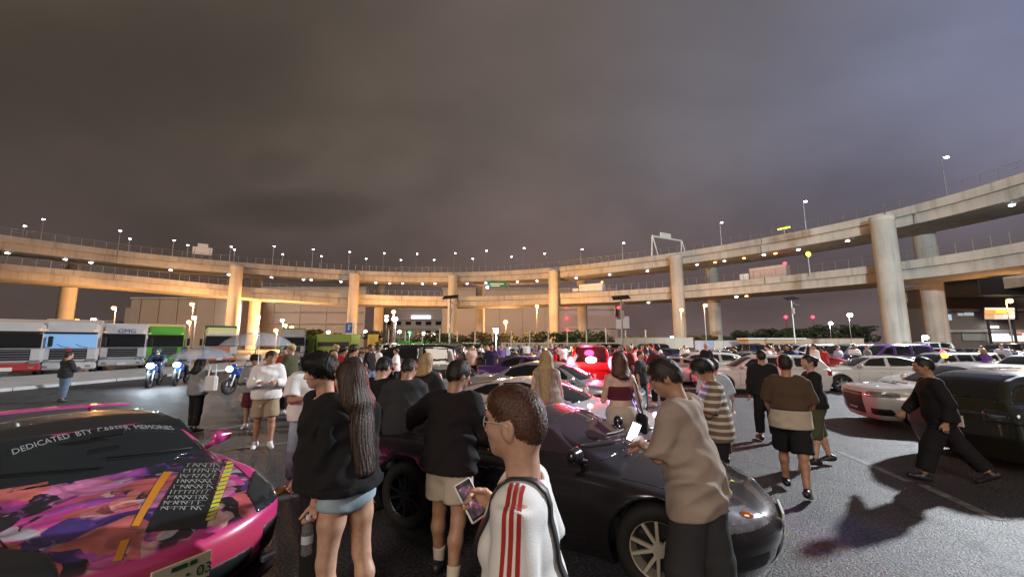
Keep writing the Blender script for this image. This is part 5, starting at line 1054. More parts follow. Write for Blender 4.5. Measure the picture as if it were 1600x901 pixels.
def person(label, loc, facing, J, skin, hair, hairstyle='short', top=None, bottom=None, shoes=None, res=.016, group=None, hero=False, face=False, sock=None, name='person', hem=-.06, head_res=None, strands=0):
    """top = dict(m, sleeve=fraction of the arm, hem=metres below pelvis centre (neg = above), inf, kind); bottom = dict(m, len=fraction of the leg, inf, kind)."""
    PN[0] += 1; seed = PN[0] * 1.37
    r = thing(name, label, 'person', loc, facing, group); f, U, Fw = J['f'], J['U'], J['Fw']; sk = skin
    allp = head_prims(J); armp = arm_prims(J, 1) + arm_prims(J, -1)
    lo = np.min([bbox(p)[0] for p in allp + armp + torso_prims(J)], 0); lo[2] = 0; hi = np.max([bbox(p)[1] for p in allp + armp + torso_prims(J)], 0)
    for s in (1, -1):
        for p in leg_prims(J, s): a, b = bbox(p); lo = np.minimum(lo, a); hi = np.maximum(hi, b)
    lo[2] = max(lo[2], -.02)
    bodyp = torso_prims(J) + leg_prims(J, 1, shoes is None) + leg_prims(J, -1, shoes is None)
    def emit(F, nm, m, parent=r): v, q, n = F.out(); return mesh(nm, v, q, m, parent, True) if len(q) else None
    def tex(F, amp, s=1.):
        X, Y, Z = F.pts(); F.F += wr_noise(X, Y, Z, amp, seed, s)
    if head_res:   # head, neck and hands on finer grids, one continuous skin
        VS, QS = [], []
        zc = J['N']; cutp = J['N'] - U * .02
        def addg(F):
            v, q, n = F.out(); b = sum(len(x) for x in VS); VS.append(v); QS.append(q + b)
        F = Field(lo, hi, res); F.prims(bodyp + arm_prims(J, 1, False) + arm_prims(J, -1, False))
        X, Y, Z = F.pts(); pl = (X - cutp[0]) * U[0] + (Y - cutp[1]) * U[1] + (Z - cutp[2]) * U[2]; F.F = np.maximum(F.F, pl - .02); addg(F)
        l2, h2 = J['head'] - .16, J['head'] + .16; l2[2] = min(l2[2], cutp[2] - .03); F = Field(l2, h2, head_res); F.prims(allp)
        c_, hU_, hF_, hR_, hs_ = J['head'], J['hU'], J['hF'], J['hR'], J['hs']; M_ = np.stack([hR_, hF_, hU_], 1)
        for s in (1, -1):
            for (x, y, z, rr, k_) in ((.088, -.008, -.004, (.008, .009, .016), .006), (.090, -.015, .012, (.006, .011, .007), .005), (.010, .097, -.036, (.005, .006, .004), .004), (.032, .094, .012, (.020, .014, .010), .012)): F.prim(dict(t='ell', c=c_ + (hR_ * x * s + hF_ * y + hU_ * z) * hs_, r=tuple(q * hs_ for q in rr), M=M_, k=k_), 0, 'sub')
        X, Y, Z = F.pts(); pl = (X - cutp[0]) * U[0] + (Y - cutp[1]) * U[1] + (Z - cutp[2]) * U[2]; F.F = np.maximum(F.F, -pl - .03); addg(F)
        for s in (1, -1):
            hp_ = hand_prims(J, s) + [dict(t='cap', a=J['arm'][s]['E'] + (J['arm'][s]['W'] - J['arm'][s]['E']) * .7, b=J['arm'][s]['W'], ra=.031 * f, rb=.0255 * f, k=.02)]
            l2 = np.min([bbox(p)[0] for p in hp_], 0); h2 = np.max([bbox(p)[1] for p in hp_], 0); F = Field(l2, h2, .0045); F.prims(hp_); addg(F)
        v = np.concatenate(VS); q = np.concatenate(QS); mesh('body', v, q, sk, r, True)
    else:
        F = Field(lo, hi, res); F.prims(bodyp + armp + allp); emit(F, 'body', sk)
    hs = J['hs']; c, hU, hF, hR = J['head'], J['hU'], J['hF'], J['hR']; HP = lambda x, y, z: c + (hR * x + hF * y + hU * z) * hs; HM = np.stack([hR, hF, hU], 1)
    # ---- hair
    if hairstyle and not strands and res <= .021: strands = 420
    if hairstyle:
        hres = head_res or min(res, .013); hm = HAIR[hair]
        E = lambda x, y, z, r_, k=.02: dict(t='ell', c=HP(x, y, z), r=tuple(q * hs for q in r_), M=HM, k=k)
        ps = [E(0, -.014, .034, (.083, .102, .097)), E(0, -.058, -.012, (.064, .056, .066), .03)]
        subs = [E(0, .085, -.045, (.10, .085, .098), .012), E(0, .03, -.10, (.11, .085, .075), .015)]
        if hairstyle in ('fade',): ps = [E(0, -.012, .036, (.0795, .099, .096)), E(0, -.057, -.010, (.0615, .053, .064), .03), E(0, .03, .085, (.066, .062, .044), .03)]; subs = [E(0, .092, -.050, (.10, .085, .098), .012), E(0, .03, -.10, (.12, .082, .078), .012)] + [E(s * .075, .005, -.02, (.018, .028, .042), .008) for s in (1, -1)]
        if hairstyle == 'mop': ps += [E(0, .03, .085, (.078, .080, .05), .03), E(.05, -.01, .045, (.05, .075, .065), .03), E(-.05, -.01, .045, (.05, .075, .065), .03)]; subs = [E(0, .098, -.048, (.085, .085, .088), .012), E(0, .02, -.105, (.12, .10, .075), .015)]
        if hairstyle in ('long', 'mid'):
            Ln = .60 if hairstyle == 'long' else .20; ps += [dict(t='ecap', a=HP(0, -.052, .0), b=HP(0, -.085, -.16), ra=(.085, .055), rb=(.10, .050), u=hR, k=.04)]
            b0 = HP(0, -.085, -.16); b1 = b0 - U * (Ln - .16) - Fw * .085
            ps += [dict(t='ecap', a=b0, b=b1, ra=(.10, .050), rb=(.062, .026), u=J['Rs'], k=.04)]
            for s in (1, -1): ps.append(dict(t='cap', a=HP(s * .072, -.005, .02), b=HP(s * .085, -.03, -.14), ra=.026, rb=.028, k=.03))
            subs = [E(0, .092, -.050, (.078, .080, .095), .012)]
        if hairstyle == 'bun': ps += [E(0, -.11, .05, (.04, .04, .04), .015)]
        if hairstyle == 'bob': ps += [E(0, -.03, -.045, (.092, .08, .085), .03)]; subs = [E(0, .095, -.055, (.078, .085, .105), .012)]
        l2 = np.min([bbox(p)[0] for p in ps], 0); h2 = np.max([bbox(p)[1] for p in ps], 0); F = Field(l2 - .01, h2 + .01, hres); F.prims(ps); X, Y, Z = F.pts()
        lx = ((X - c[0]) * hR[0] + (Y - c[1]) * hR[1] + (Z - c[2]) * hR[2]); ly = ((X - c[0]) * hF[0] + (Y - c[1]) * hF[1] + (Z - c[2]) * hF[2]); lz = (Z - c[2]) + 0 * lx
        ang = np.arctan2(lx, ly + .02)
        st = .003 * np.sin(34 * ang + 4 * np.sin(12 * lz + seed)) + .003 * np.sin(61 * ang + 14 * lz + seed * 2)
        if hairstyle in ('short', 'mop', 'fade'): st = (.05 if hairstyle == 'fade' else .3) * st + (.0022 if hairstyle != 'fade' else .0002) * np.sin(85 * lx + 30 * lz + seed) * np.sin(70 * ly - 40 * lz)
        F.F += st * (.4 if hairstyle in ('long', 'mid', 'bob') else 1.)
        for p in subs: F.prim(p, 0, 'sub')
        ho = emit(F, 'hair', hm)
        if strands: hair_strands(F, ho, J, HP, hm, r, hairstyle, strands, seed)
    if face or hero:
        for s in (1, -1):
            k = MB(); o = HP(s * .032, .0735, .012); k.ball((0, 0, 0), .0125, 12, 8); e = k.make('eye', m_eye, r, True); e.location = o
            k = MB(); k.ball(tuple(hF * .0055), .0085, 10, 6); k.make('iris', m_iris, e, True)
            k = MB(); k.tube([HP(s * .014, .0925, .034), HP(s * .03, .090, .040), HP(s * .050, .074, .034)], [.0035, .0045, .002], 6); k.make('eyebrow', HAIR[hair], r, True)
        k = MB(); k.tube([HP(-.022, .088, -.056), HP(-.008, .0975, -.0545), HP(.008, .0975, -.0545), HP(.022, .088, -.056)], [.002, .0045, .0045, .002], 6); k.make('lips', m_lip, r, True)
    # ---- clothes
    if bottom:
        inf, kind = bottom.get('inf', .014), bottom.get('kind', 'trousers'); ln = bottom.get('len', .93); ps = torso_prims(J)[:2]; F = Field(lo - .05, hi * vec(1, 1, 0) + vec(.05, .05, J['waist'][2] + .1), bottom.get('res', res))
        F.prims(ps[:1], inf + .004)
        F.prims([ps[1]], inf)
        if kind == 'skirt':
            kc = (J['leg'][1]['K'] + J['leg'][-1]['K']) / 2; F.prim(dict(t='flat', a=J['P'], b=J['P'] + (kc - J['P']) * ln, ra=.14 * f, rb=.19 * f, k=.05))
        else:
            for s in (1, -1):
                l = J['leg'][s]; hip, K, A_ = l['hip'], l['K'], l['A']; wth = bottom.get('wide', 1.0); rt = .088 * f * (1 + (wth - 1) * .35) + inf * .7; tot = .425 + .405; d = ln * tot
                mid = hip + (K - hip) * min(1, d / .425)
                if d <= .425: F.prim(dict(t='flat', a=hip, b=mid, ra=rt, rb=(rt * .93 if wth <= 1.02 else rt * 1.04), k=.03))
                else:
                    rk = .066 * f * wth + inf
                    F.prim(dict(t='cap', a=hip, b=K, ra=rt, rb=rk, k=.03)); e = K + (A_ - K) * min(1., (d - .425) / .405); F.prim(dict(t='flat', a=K, b=e, ra=rk, rb=(.055 * f * wth + inf if d > .6 else rk), k=.03))
        tex(F, .0045); X, Y, Z = F.pts(); tp = J['waist'] - U * .03 * f; pl = (X - tp[0]) * U[0] + (Y - tp[1]) * U[1] + (Z - tp[2]) * U[2]; F.F = smax(F.F, pl, .01)
        emit(F, {'skirt': 'skirt', 'trousers': 'trousers', 'shorts': 'shorts'}[kind], bottom['m'])
    if top:
        inf = top.get('inf', .014); ps = torso_prims(J, loose=top.get('loose', 1)); sl = top.get('sleeve', .5); F = Field(lo - .06, hi + .06, top.get('res', res)); hm_ = top.get('hem', .08)
        F.prims(ps, inf)
        if hm_ > 0.0:
            w0 = (.172 if J['sex'] == 'f' else .166) * f * J['b']; F.prim(dict(t='ecap', a=J['waist'], b=J['P'] - U * (hm_ + .02), ra=(w0 * .95, .118 * f), rb=(w0 * 1.04, .128 * f), u=J['Rt'], k=.05), inf)
        if hm_ > 0.0 and bottom:
            bi = bottom.get('inf', .014) + .013; F.prims(torso_prims(J)[:2], bi)
            if bottom.get('kind') != 'skirt':
                wth = bottom.get('wide', 1.0)
                for s in (1, -1): l = J['leg'][s]; F.prim(dict(t='cap', a=l['hip'], b=l['hip'] + (l['K'] - l['hip']) * .6, ra=.088 * f * (1 + (wth - 1) * .35) + bi * .8, rb=.080 * f * (1 + (wth - 1) * .5) + bi * .8, k=.05))
        for s in (1, -1):
            a = J['arm'][s]; S = J['sh'][s]; rs = .058 * f * (J['b'] if J['sex'] == 'm' else .88); sw = top.get('wide', 1.0)
            if sl <= 0: continue
            up_end = S + a['u'] * .285 * f * min(1, sl / .5)
            if sl <= .5: F.prim(dict(t='flat', a=S - a['u'] * .02, b=up_end, ra=rs + inf * .8, rb=rs * (.95 + .22 * (sw - 1) * 3) + inf * 1.3, k=.02))
            else:
                F.prim(dict(t='cap', a=S, b=a['E'], ra=rs + inf, rb=(.048 * f + inf) * (1 + (sw - 1) * .5), k=.022)); e = a['E'] + a['f'] * .255 * f * min(1., (sl - .5) / .5); F.prim(dict(t='flat', a=a['E'], b=e, ra=(.047 * f + inf) * (1 + (sw - 1) * .5), rb=.036 * f + inf, k=.02))
        tex(F, top.get('wr', .006)); X, Y, Z = F.pts()
        hp2 = J['P'] - U * hm_; pl = -((X - hp2[0]) * U[0] + (Y - hp2[1]) * U[1] + (Z - hp2[2]) * U[2]); F.F = smax(F.F, pl + 0 * F.F, .012)
        if top.get('kind') != 'hood': F.prim(dict(t='cap', a=J['N'] - U * .035 * f + Fw * .012, b=J['N'] + U * .12, ra=top.get('neck', .066) * f, rb=.085 * f, k=.01), 0, 'sub')
        if top.get('crop_top') is not None:   # strapless / crop: cut everything above this height over the pelvis
            q = J['P'] + U * top['crop_top']; pl = (X - q[0]) * U[0] + (Y - q[1]) * U[1] + (Z - q[2]) * U[2]; F.F = smax(F.F, pl + 0 * F.F, .01)
        emit(F, top.get('name', 'shirt'), top['m'])
        if top.get('rib') and hm_ > 0:
            X, Y, Z = F.pts(); hgt = (X - hp2[0]) * U[0] + (Y - hp2[1]) * U[1] + (Z - hp2[2]) * U[2]; an = np.arctan2(X - hp2[0], Y - hp2[1]); F.F = np.maximum(F.F - .005 - .0025 * np.sin(90 * an), hgt - top['rib']); emit(F, 'hem_band', top['m'])
    if shoes is not None:
        for s in (1, -1):
            l = J['leg'][s]; A_, t_ = l['A'], l['toe']; dn = np.cross(t_, nrm_(np.cross(vec(0, 0, 1), t_))); dn = vec(0, 0, -1) if abs(t_[2]) < .25 else nrm_(np.cross(nrm_(np.cross(t_, vec(0, 0, 1))), t_) * -1)
            if dn[2] > 0: dn = -dn
            sole = A_ + dn * .085 * f; hl = sole - t_ * .055 * f - dn * .035 * f; to = sole + t_ * .165 * f - dn * .033 * f
            ps = [dict(t='cap', a=hl, b=to, ra=.040 * f, rb=.037 * f, k=.02), dict(t='cap', a=hl - dn * .02 * f, b=sole + t_ * .06 * f - dn * .055 * f, ra=.036 * f, rb=.034 * f, k=.03), dict(t='cap', a=A_ - dn * .0, b=sole - dn * .05 * f, ra=.043 * f, rb=.042 * f, k=.02)]
            l2 = np.min([bbox(p)[0] for p in ps], 0); h2 = np.max([bbox(p)[1] for p in ps], 0); F = Field(l2, h2, min(res, .012) if res < .03 else res); F.prims(ps); X, Y, Z = F.pts(); F.F = smax(F.F, (X - sole[0]) * dn[0] + (Y - sole[1]) * dn[1] + (Z - sole[2]) * dn[2] + 0 * F.F, .008); emit(F, 'shoe', shoes)
    if sock is not None:
        for s in (1, -1):
            l = J['leg'][s]; F = Field(l['A'] - .12, l['A'] + vec(.12, .12, .25), min(res, .012)); F.prims([dict(t='flat', a=l['A'] - (l['K'] - l['A']) * .05, b=l['A'] + (l['K'] - l['A']) * .28, ra=.042 * f, rb=.054 * f, k=.01)]); emit(F, 'sock', sock)
    r['_h'] = float(J['head'][2] + .13); del r['_h']
    return r
ARM_DOWN = None
def arm(u, f, **k): return dict(u=u, f=f, **k)
def look(dx, dy): return math.atan2(dy, dx) - math.pi / 2
def fit_h(px, hy, Y, J0, face):
    """height scale so that the top of the head lands at row hy when standing at depth Y"""
    return at(px, hy, Y).z

# ================================================================== THE PARKED CARS
from mathutils.bvhtree import BVHTree
def car_root(label, x, y, deg, s=1.0, cat='car', name='parked_car', group=None):
    r = thing(name, label, cat, (x, y, 0), R(deg), group); r.scale = (s, s, s); return r
def livery():
    """wrap film on the pink coupe: abstract patches of pink, coral, violet and black (no picture)"""
    m = bpy.data.materials.new('wrap_film'); m.use_nodes = True; t = m.node_tree; b = t.nodes['Principled BSDF']; lk = t.links.new
    tc = N(t, 'ShaderNodeTexCoord'); mp = N(t, 'ShaderNodeMapping', Scale=(2.0, 1.5, .2), Rotation=(0, 0, .6)); lk(tc.outputs['Object'], mp.inputs[0])
    nz = N(t, 'ShaderNodeTexNoise', Scale=1.6, Detail=2.0); lk(mp.outputs[0], nz.inputs['Vector'])
    sc = N(t, 'ShaderNodeVectorMath', operation='SCALE'); lk(nz.outputs['Color'], sc.inputs[0]); sc.inputs['Scale'].default_value = .9
    ad = N(t, 'ShaderNodeVectorMath', operation='ADD'); lk(mp.outputs[0], ad.inputs[0]); lk(sc.outputs[0], ad.inputs[1])
    vo = N(t, 'ShaderNodeTexVoronoi', Scale=1.9, Randomness=1.0); lk(ad.outputs[0], vo.inputs['Vector'])
    sx = N(t, 'ShaderNodeSeparateXYZ'); lk(vo.outputs['Color'], sx.inputs[0])
    cr = ramp(t, [(0, (.50, .05, .24)), (.12, (.48, .12, .11)), (.23, (.014, .013, .02)), (.40, (.52, .16, .32)), (.52, (.05, .025, .14)), (.62, (.45, .09, .10)), (.73, (.012, .012, .018)), (.86, (.55, .32, .29)), (.93, (.24, .04, .24))]); cr.color_ramp.interpolation = 'CONSTANT'; lk(sx.outputs[0], cr.inputs[0])
    vo2 = N(t, 'ShaderNodeTexVoronoi', Scale=4.6, Randomness=1.0); lk(ad.outputs[0], vo2.inputs['Vector']); sx2 = N(t, 'ShaderNodeSeparateXYZ'); lk(vo2.outputs['Color'], sx2.inputs[0])
    cr2_ = ramp(t, [(0, (.50, .10, .26)), (.2, (.55, .34, .32)), (.4, (.02, .016, .03)), (.6, (.30, .06, .30)), (.8, (.50, .14, .12)), (.9, (.35, .33, .36))]); cr2_.color_ramp.interpolation = 'CONSTANT'; lk(sx2.outputs[1], cr2_.inputs[0])
    mk = N(t, 'ShaderNodeTexNoise', Scale=2.4, Detail=3.0); lk(ad.outputs[0], mk.inputs['Vector']); mkr = ramp(t, [(.50, (0,) * 3), (.58, (1,) * 3)]); lk(mk.outputs[0], mkr.inputs[0])
    crm = N(t, 'ShaderNodeMix', data_type='RGBA'); lk(mkr.outputs[0], crm.inputs[0]); lk(cr.outputs[0], crm.inputs[6]); lk(cr2_.outputs[0], crm.inputs[7])
    so = N(t, 'ShaderNodeTexNoise', Scale=3.0, Detail=4.0); lk(mp.outputs[0], so.inputs['Vector']); sor = ramp(t, [(.3, (.45,) * 3), (.55, (1,) * 3), (.75, (1.35,) * 3)]); lk(so.outputs[0], sor.inputs[0])
    crs = N(t, 'ShaderNodeMix', data_type='RGBA', blend_type='MULTIPLY'); crs.inputs[0].default_value = .8; lk(crm.outputs[2], crs.inputs[6]); lk(sor.outputs[0], crs.inputs[7])
    # fine shading strokes inside the patches
    wv = N(t, 'ShaderNodeTexWave', Scale=.8, Distortion=14.0, Detail=2.0); lk(mp.outputs[0], wv.inputs['Vector'])
    r2 = ramp(t, [(0, (.55,) * 3), (.12, (1.,) * 3), (.85, (1.05,) * 3), (1, (1.35,) * 3)]); lk(wv.outputs['Color'], r2.inputs[0])
    mu = N(t, 'ShaderNodeMix', data_type='RGBA', blend_type='MULTIPLY'); mu.inputs[0].default_value = .8; lk(crs.outputs[2], mu.inputs[6]); lk(r2.outputs[0], mu.inputs[7])
    s2 = N(t, 'ShaderNodeSeparateXYZ'); lk(tc.outputs['Object'], s2.inputs[0])
    def sstep(o, a, b_): n = N(t, 'ShaderNodeMapRange', interpolation_type='SMOOTHSTEP'); lk(o, n.inputs[0]); n.inputs[1].default_value = a; n.inputs[2].default_value = b_; return n.outputs[0]
    ab = N(t, 'ShaderNodeMath', operation='ABSOLUTE'); lk(s2.outputs[1], ab.inputs[0])
    k1 = sstep(ab.outputs[0], .72, .70); k2 = sstep(s2.outputs[0], .6, .62); k3 = sstep(s2.outputs[2], .60, .625)
    mA = N(t, 'ShaderNodeMath', operation='MULTIPLY'); lk(k1, mA.inputs[0]); lk(k2, mA.inputs[1]); mB = N(t, 'ShaderNodeMath', operation='MULTIPLY'); lk(mA.outputs[0], mB.inputs[0]); lk(k3, mB.inputs[1])
    fin = N(t, 'ShaderNodeMix', data_type='RGBA'); lk(mB.outputs[0], fin.inputs[0]); fin.inputs[6].default_value = (.60, .035, .22, 1); lk(mu.outputs[2], fin.inputs[7])
    # front bumper is more coral-red
    kx = sstep(s2.outputs[0], 1.75, 2.1); kz = sstep(s2.outputs[2], .66, .5); mC = N(t, 'ShaderNodeMath', operation='MULTIPLY'); lk(kx, mC.inputs[0]); lk(kz, mC.inputs[1])
    f2 = N(t, 'ShaderNodeMix', data_type='RGBA'); lk(mC.outputs[0], f2.inputs[0]); lk(fin.outputs[2], f2.inputs[6]); f2.inputs[7].default_value = (.50, .045, .10, 1)
    kr = sstep(s2.outputs[2], 1.195, 1.20); kr2 = sstep(ab.outputs[0], .60, .59); mD = N(t, 'ShaderNodeMath', operation='MULTIPLY'); lk(kr, mD.inputs[0]); lk(kr2, mD.inputs[1])
    f3 = N(t, 'ShaderNodeMix', data_type='RGBA'); lk(mD.outputs[0], f3.inputs[0]); lk(f2.outputs[2], f3.inputs[6]); f3.inputs[7].default_value = (.014, .015, .017, 1)
    lk(f3.outputs[2], b.inputs['Base Color']); b.inputs['Roughness'].default_value = .3; b.inputs['Coat Weight'].default_value = .8; b.inputs['Coat Roughness'].default_value = .05
    return m
m_film = livery(); m_pink = paintm('pink', (.58, .05, .26), .3)
pc = car_root('pink sports coupe wrapped in colourful film with a yellow plate, front left', -3.82, 3.70, -29.3, .93, name='wrapped_sports_car')
PC = make_car('sports', .022, pc, m_film, m_rimw, 5, True, hi=True, seams=True, hl_mat=m_hl_dark, plate=mat('plate_yellow', (.62, .60, .40), .5), rwing=False, glass=mat('windscreen_glass', (.012, .016, .018), .05, spec=.7))
for o in KIDS[pc.name]:
    if o.name.startswith('mirror'): o.data.materials[0] = m_pink
def on_car(px, py, S, root, zoff=0.):
    """the spot on the car's upper surface that shows at a given place in the photograph"""
    M4 = (Matrix.Translation(root.location) @ Matrix.Rotation(root.rotation_euler.z, 4, 'Z') @ Matrix.Scale(root.scale.x, 4)).inverted()
    o = M4 @ Vector((0, 0, CAMZ)); d = (M4 @ at(px, py, 5) - o).normalized(); h, n, i, di = S['bvh'].ray_cast(o, d)
    if h is None: h = S['bvh'].find_nearest(M4 @ gnd(px, py, .8))[0]
    return Vector((h.x, h.y, h.z + zoff))
def patch(name, quad, m, root, S, nu=10, nv=10, lift=.004):
    """a decal that hugs the bonnet: quad = four photo points"""
    c = [on_car(*p, S, root) for p in quad]; v = []; f = []
    for i in range(nu + 1):
        for j in range(nv + 1):
            u, w = i / nu, j / nv; p = c[0].lerp(c[1], u).lerp(c[3].lerp(c[2], u), w); v.append((p.x, p.y, S['topz'](p.x, p.y) + lift))
    for i in range(nu):
        for j in range(nv): a = i * (nv + 1) + j; f.append((a, a + 1, a + nv + 2, a + nv + 1))
    o = mesh(name, v, f, m, root, True); bm_up(o); return o
def bm_up(o):
    me = o.data; me.update()
    if sum(p.normal.z for p in me.polygons) < 0: me.flip_normals()
m_dec_o = mat('decal_orange', (.62, .24, .02), .35, coat=.6); m_dec_y = mat('decal_yellow', (.55, .55, .04), .4, coat=.5); m_dec_k = mat('decal_black', (.015, .016, .018), .35, coat=.6, var=.3, vscale=20); m_dec_w = mat('decal_pale', (.36, .37, .36), .5, var=.5, vscale=30)
patch('decal_panel', [(294, 719), (352, 717), (322, 826), (226, 832)], m_dec_k, pc, PC, 16, 16, .0035)
patch('stripe_decal', [(256, 737), (270, 737), (217, 822), (205, 823)], m_dec_o, pc, PC, 3, 16, .005)
patch('stripe_decal', [(189, 845), (203, 842), (190, 876), (176, 878)], m_dec_o, pc, PC, 3, 6, .005)
for i_ in range(14):
    t0, t1 = i_ / 14, (i_ + .72) / 14; A = (355, 719); B = (320, 814); w_ = 13
    L0 = (A[0] + (B[0] - A[0]) * t0, A[1] + (B[1] - A[1]) * t0); L1 = (A[0] + (B[0] - A[0]) * t1, A[1] + (B[1] - A[1]) * t1)
    patch('dash_decal', [(L0[0], L0[1] + 2), (L0[0] + w_, L0[1] - 1), (L1[0] + w_, L1[1] - 1), (L1[0], L1[1] + 2)], m_dec_y, pc, PC, 3, 2, .006)
# illegible stacked lettering on the black panel: thin pale strokes
rg = random.Random(5); segs_ = []
for row in range(9):
    y0 = 724 + row * 8.4; xl = 292 - row * 5.2; xr = 348 - row * 3.6
    x = xl
    segs_ += [((xl, y0 + 1.5), (xr, y0 - .5))]
    while x < xr - 8:
        w_ = rg.uniform(5, 11); segs_ += [((x, y0 + 6), (x + rg.uniform(1, 4), y0))]
        if rg.random() < .7: segs_ += [((x, y0 + 3.4), (x + w_ * .8, y0 + 2.6))]
        if rg.random() < .5: segs_ += [((x + w_ * .4, y0 + 1), (x + w_, y0 + 6))]
        x += w_
k = MB()
for a, b in segs_:
    n_ = 5; q = [on_car(a[0] + (b[0] - a[0]) * i / n_, a[1] + (b[1] - a[1]) * i / n_, PC, pc, .0065) for i in range(n_ + 1)]
    d = (q[-1] - q[0]).normalized(); sd = d.cross(Vector((0, 0, 1))).normalized() * .0035
    for i in range(n_): k.add([q[i] + sd, q[i] - sd, q[i + 1] - sd, q[i + 1] + sd], [(0, 1, 2, 3)])
o = k.make('lettering', m_dec_w, pc); bm_up(o)
# windscreen banner lettering; the words in the photograph are blurred, these have their shapes
def ws_point(y, z, S=PC, lift=.03):
    S['wsb'] = S['bvh']
    h, n, i, di = S['wsb'].ray_cast(Vector((3, y, z)), Vector((-1, 0, 0)))
    if h is None: h, n, i, di = S['wsb'].find_nearest(Vector((.7, y, z)))
    return h + (n if n.x > 0 else -n) * lift * .7
bt_ = text_mesh('lettering', 'DEDICATED  BTY  CAREER  MEMORIES', .055, mat('banner_white', (.62, .64, .64), .5), pc, Matrix.Identity(4))
xs_ = [v.co.x for v in bt_.data.vertices]; x0, x1_ = min(xs_), max(xs_)
for v in bt_.data.vertices:
    y = -.52 + (v.co.x - x0) / (x1_ - x0) * 1.04; z = 1.175 + v.co.y * .75 - .06 * (y / .5) ** 2; p = ws_point(y, z); v.co = p
# plate digits and small print
zp = .44; xpl = np.interp(.45, *zip(*SP['sports']['nose'])) - .003
m_pg = mat('plate_green', (.03, .08, .03), .5)
text_mesh('lettering', '・・03', .10, m_pg, PC['plate'], frame_m((xpl, .03, zp - .022), (0, 1, 0), (0, 0, 1)))['kind'] = 'stuff'
kk = MB(); kk.box((xpl - .0005, -.02, zp + .052), (.002, .09, .028)); kk.box((xpl - .0005, .06, zp + .052), (.002, .04, .028)); kk.make('plate_print', m_pg, PC['plate'])
PC['plate'].location.x += .024
# wing and wipers, interior shapes behind the screen
kk = MB(); pts = [Vector((-1.88, y, 1.20 - .03 * (y / .8) ** 2)) for y in np.linspace(-.86, .86, 15)]
for a, b in zip(pts[:-1], pts[1:]): d = (b - a); kk.box((a + b) / 2, (.20, d.length + .005, .022), Matrix.Rotation(math.atan2(d.z, d.y), 3, 'X'))
for s in (1, -1): kk.box((-1.86, s * .5, 1.09), (.10, .02, .2), None, .004)
kk.make('rear_wing', m_pink, pc)
for y0, y1 in ((.55, -.05), (-.1, -.62)):
    kk = MB(); kk.tube([ws_point(y0 + (y1 - y0) * t, .955 + .05 * t, lift=.035) for t in np.linspace(0, 1, 8)], .008, 6); kk.make('wiper', m_trim, pc)
kk = MB(); kk.box((.55, 0, 1.19), (.03, .22, .06), ch=.01); kk.make('rear_view_mirror', m_trim, pc)
for s in (1, -1): kk = MB(); kk.box((2.02, s * .66, .24), (.05, .12, .05), ch=.01); kk.make('fog_lamp', m_hl, pc)
kk = MB(); kk.prism([(1.6, -.82), (2.0, -.72), (2.17, -.4), (2.22, 0), (2.17, .4), (2.0, .72), (1.6, .82), (1.6, .6), (1.95, .5), (2.05, 0), (1.95, -.5), (1.6, -.6)], .135, .155); kk.make('front_splitter', m_trim, pc)

m_ink = mat('car_paint_ink', (.024, .020, .025), .22, .5, coat=1.0, var=.1, vscale=3)
bc = car_root('dark low coupe with ivory twin-spoke wheels behind the man in the white shirt', .37, 4.46, -26.7, .973, name='dark_coupe')
BC = make_car('coupe', .022, bc, m_ink, m_rimw, 10, True, hi=True, seams=True, glass=mat('coupe_glass', (.040, .024, .036), .06, spec=.9))  # violet reflections of sky and red glow are put into the glass colour
for o in [q for q in KIDS[bc.name] if q.name.startswith('wheel')]:
    if o.location.x < 0:
        for q in KIDS[o.name]:
            if q.name.startswith('rim'): q.data.materials[0] = m_rimd
kk = MB(); kk.ball((1.86, -.72, .66), (.05, .035, .022)); kk.make('indicator', mat('indicator_orange', (.55, .16, .02), .2, coat=1.0), bc)
for y0, y1 in ((.5, -.05), (0, -.6)):
    kk = MB(); kk.tube([ws_point(y0 + (y1 - y0) * t, .91 + .05 * t, BC, .035) for t in np.linspace(0, 1, 8)], .008, 6); kk.make('wiper', m_steel, bc)

WHITE = paintm('white', (.56, .555, .54)); SILV = paintm('silver', (.40, .40, .42), .3, .5); BLK = paintm('black', (.012, .012, .013), .2); GREY = paintm('grey', (.12, .12, .125), .3, .4); NAVY = paintm('navy', (.015, .03, .10), .25, .3); REDP = paintm('red', (.30, .012, .015), .25); BLUE = paintm('blue', (.03, .09, .34), .25, .3); OLIVE = paintm('olive', (.022, .024, .014), .3, .3); YELP = paintm('yellow', (.55, .38, .03), .3); PURP = paintm('purple', (.10, .04, .20), .25, .3); CREAM = paintm('cream', (.58, .53, .44), .35)
c_ = car_root('white low coupe in the row directly behind the dark coupe', .55, 7.55, -25, name='parked_car'); C1 = make_car('coupe', .032, c_, paintm('pinkish', (.56, .50, .50)), m_rims, 5, seams=True)
kk = MB(); kk.ball((1.93, .55, .60), (.05, .09, .05)); kk.make('blue_daylight_lamp', g_blue, c_); point_light('daylight_lamp_light', (1.0, .25, 0), 0.01, (.3, .4, 1), .03, parent=c_)
kk = MB(); 
q = on_car(922, 638, BC, bc); t = thing('led_torch', 'bright blue-white torch lamp lying on the wing of the white coupe', 'torch', tuple(at(922, 634, 6.3)), group=None); t.location.z -= .0; kk.ball((0, 0, 0), (.042, .03, .035)); kk.make('bulb', g_blue, t); kk = MB(); kk.bar((0, .02, 0), (0, .12, -.02), .03, .022, 10); kk.make('barrel', m_black, t); point_light('torch_light', (0, -.1, .03), 420, (.30, .26, 1.0), .04, 'SPOT', t, spot=R(110)).rotation_euler = Vector((.05, -.9, -.55)).to_track_quat('-Z', 'Y').to_euler()  # loose lamp stands in for a bluish car light; its spot brightens the dark coupe
d_ = car_root('silver coupe two rows behind the dark coupe', 1.1, 10.6, -23, name='parked_car'); make_car('sedan', .04, d_, SILV, m_rims, 7)
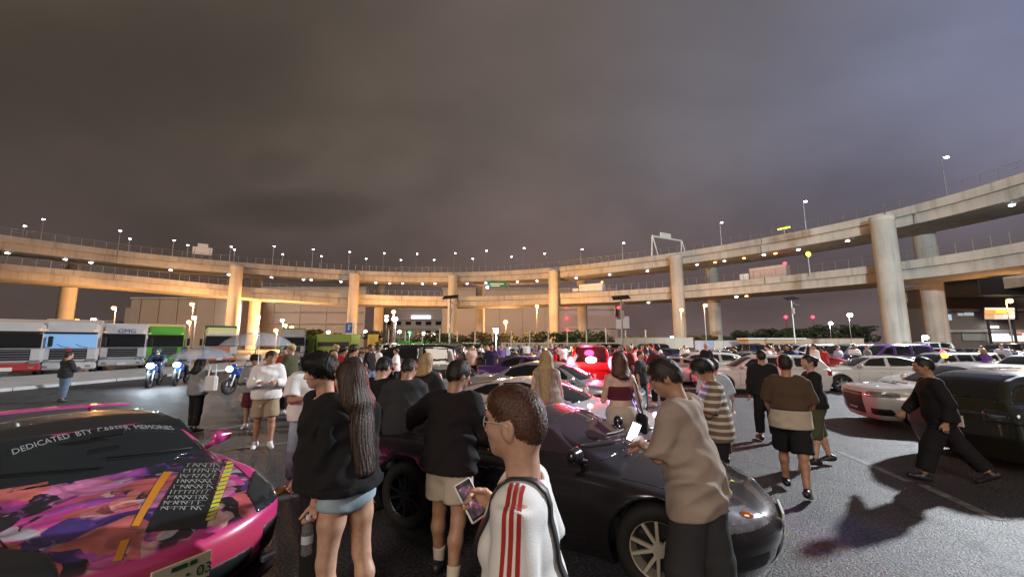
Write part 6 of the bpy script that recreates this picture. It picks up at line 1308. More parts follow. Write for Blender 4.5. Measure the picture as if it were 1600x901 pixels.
h_ = car_root('white rally saloon with a bonnet vent and dark wheels, nose towards the standing group', 10.3, 9.2, 163, .98, name='parked_car'); HC = make_car('rally', .028, h_, WHITE, m_rimd, 10, True, seams=True, hi=True)
for x in (1.25, 1.45): kk = MB(); kk.box((x, 0, HC['topz'](x, 0) + .004), (.05, .5, .02), ch=.006); kk.make('bonnet_vent', m_trim, h_)
e_ = car_root('dark olive estate car at the right edge, seen from its tail side', 9.2, 6.6, 3, name='parked_car'); make_car('wagon', .03, e_, OLIVE, m_rimd, 10, seams=True, tl=m_hl_dark, plate=m_trim)
f_ = car_root('white saloon parked behind the pair at the right, side on', 14.2, 15.9, 160, name='parked_car'); make_car('sedan', .04, f_, WHITE, m_rims, 6, seams=True)
g_ = car_root('white coupe overlapping the tail of the white saloon, with a dark duct', 15.0, 13.6, 164, name='parked_car'); make_car('coupe', .04, g_, WHITE, m_rimd, 5, seams=True)
g2 = car_root('long white saloon behind the three people standing right of the middle', 9.4, 15.6, 166, 1.0, name='parked_car'); make_car('wagon', .04, g2, WHITE, m_rims, 6, seams=True)

# the rest of the meet: four body shapes, many colours
PRO = {}
for nm in ('sedan', 'coupe', 'van', 'wagon', 'sports'):
    r0 = car_root('x', 0, -40, 0); make_car(nm, .06, r0, WHITE, m_rims, 5); PRO[nm] = r0
TINT = {'white': WHITE, 'silver': SILV, 'black': BLK, 'grey': GREY, 'navy': NAVY, 'red': REDP, 'blue': BLUE, 'yellow': YELP, 'purple': PURP, 'cream': CREAM}
KIND = {'sedan': 'saloon', 'coupe': 'coupe', 'van': 'minivan', 'wagon': 'estate car', 'sports': 'sports coupe'}
used_p = set()
def far_car(kind, px, Y, deg, col, label, s=1., head=None, tail=False, xy=None):
    r = PRO[kind] if kind not in used_p else None
    remap = {WHITE.name: TINT[col]}
    if tail: remap[m_tl.name] = m_tl_on
    if head: remap[m_hl.name] = head
    r = copy_tree(PRO[kind], remap=remap)
    p = toward(px, Y) if xy is None else Vector((*xy, 0)); r.location = (p.x, p.y, 0); r.rotation_euler = (0, 0, R(deg)); r.scale = (s, s, s)
    tag(r, label, 'car', 'cars parked at the meet'); return r
far_car('van', 640, 17.5, 170, 'black', 'dark minivan behind the group of young men left of the middle')
far_car('coupe', 704, 11.8, -72, 'silver', 'silver car facing the viewer behind the blond woman', head=glow('lamp_small', (.8, .95, 1), 5))
far_car('sports', 768, 19, -60, 'grey', 'grey sports coupe behind the dark-jacketed man')
far_car('sedan', 745, 26, 20, 'navy', 'dark saloon in the crowd above the dark-jacketed man')
far_car('sedan', 835, 15.5, -30, 'purple', 'purple-tinted saloon left of the red-lit car, beside the pale crowd')
rv = far_car('van', 917, 17.2, 84, 'red', 'minivan glowing red from its brake lamps in the middle of the crowd', .98, tail=True)  # red glow of the brake lamps is put into the van's paint
kk = MB(); kk.ball((-2.36, 0, 1.27), (.06, .22, .12)); kk.make('high_brake_lamp', glow('brake_hot', (1.0, .3, .4), 40), rv)
kk = MB(); kk.ball((-2.36, .76, 1.15), (.07, .14, .24)); kk.ball((-2.36, -.76, 1.15), (.07, .14, .24)); kk.make('brake_lamp', glow('brake_red', (1.0, .02, .06), 60), rv)
point_light('brake_light', (-2.75, 0, 1.5), 2200, (1.0, .03, .10), .25, 'SPOT', rv, spot=R(40)).rotation_euler = Vector((-1, .06, -.10)).to_track_quat('-Z', 'Y').to_euler(); point_light('brake_light', (-2.85, 0, 1.9), 330, (1.0, .02, .07), .2, parent=rv); point_light('brake_light', (-.3, 0, 2.7), 330, (1.0, .03, .08), .3, parent=rv)  # added red spot and points widen the brake glow over van and crowd
far_car('sedan', 968, 21, 80, 'black', 'dark saloon right of the red minivan with orange lamps', tail=True)
far_car('sedan', 1020, 24, 60, 'white', 'white saloon beyond the crop-top woman'); far_car('coupe', 1050, 19, 150, 'silver', 'silver coupe between the crowd and the white estate')
far_car('wagon', 1085, 20, 175, 'white', 'white estate car just behind the long white saloon', tail=False)
far_car('sedan', 1165, 23, 175, 'grey', 'grey saloon behind the man in black at right'); far_car('sedan', 1230, 26, 170, 'silver', 'silver saloon with a red lamp, beyond the pair', tail=True)
far_car('sports', 1262, 21, 160, 'red', 'red coupe behind the woman with the hair bun'); far_car('van', 1330, 27, 190, 'grey', 'grey minivan above the white saloon')
far_car('sports', 1318, 22.5, 200, 'navy', 'blue-lit dark coupe above the white saloon', head=glow('lamp_violet', (.5, .45, 1.0), 9)); far_car('van', 1392, 26, 178, 'purple', 'purplish minivan left of the red signals')
far_car('coupe', 1400, 20, 172, 'black', 'black coupe behind the white coupe'); far_car('wagon', 1470, 19, 186, 'silver', 'silver estate car behind the dark olive car'); far_car('sedan', 1535, 21, 192, 'cream', 'cream saloon behind the dark olive car')
far_car('sports', 1490, 29, 185, 'blue', 'bright blue coupe in the far right row'); far_car('van', 1447, 44, 180, 'white', 'white minivan at the foot of the rear pillar', 1.1)
far_car('sedan', 1590, 24, 178, 'navy', 'navy saloon at the right edge', head=MATS['lamp_violet']); far_car('van', 1570, 36, 175, 'black', 'black minivan in front of the lit shopfront'); far_car('wagon', 1520, 39, 185, 'grey', 'grey estate car in front of the shopfront'); far_car('sedan', 1620, 17, 190, 'white', 'white saloon cut by the right edge')
rg = random.Random(11); cols = ['white'] * 5 + ['silver'] * 3 + ['black'] * 4 + ['grey'] * 2 + ['navy', 'red', 'blue', 'cream']
seen_l = {}
def uniq(lb, px):
    lm = [(455, 'left of the clear umbrella'), (560, 'below the blue sign'), (640, 'below the green bushes'), (715, 'below the first solar post'), (790, 'near the low white lamp'), (890, 'left of the red lights'), (985, 'near the red lights'), (1085, 'below the cream wall'), (1195, 'below the hoarding'), (1290, 'below the site cabin'), (1385, 'left of the big pillar'), (1480, 'right of the big pillar'), (1700, 'near the shopfront')]
    return f'{lb} {next(w for x, w in lm if px <= x)}'
cand = []
for Y in (30, 34, 40, 47, 55):
    px_ = 585 + rg.uniform(0, 40)
    while px_ < 1640:
        if rg.random() < .74: cand.append((px_, Y + rg.uniform(-1, 1)))
        px_ += 620 / Y * rg.uniform(3.0, 6.0) * 1.15
cc = [(rg.choice(['sedan', 'coupe', 'van', 'wagon', 'sports', 'sedan']), px_, Y, rg.choice([85, 95, -85, 175, 5, 100]) + rg.uniform(-8, 8), rg.choice(cols)) for px_, Y in cand if not (895 < px_ < 945)]
dist_w = lambda Y: 'in the nearer far row' if Y < 32 else ('in the second far row' if Y < 37 else ('in the third far row' if Y < 44 else ('in the fourth far row' if Y < 51 else 'in the farthest row')))
labs = [uniq(f'distant {c} {KIND[k]} {dist_w(Y)},', px_) for (k, px_, Y, a, c) in cc]
for i_, (k_, px_, Y, a, c) in enumerate(cc):
    same = [j for j in range(len(labs)) if labs[j] == labs[i_]]; lb = labs[i_]
    if len(same) > 1: lb += ', ' + ordl(sorted(same, key=lambda j: cc[j][1]).index(i_))
    far_car(k_, px_, Y, a, c, lb, head=rg.choice([None, None, None, m_hl_on]), tail=rg.random() < .15)
for r0 in PRO.values():
    def kill(o):
        for ch in KIDS.get(o.name, []): kill(ch)
        bpy.data.objects.remove(o)
    kill(r0)
for i_, (px_, py_, Y, m_) in enumerate([(1396, 541, 26, g_red), (1404, 538, 30, g_red), (1431, 541, 30, g_yel), (1420, 542, 30, g_white2), (1476, 555, 17, g_amber), (1474, 551, 19, g_red)]):
    q = at(px_, py_, Y); t = thing('marker_lamp', ['lower red lamp above the dark cars left of the pillar', 'upper red lamp above the dark cars left of the pillar', 'yellow lamp in the far right row', 'white lamp in the far right row', 'amber lamp in front of the cream saloon', 'red lamp above the amber one by the cream saloon'][i_], 'lamp', (q.x, Y, 0)); k = MB(); k.bar((0, 0, 0), (0, 0, q.z - .1), .03); k.make('post', m_dark, t); k = MB(); k.ball((0, 0, q.z), (.13, .1, .12)); k.make('bulb', m_, t)

# ================================================================== LORRIES
g_amber_dim = glow('marker_amber', (1.0, .45, .08), 1.2)
def lorry(label, px, Y, deg, cab, box, win=None, top=None, grille=None, low=None, h=3.3, txt=None, badge=None, trailer=7.5, curtain=None):
    p = toward(px, Y); r = thing('lorry', label, 'lorry', (p.x, p.y, 0), R(deg)); A = lambda nm, m, c, d, ch=.05, M3=None: (lambda k: (k.box(c, d, M3, ch), k.make(nm, m, r))[1])(MB())
    A('cab', cab, (0, 0, .55 + (h - .9) / 2), (2.0, 2.45, h - 1.2), .14); A('roof_deflector', top or cab, (-.25, 0, h - .32), (1.5, 2.35, .78), .18)
    A('windshield', win or M_GLASS, (.985, 0, 1.98), (.06, 2.2, .82), .02); A('sun_visor', m_trim, (1.06, 0, 2.46), (.2, 2.2, .1), .03)
    for s in (1, -1): A('side_window', M_GLASS, (.35, s * 1.222, 1.95), (.85, .03, .7), .02); A('mirror', m_trim, (1.08, s * 1.42, 1.95), (.14, .2, .6), .04); A('headlight', m_hl, (1.005, s * .92, .78), (.06, .42, .24), .03)
    g_ = A('grille', grille or m_grille, (1.0, 0, 1.22), (.05, 1.5, .6), .02)
    for i in range(4): k = MB(); k.box((1.03, 0, 1.02 + .14 * i), (.03, 1.42, .035), ch=.008); k.make('grille_bar', m_steel, g_)
    A('bumper', low or cab, (.98, 0, .52), (.28, 2.4, .42), .08); A('number_plate', m_plate, (1.13, 0, .45), (.02, .42, .2), .004)
    A('chassis', m_dark, (-1.0 - trailer / 2, 0, .75), (trailer + 2.2, .9, .3), .03); A('cargo_box', box, (-1.2 - trailer / 2, 0, 1.0 + (h + .3 - 1.0) / 2), (trailer, 2.48, h + .3 - 1.0), .06)
    if curtain: A('stripe', curtain, (-1.2 - trailer / 2, 0, 1.75), (trailer * .9, 2.51, .5), .01)
    for x in (0.1, -trailer + .3, -trailer - .7):
        for s in (1, -1): k = MB(); k.lathe([(.14, -.14), (.3, -.10), (.5, -.15), (.53, 0), (.5, .15), (.14, .15)], (x, s * 1.08, .53), 'y', 18, True); k.make('wheel', m_rubber, r, True)
    for y0 in (.75, 0, -.75): k = MB(); k.tube([(1.03, y0, 1.60), (1.035, y0 - .30, 1.66), (1.03, y0 - .52, 1.80)], .014, 5); k.make('wiper', m_trim, r)
    for s in (1, -1):
        A('step', m_dark, (.2, s * 1.21, .62), (.6, .1, .12), .02); A('door_gap', m_trim, (-.16, s * 1.229, 1.5), (.015, .01, 1.7), 0); A('door_handle', m_trim, (-.05, s * 1.235, 1.42), (.2, .03, .05), .01); A('fog_lamp', m_hl, (1.13, s * .85, .5), (.03, .22, .12), .02); A('marker_lamp', g_amber_dim, (.9, s * 1.0, h - .02 if 0 else 2.62), (.08, .16, .06), .02)
    A('front_panel_gap', m_trim, (1.004, 0, 1.545), (.012, 2.36, .014), 0); A('front_panel_gap', m_trim, (1.004, 0, .905), (.012, 2.36, .014), 0)
    if txt:
        text_mesh('lettering', txt[0], txt[1], txt[2], r, frame_m((.52, .1, h - .30), (0, 1, 0), (0, 0, 1)))
    if badge: A('badge', badge, (1.05, 0, 1.45), (.03, .22, .22), .02)
    return r
LW = mat('lorry_white', (.47, .46, .45), .4, coat=.4, var=.08, vscale=1.5); LG = mat('lorry_green', (.10, .34, .04), .4, coat=.4); LR = mat('lorry_red', (.36, .03, .03), .4, coat=.4); LO = mat('lorry_orange', (.52, .13, .03), .4, coat=.4); LL = mat('lorry_lime', (.26, .34, .06), .45); LB = mat('lorry_box_tan', (.42, .33, .27), .6, var=.1, vscale=.6); LY = mat('lorry_cream_yellow', (.62, .58, .28), .5); LD = mat('lorry_dark_green', (.03, .11, .04), .5)
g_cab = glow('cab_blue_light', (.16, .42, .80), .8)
lorry('red and white lorry at the left edge', 10, 22.5, -42, LW, LB, low=LR, h=2.95)
lorry('white lorry with a blue-lit windscreen and black grille', 104, 24.5, -45, LW, LB, win=g_cab, h=3.05, badge=LR)
lorry('white lorry with a blue word on its roof shield', 188, 28.8, -46, LW, LW, h=3.0, txt=('GMG', .42, mat('lorry_blue_print', (.05, .06, .22), .5)), grille=m_trim)
lorry('bright green lorry with a pale cargo box behind the motorcycles', 254, 33, -48, LG, mat('box_orange_top', (.62, .42, .2), .6), h=3.15)
lorry('lorry with cream roof shield and orange lower front', 341, 37, -52, LW, LD, top=LY, low=LO, grille=LO, h=3.2, trailer=9)
lorry('white-cab lorry with a long lime and dark trailer', 456, 45, -62, LW, LL, h=3.3, trailer=4, curtain=LD)
lorry('lime lorry with a black curtain side below the blue sign', 486, 48, 176, LL, LL, h=2.6, trailer=4.2, curtain=m_black)

# ================================================================== MOTORCYCLES
def motorcycle(label, px, Y, deg, col, lamp, pw):
    p = toward(px, Y); r = thing('motorcycle', label, 'motorcycle', (p.x, p.y, 0), R(deg))
    for x in (.72, -.70):
        k = MB(); k.lathe([(.20, -.05), (.27, -.06), (.31, -.03), (.315, 0), (.31, .03), (.27, .06), (.20, .05)], (0, 0, 0), 'y', 22, True); w_ = k.make('wheel', m_rubber, r, True); w_.location = (x, 0, .315)
        k = MB(); k.lathe([(.215, -.04), (.19, -.03), (.19, .03), (.215, .04)], (0, 0, 0), 'y', 22)
        for i in range(5): a = i * 1.2566; k.bar((0, 0, 0), (math.cos(a) * .2, 0, math.sin(a) * .2), .018, n=6)
        k.make('rim', m_rimd, w_)
    k = MB()
    for s in (1, -1): k.bar((.72, s * .09, .315), (.48, s * .09, .95), .028)
    k.make('front_fork', m_steel, r); k = MB(); k.tube([(.43, .38, 1.02), (.47, .2, 1.0), (.49, 0, .97), (.47, -.2, 1.0), (.43, -.38, 1.02)], .016, 8); k.make('handlebar', m_dark, r)
    F = Field((-.6, -.25, .3), (.75, .25, 1.15), .025); F.prims([dict(t='ecap', a=vec(.32, 0, .82), b=vec(-.05, 0, .80), ra=(.15, .13), rb=(.12, .09), u=vec(0, 1, 0), k=.05)]); v, q, n = F.out(); mesh('fuel_tank', v, q, col, r, True)
    F = Field((-.9, -.25, .5), (.2, .25, 1.), .025); F.prims([dict(t='ecap', a=vec(-.10, 0, .78), b=vec(-.55, 0, .82), ra=(.13, .05), rb=(.11, .05), u=vec(0, 1, 0), k=.05), dict(t='ecap', a=vec(-.55, 0, .82), b=vec(-.85, 0, .92), ra=(.1, .05), rb=(.04, .03), u=vec(0, 1, 0), k=.05)]); v, q, n = F.out(); mesh('seat', v, q, m_black, r, True)
    F = Field((.2, -.3, .4), (1., .3, 1.25), .025); F.prims([dict(t='ecap', a=vec(.62, 0, .92), b=vec(.45, 0, .72), ra=(.16, .12), rb=(.2, .14), u=vec(0, 1, 0), k=.06), dict(t='ecap', a=vec(.58, 0, 1.05), b=vec(.66, 0, .95), ra=(.11, .04), rb=(.15, .05), u=vec(0, 1, 0), k=.06)]); v, q, n = F.out(); mesh('fairing', v, q, col, r, True)
    k = MB(); k.box((.05, 0, .47), (.5, .3, .36), ch=.07); k.bar((.1, .16, .35), (-.75, .2, .42), .05, .06, 10); k.make('engine', m_rimd, r)
    for s in (1, -1): k = MB(); k.bar((.45, s * .3, 1.03), (.42, s * .4, 1.16), .01); k.ball((.42, s * .42, 1.2), (.02, .07, .045)); k.make('mirror', m_dark, r)
    k = MB(); k.ball((.76, 0, .92), (.06, .14, .11)); k.make('headlight', lamp, r); k = MB(); k.box((-.90, 0, .86), (.03, .16, .06), ch=.01); k.make('tail_light', m_tl_on, r)
    if pw: point_light('headlight_light', (1.0, 0, .92), pw, (.75, .88, 1.0), .08, parent=r)
    return r
g_head = glow('moto_headlight', (.72, .88, 1.0), 38)
mo1 = motorcycle('motorcycle with a bright white headlight, left of the umbrella', 240, 17.5, -62, NAVY, g_head, 130); mo2 = motorcycle('second lit motorcycle, just left of the umbrella', 282, 18.4, -66, BLUE, g_head, 110)
mo3 = motorcycle('blue motorcycle behind the man in the white jacket', 382, 15.5, -100, BLUE, g_white2, 10); mo4 = motorcycle('dark blue scooter-like motorcycle right of the white jacket, tail lamp red', 466, 12.5, 80, NAVY, g_white2, 0)

# ================================================================== WHO IS HERE
def who(label, px, hy, Y, fdir, skin, hair, style, top, bottom, shoes, pose=None, **kw):
    pose = dict(pose or {}); zt = at(px, hy, Y).z; H = pose.pop('H', None) or 1.72; a = look(*fdir); extra = .128
    if style in ('mop',): extra = .138
    for _ in range(4):
        J = skeleton(H=H, **pose); t = J['head'][2] + extra * J['hs']; H *= (zt / t)
    J = skeleton(H=H, **pose); h = J['head']; c, s = math.cos(a), math.sin(a); off = Vector((c * h[0] - s * h[1], s * h[0] + c * h[1], 0)); q = at(px, hy, Y); loc = Vector((q.x, Y, 0)) - off
    r = person(label, loc, a, J, skin, HAIR[hair] and hair, style, top, bottom, shoes, **kw); return r, J, loc, a
def world(J, loc, a, p): c, s = math.cos(a), math.sin(a); return Vector((loc.x + c * p[0] - s * p[1], loc.y + s * p[0] + c * p[1], p[2]))
T = lambda m, **k: dict(m=C_[m] if isinstance(m, str) else m, **k)

# ---- young man in the white T-shirt with red sleeve stripes, looking left, phone in his right hand
jw = dict(lean=2, hp=0, hy=-16, twist=0, legs=((3, 3, 3), (-3, 3, 3)), aL=arm((-.12, .02, -1), (-.02, .25, -1), curl=.5), aR=arm((.12, -.26, -.95), (-.10, .76, .60), h=(-.05, .93, .30), n=(-.75, -.1, -.25), curl=(.75, .8, .85, .9), thumb=1), build=.95)
m_tee = cloth('tee_white', (.78, .77, .75), .03)
wt, Jw, lw, aw = who('young man in a white T-shirt with red sleeve stripes, holding a phone', 804, 604, 1.42, (-1, .16), SKIN[0], 'auburn', 'fade', dict(m=m_tee, sleeve=.40, hem=.20, inf=.0155, wide=1.25, res=.009, wr=.009, neck=.070), T('char', kind='trousers', inf=.02), m_shoe_w, jw, res=.012, hero=True, head_res=.0048, strands=5200)
def on_shirt(name, pts, m, parent, J, inf, wid, lift=.004, nrm_from=None, nw=2):
    """ribbon sewn onto the shirt: every point is pushed out onto the garment's real surface"""
    pass
def surf_bvh(o):
    from mathutils.bvhtree import BVHTree
    return BVHTree.FromPolygons([v.co for v in o.data.vertices], [p.vertices for p in o.data.polygons])
def kid(r, nm): return next(o for o in KIDS[r.name] if o.name.split('.')[0] == nm)
def drape(name, pts, wid, m, target, parent, lift=.003, cen=None, rel=True):
    """lay a strip over a garment: points are projected onto the mesh along rays towards the body axis"""
    bv = surf_bvh(target); pts = [Vector(p) for p in pts]; P2_ = []
    for p in pts:
        c = Vector(cen(p)) if cen else Vector((0, 0, p.z)); d = (c - p).normalized(); hit, n, i, di = bv.ray_cast(p, d)
        if hit is None: hit, n, i, di = bv.find_nearest(p)
        P2_.append((hit + n * lift, n))
    v = []; f = []
    for i, (p, n) in enumerate(P2_):
        t = (P2_[min(i + 1, len(P2_) - 1)][0] - P2_[max(i - 1, 0)][0]).normalized(); s_ = t.cross(n).normalized()
        for j in (-1, 0, 1):
            q = p + s_ * wid * .5 * j; h2, n2, _, _ = bv.find_nearest(q); v.append((h2 + n2 * lift) if (h2 - q).length < .03 else q)
    for i in range(len(P2_) - 1):
        for j in (0, 1): a = i * 3 + j; f.append((a, a + 1, a + 4, a + 3))
    o = mesh(name, v, f, m, parent, True); return o
m_stripe = cloth('stripe_red', (.40, .03, .025), .05); sh_w = kid(wt, 'shirt'); Ss, aL_ = Jw['sh'][-1], Jw['arm'][-1]
for j in range(3):
    oy = (j - 1) * .024; pts = []
    for t in np.linspace(0, 1, 26):
        if t < .38: u = t / .38; p = Jw['N'] * (1 - u) + (Ss + vec(-.03, 0, .05)) * u + vec(-.0, oy, .10)
        else: u = (t - .38) / .62; p = Ss + aL_['u'] * (.235 * u - .02) + vec(-.13 - .0 * u, oy * (1 + .15 * u), .06 * (1 - u))
        pts.append(p)
    cen_ = lambda p: tuple(Ss + aL_['u'] * max(-.02, min(.26, float((np.array(p) - Ss) @ aL_['u']))) + vec(.0, float(p[1] - Ss[1]) * .6, 0))
    drape('sleeve_stripe', pts[4:], .0125, m_stripe, sh_w, wt, .0035, cen_)
# small red crest on the chest side
k = drape('crest', [vec(-.20, .30, .0) + Jw['chest'] + vec(.10, .0, dz) for dz in np.linspace(-.05, .06, 6)], .04, m_stripe, sh_w, wt, .0035, lambda p: (Jw['chest'][0] * 0 - .05, 0, p[2]))
# glasses
hF, hU, hR, hc = Jw['hF'], Jw['hU'], Jw['hR'], Jw['head']; GP = lambda x, y, z: Vector(hc + hR * x + hF * y + hU * z)
k = MB(); m_gl = mat('glasses_clear', (.62, .60, .55), .15, .3)
for s in (1, -1):
    k.tube([GP(s * (.033 + .024 * math.cos(t)), .096 - .006 * abs(math.cos(t)), .010 + .019 * math.sin(t)) for t in np.linspace(0, 2 * math.pi, 15)[:-1]], .0022, 6, True)
    k.tube([GP(s * .057, .090, .016), GP(s * .072, .05, .017), GP(s * .080, -.005, .014), GP(s * .079, -.022, -.004)], .0026, 6)
k.tube([GP(-.010, .098, .014), GP(0, .101, .017), GP(.010, .098, .014)], .002, 6); k.make('glasses', m_gl, wt, True)
# black strap over his left shoulder
bs = thing('shoulder_bag_strap', 'black strap across the white T-shirt, from chest over shoulder to hip', 'bag strap', lw, aw)
pts = [vec(-.10, .20, 1.26), vec(-.11, .19, 1.33), vec(-.11, .15, 1.40), vec(-.11, .08, 1.60), vec(-.11, .0, 1.62), vec(-.10, -.08, 1.60), vec(-.09, -.22, 1.42), vec(-.085, -.24, 1.36), vec(-.08, -.25, 1.28), vec(-.06, -.25, 1.20), vec(-.03, -.25, 1.12), vec(.0, -.25, 1.02), vec(.05, -.25, .94)]
fz = Jw['sh'][-1][2] / 1.42; pts = [vec(p[0], p[1], p[2] * fz) for p in pts]; pp = []
for a, b in zip(pts[:-1], pts[1:]): pp += [a + (b - a) * t for t in (0, .34, .67)]
st = drape('strap', pp, .034, m_black, sh_w, bs, .0045, lambda p: (p[0] * .6, 0, min(p[2], Jw['sh'][-1][2] - .06))); md = st.modifiers.new('t', 'SOLIDIFY'); md.thickness = .004; md.offset = 1
# the phone, white case, lit screen towards him
WR = Jw['arm'][1]; pc_l = WR['W'] + WR['h'] * .105 + WR['n'] * .018; pc_w = world(Jw, lw, aw, pc_l)
ph = thing('phone', 'white-cased phone held in front of the man in the white T-shirt', 'phone', pc_w)
zx = Vector((.42, -.72, .55)).normalized(); xx = (Vector((.52, .0, .35)) - zx * Vector((.52, .0, .35)).dot(zx)).normalized(); yy = zx.cross(xx); M4 = Matrix((xx, yy, zx)).transposed()
k = MB(); k.box((0, 0, 0), (.074, .148, .011), M4, .004); k.make('case', m_white, ph); k = MB(); k.box(M4 @ Vector((0, 0, .0062)), (.064, .136, .002), M4); k.make('screen', mat('phone_screen', (.02, .02, .025), .1, var=.6, vscale=30), ph)
scr = bpy.data.materials.new('screen_picture'); scr.use_nodes = True; t_ = scr.node_tree; b_ = t_.nodes['Principled BSDF']; tc_ = N(t_, 'ShaderNodeTexCoord'); n_ = N(t_, 'ShaderNodeTexNoise', Scale=26.0, Detail=3.0); t_.links.new(tc_.outputs['Object'], n_.inputs['Vector']); r_ = ramp(t_, [(.3, (.01, .01, .012)), (.48, (.06, .05, .06)), (.56, (.35, .08, .16)), (.64, (.5, .45, .5)), (.75, (.9, .9, .95))]); t_.links.new(n_.outputs[0], r_.inputs[0]); t_.links.new(r_.outputs[0], b_.inputs['Emission Color']); b_.inputs['Emission Strength'].default_value = .8; b_.inputs['Base Color'].default_value = (.01, .01, .01, 1); b_.inputs['Roughness'].default_value = .1
k = MB(); k.box(M4 @ Vector((0, -.004, .0078)), (.058, .112, .0012), M4); k.make('picture', scr, ph)

# ---- woman with very long hair, black jacket, denim shorts, a bottle in her hand
jf = dict(sex='f', lean=1, hy=14, hp=4, twist=0, legs=((4, 4, 3), (-5, 6, 2)), aL=arm((-.09, .05, -1), (-.02, .22, -1), h=(0, .1, -1), curl=.9), aR=arm((.10, .02, -1), (-.10, .40, -.9), curl=.7))
lh, Jh, ll, al = who('woman with waist-long brown hair in a black jacket and pale denim shorts', 547, 563, 2.76, (-.86, .50), SKIN[0], 'brown', 'long', dict(m=C_['black'], sleeve=.97, hem=.03, inf=.015, wide=1.12, rib=.05, wr=.014, res=.012, name='jacket', neck=.062), T('ltdenim', kind='shorts', len=.125, inf=.014, wide=1.08), m_shoe_w, jf, res=.013, hero=True, head_res=.006, strands=2600)
b = Jh['arm'][-1]; bw_ = world(Jh, ll, al, b['W'] + b['h'] * .095 + b['n'] * .03)
bo = thing('water_bottle', 'half-full clear plastic water bottle in the long-haired woman\'s hand', 'bottle', bw_ - Vector((0, 0, .19))); m_pet = mat('clear_plastic', (.75, .78, .78), .08, trans=.85); k = MB(); k.lathe([(.001, 0), (.030, .0), (.033, .012), (.031, .05), (.033, .06), (.031, .1), (.033, .12), (.032, .16), (.013, .195), (.013, .21)], n=20); k.make('bottle', m_pet, bo, True); k = MB(); k.lathe([(.001, .0), (.0155, .0), (.0155, .022), (.001, .022)], (0, 0, .203), n=14); k.make('cap', m_white, bo); k = MB(); k.lathe([(.0335, .068), (.0338, .115)], n=20); k.make('label', mat('bottle_label', (.5, .55, .6), .4), bo); k = MB(); k.lathe([(.001, .003), (.029, .004), (.0295, .06), (.001, .06)], n=16); k.make('water', mat('water', (.6, .65, .65), .05, trans=.8), bo)

# ---- man in the black sweater with a white collar
jm = dict(lean=1, hy=-6, hp=8, twist=4, aL=arm((-.2, .02, -1), (-.06, .2, -1)), aR=arm((.2, .0, -1), (.06, .25, -1)))
bm_, Jb, lb_, ab_ = who('dark-haired man in a black sweater with a white collar, looking left', 503, 551, 2.95, (-.72, -.66), SKIN[0], 'black', 'mop', dict(m=C_['black'], sleeve=.97, hem=.12, inf=.022, wide=1.15, wr=.013, rib=.06, name='sweater'), T('black', kind='trousers', inf=.03, wide=1.15), m_shoe_b, jm, res=.014, hero=True, head_res=.0065, strands=2600)
F = Field(Jb['N'] - .16, Jb['N'] + .14, .007); U = Jb['U']; F.prims([dict(t='flat', a=Jb['N'] - U * .055 + Jb['Fw'] * .006, b=Jb['N'] - U * .012, ra=.089, rb=.079, k=.01)]); F.prim(dict(t='flat', a=Jb['N'] - U * .2, b=Jb['N'] + U * .1, ra=.068, rb=.066, k=.005), 0, 'sub'); v, q, n = F.out(); mesh('collar', v, q, C_['white'], bm_, True)

# ---- man in the dark jacket and beige shorts behind the phone
jd = dict(lean=5, hy=-22, hp=12, twist=6, legs=((10, 6, 6), (-8, 6, 5)), aL=arm((-.95, .35, -.62), (-.75, .75, -.55)), aR=arm((.25, .3, -.9), (-.2, .8, -.4)))
dm, Jd, ld, ad_ = who('man in a loose dark jacket and beige shorts reaching to the left', 718, 562, 3.45, (.35, .9), SKIN[1], 'dark', 'short', dict(m=cloth('jacket_dark', (.016, .013, .014)), sleeve=.98, hem=.10, inf=.03, wide=1.3, wr=.017, rib=.05, name='jacket'), T('beige', kind='shorts', len=.36, inf=.03, wide=1.25), m_shoe_b, jd, res=.015, head_res=.0075, strands=2200, sock=C_['cream'], face=True)

# ---- man in the taupe T-shirt leaning in front of the dark coupe's wing
jt = dict(lean=8, hy=30, hp=20, twist=4, side=-4, build=.92, legs=((8, 4, 4), (-4, 4, 4)), aL=arm((-.05, .30, -.95), (.55, .75, .1)), aR=arm((.10, .2, -.97), (-.4, .85, -.1)))
tm, Jt, lt, at_ = who('man in a loose taupe T-shirt and dark trousers beside the dark coupe\'s front wheel', 1036, 560, 2.72, (-.6, .7), SKIN[1], 'dark', 'short', dict(m=C_['taupe'], sleeve=.5, hem=.16, inf=.021, wide=1.25, wr=.016), T('char', kind='trousers', inf=.03, wide=1.2), m_shoe_b, jt, res=.014, head_res=.0075, strands=2200, face=True)

# ---- middle distance
HOLD = dict(aL=arm((-.2, .3, -.9), (.45, .85, .15), curl=.8), aR=arm((.2, .3, -.9), (-.45, .85, .15), curl=.8)); CALM = dict(); 
who('man in a white hooded jacket, beige shorts and white trainers', 424, 547, 7.35, (.5, -.85), SKIN[1], 'dark', 'short', T('white', sleeve=.97, hem=.08, inf=.028, wide=1.25, wr=.011, name='jacket'), T('tan', kind='shorts', len=.46, inf=.03, wide=1.35), m_shoe_w, dict(hp=22, hy=15, **HOLD), res=.018, face=True)
k = kid(wt, 'shirt')
r, J, lo_, a_ = who('person in a dark top with pale sleeves standing behind the white-jacketed man', 400, 553, 9.0, (.4, -.9), SKIN[1], 'dark', 'mop', T('grey', sleeve=.97, inf=.03, name='jacket'), T('maroon', kind='shorts', len=.5, inf=.03, wide=1.3), m_shoe_w, dict(hp=15, **HOLD), res=.02)
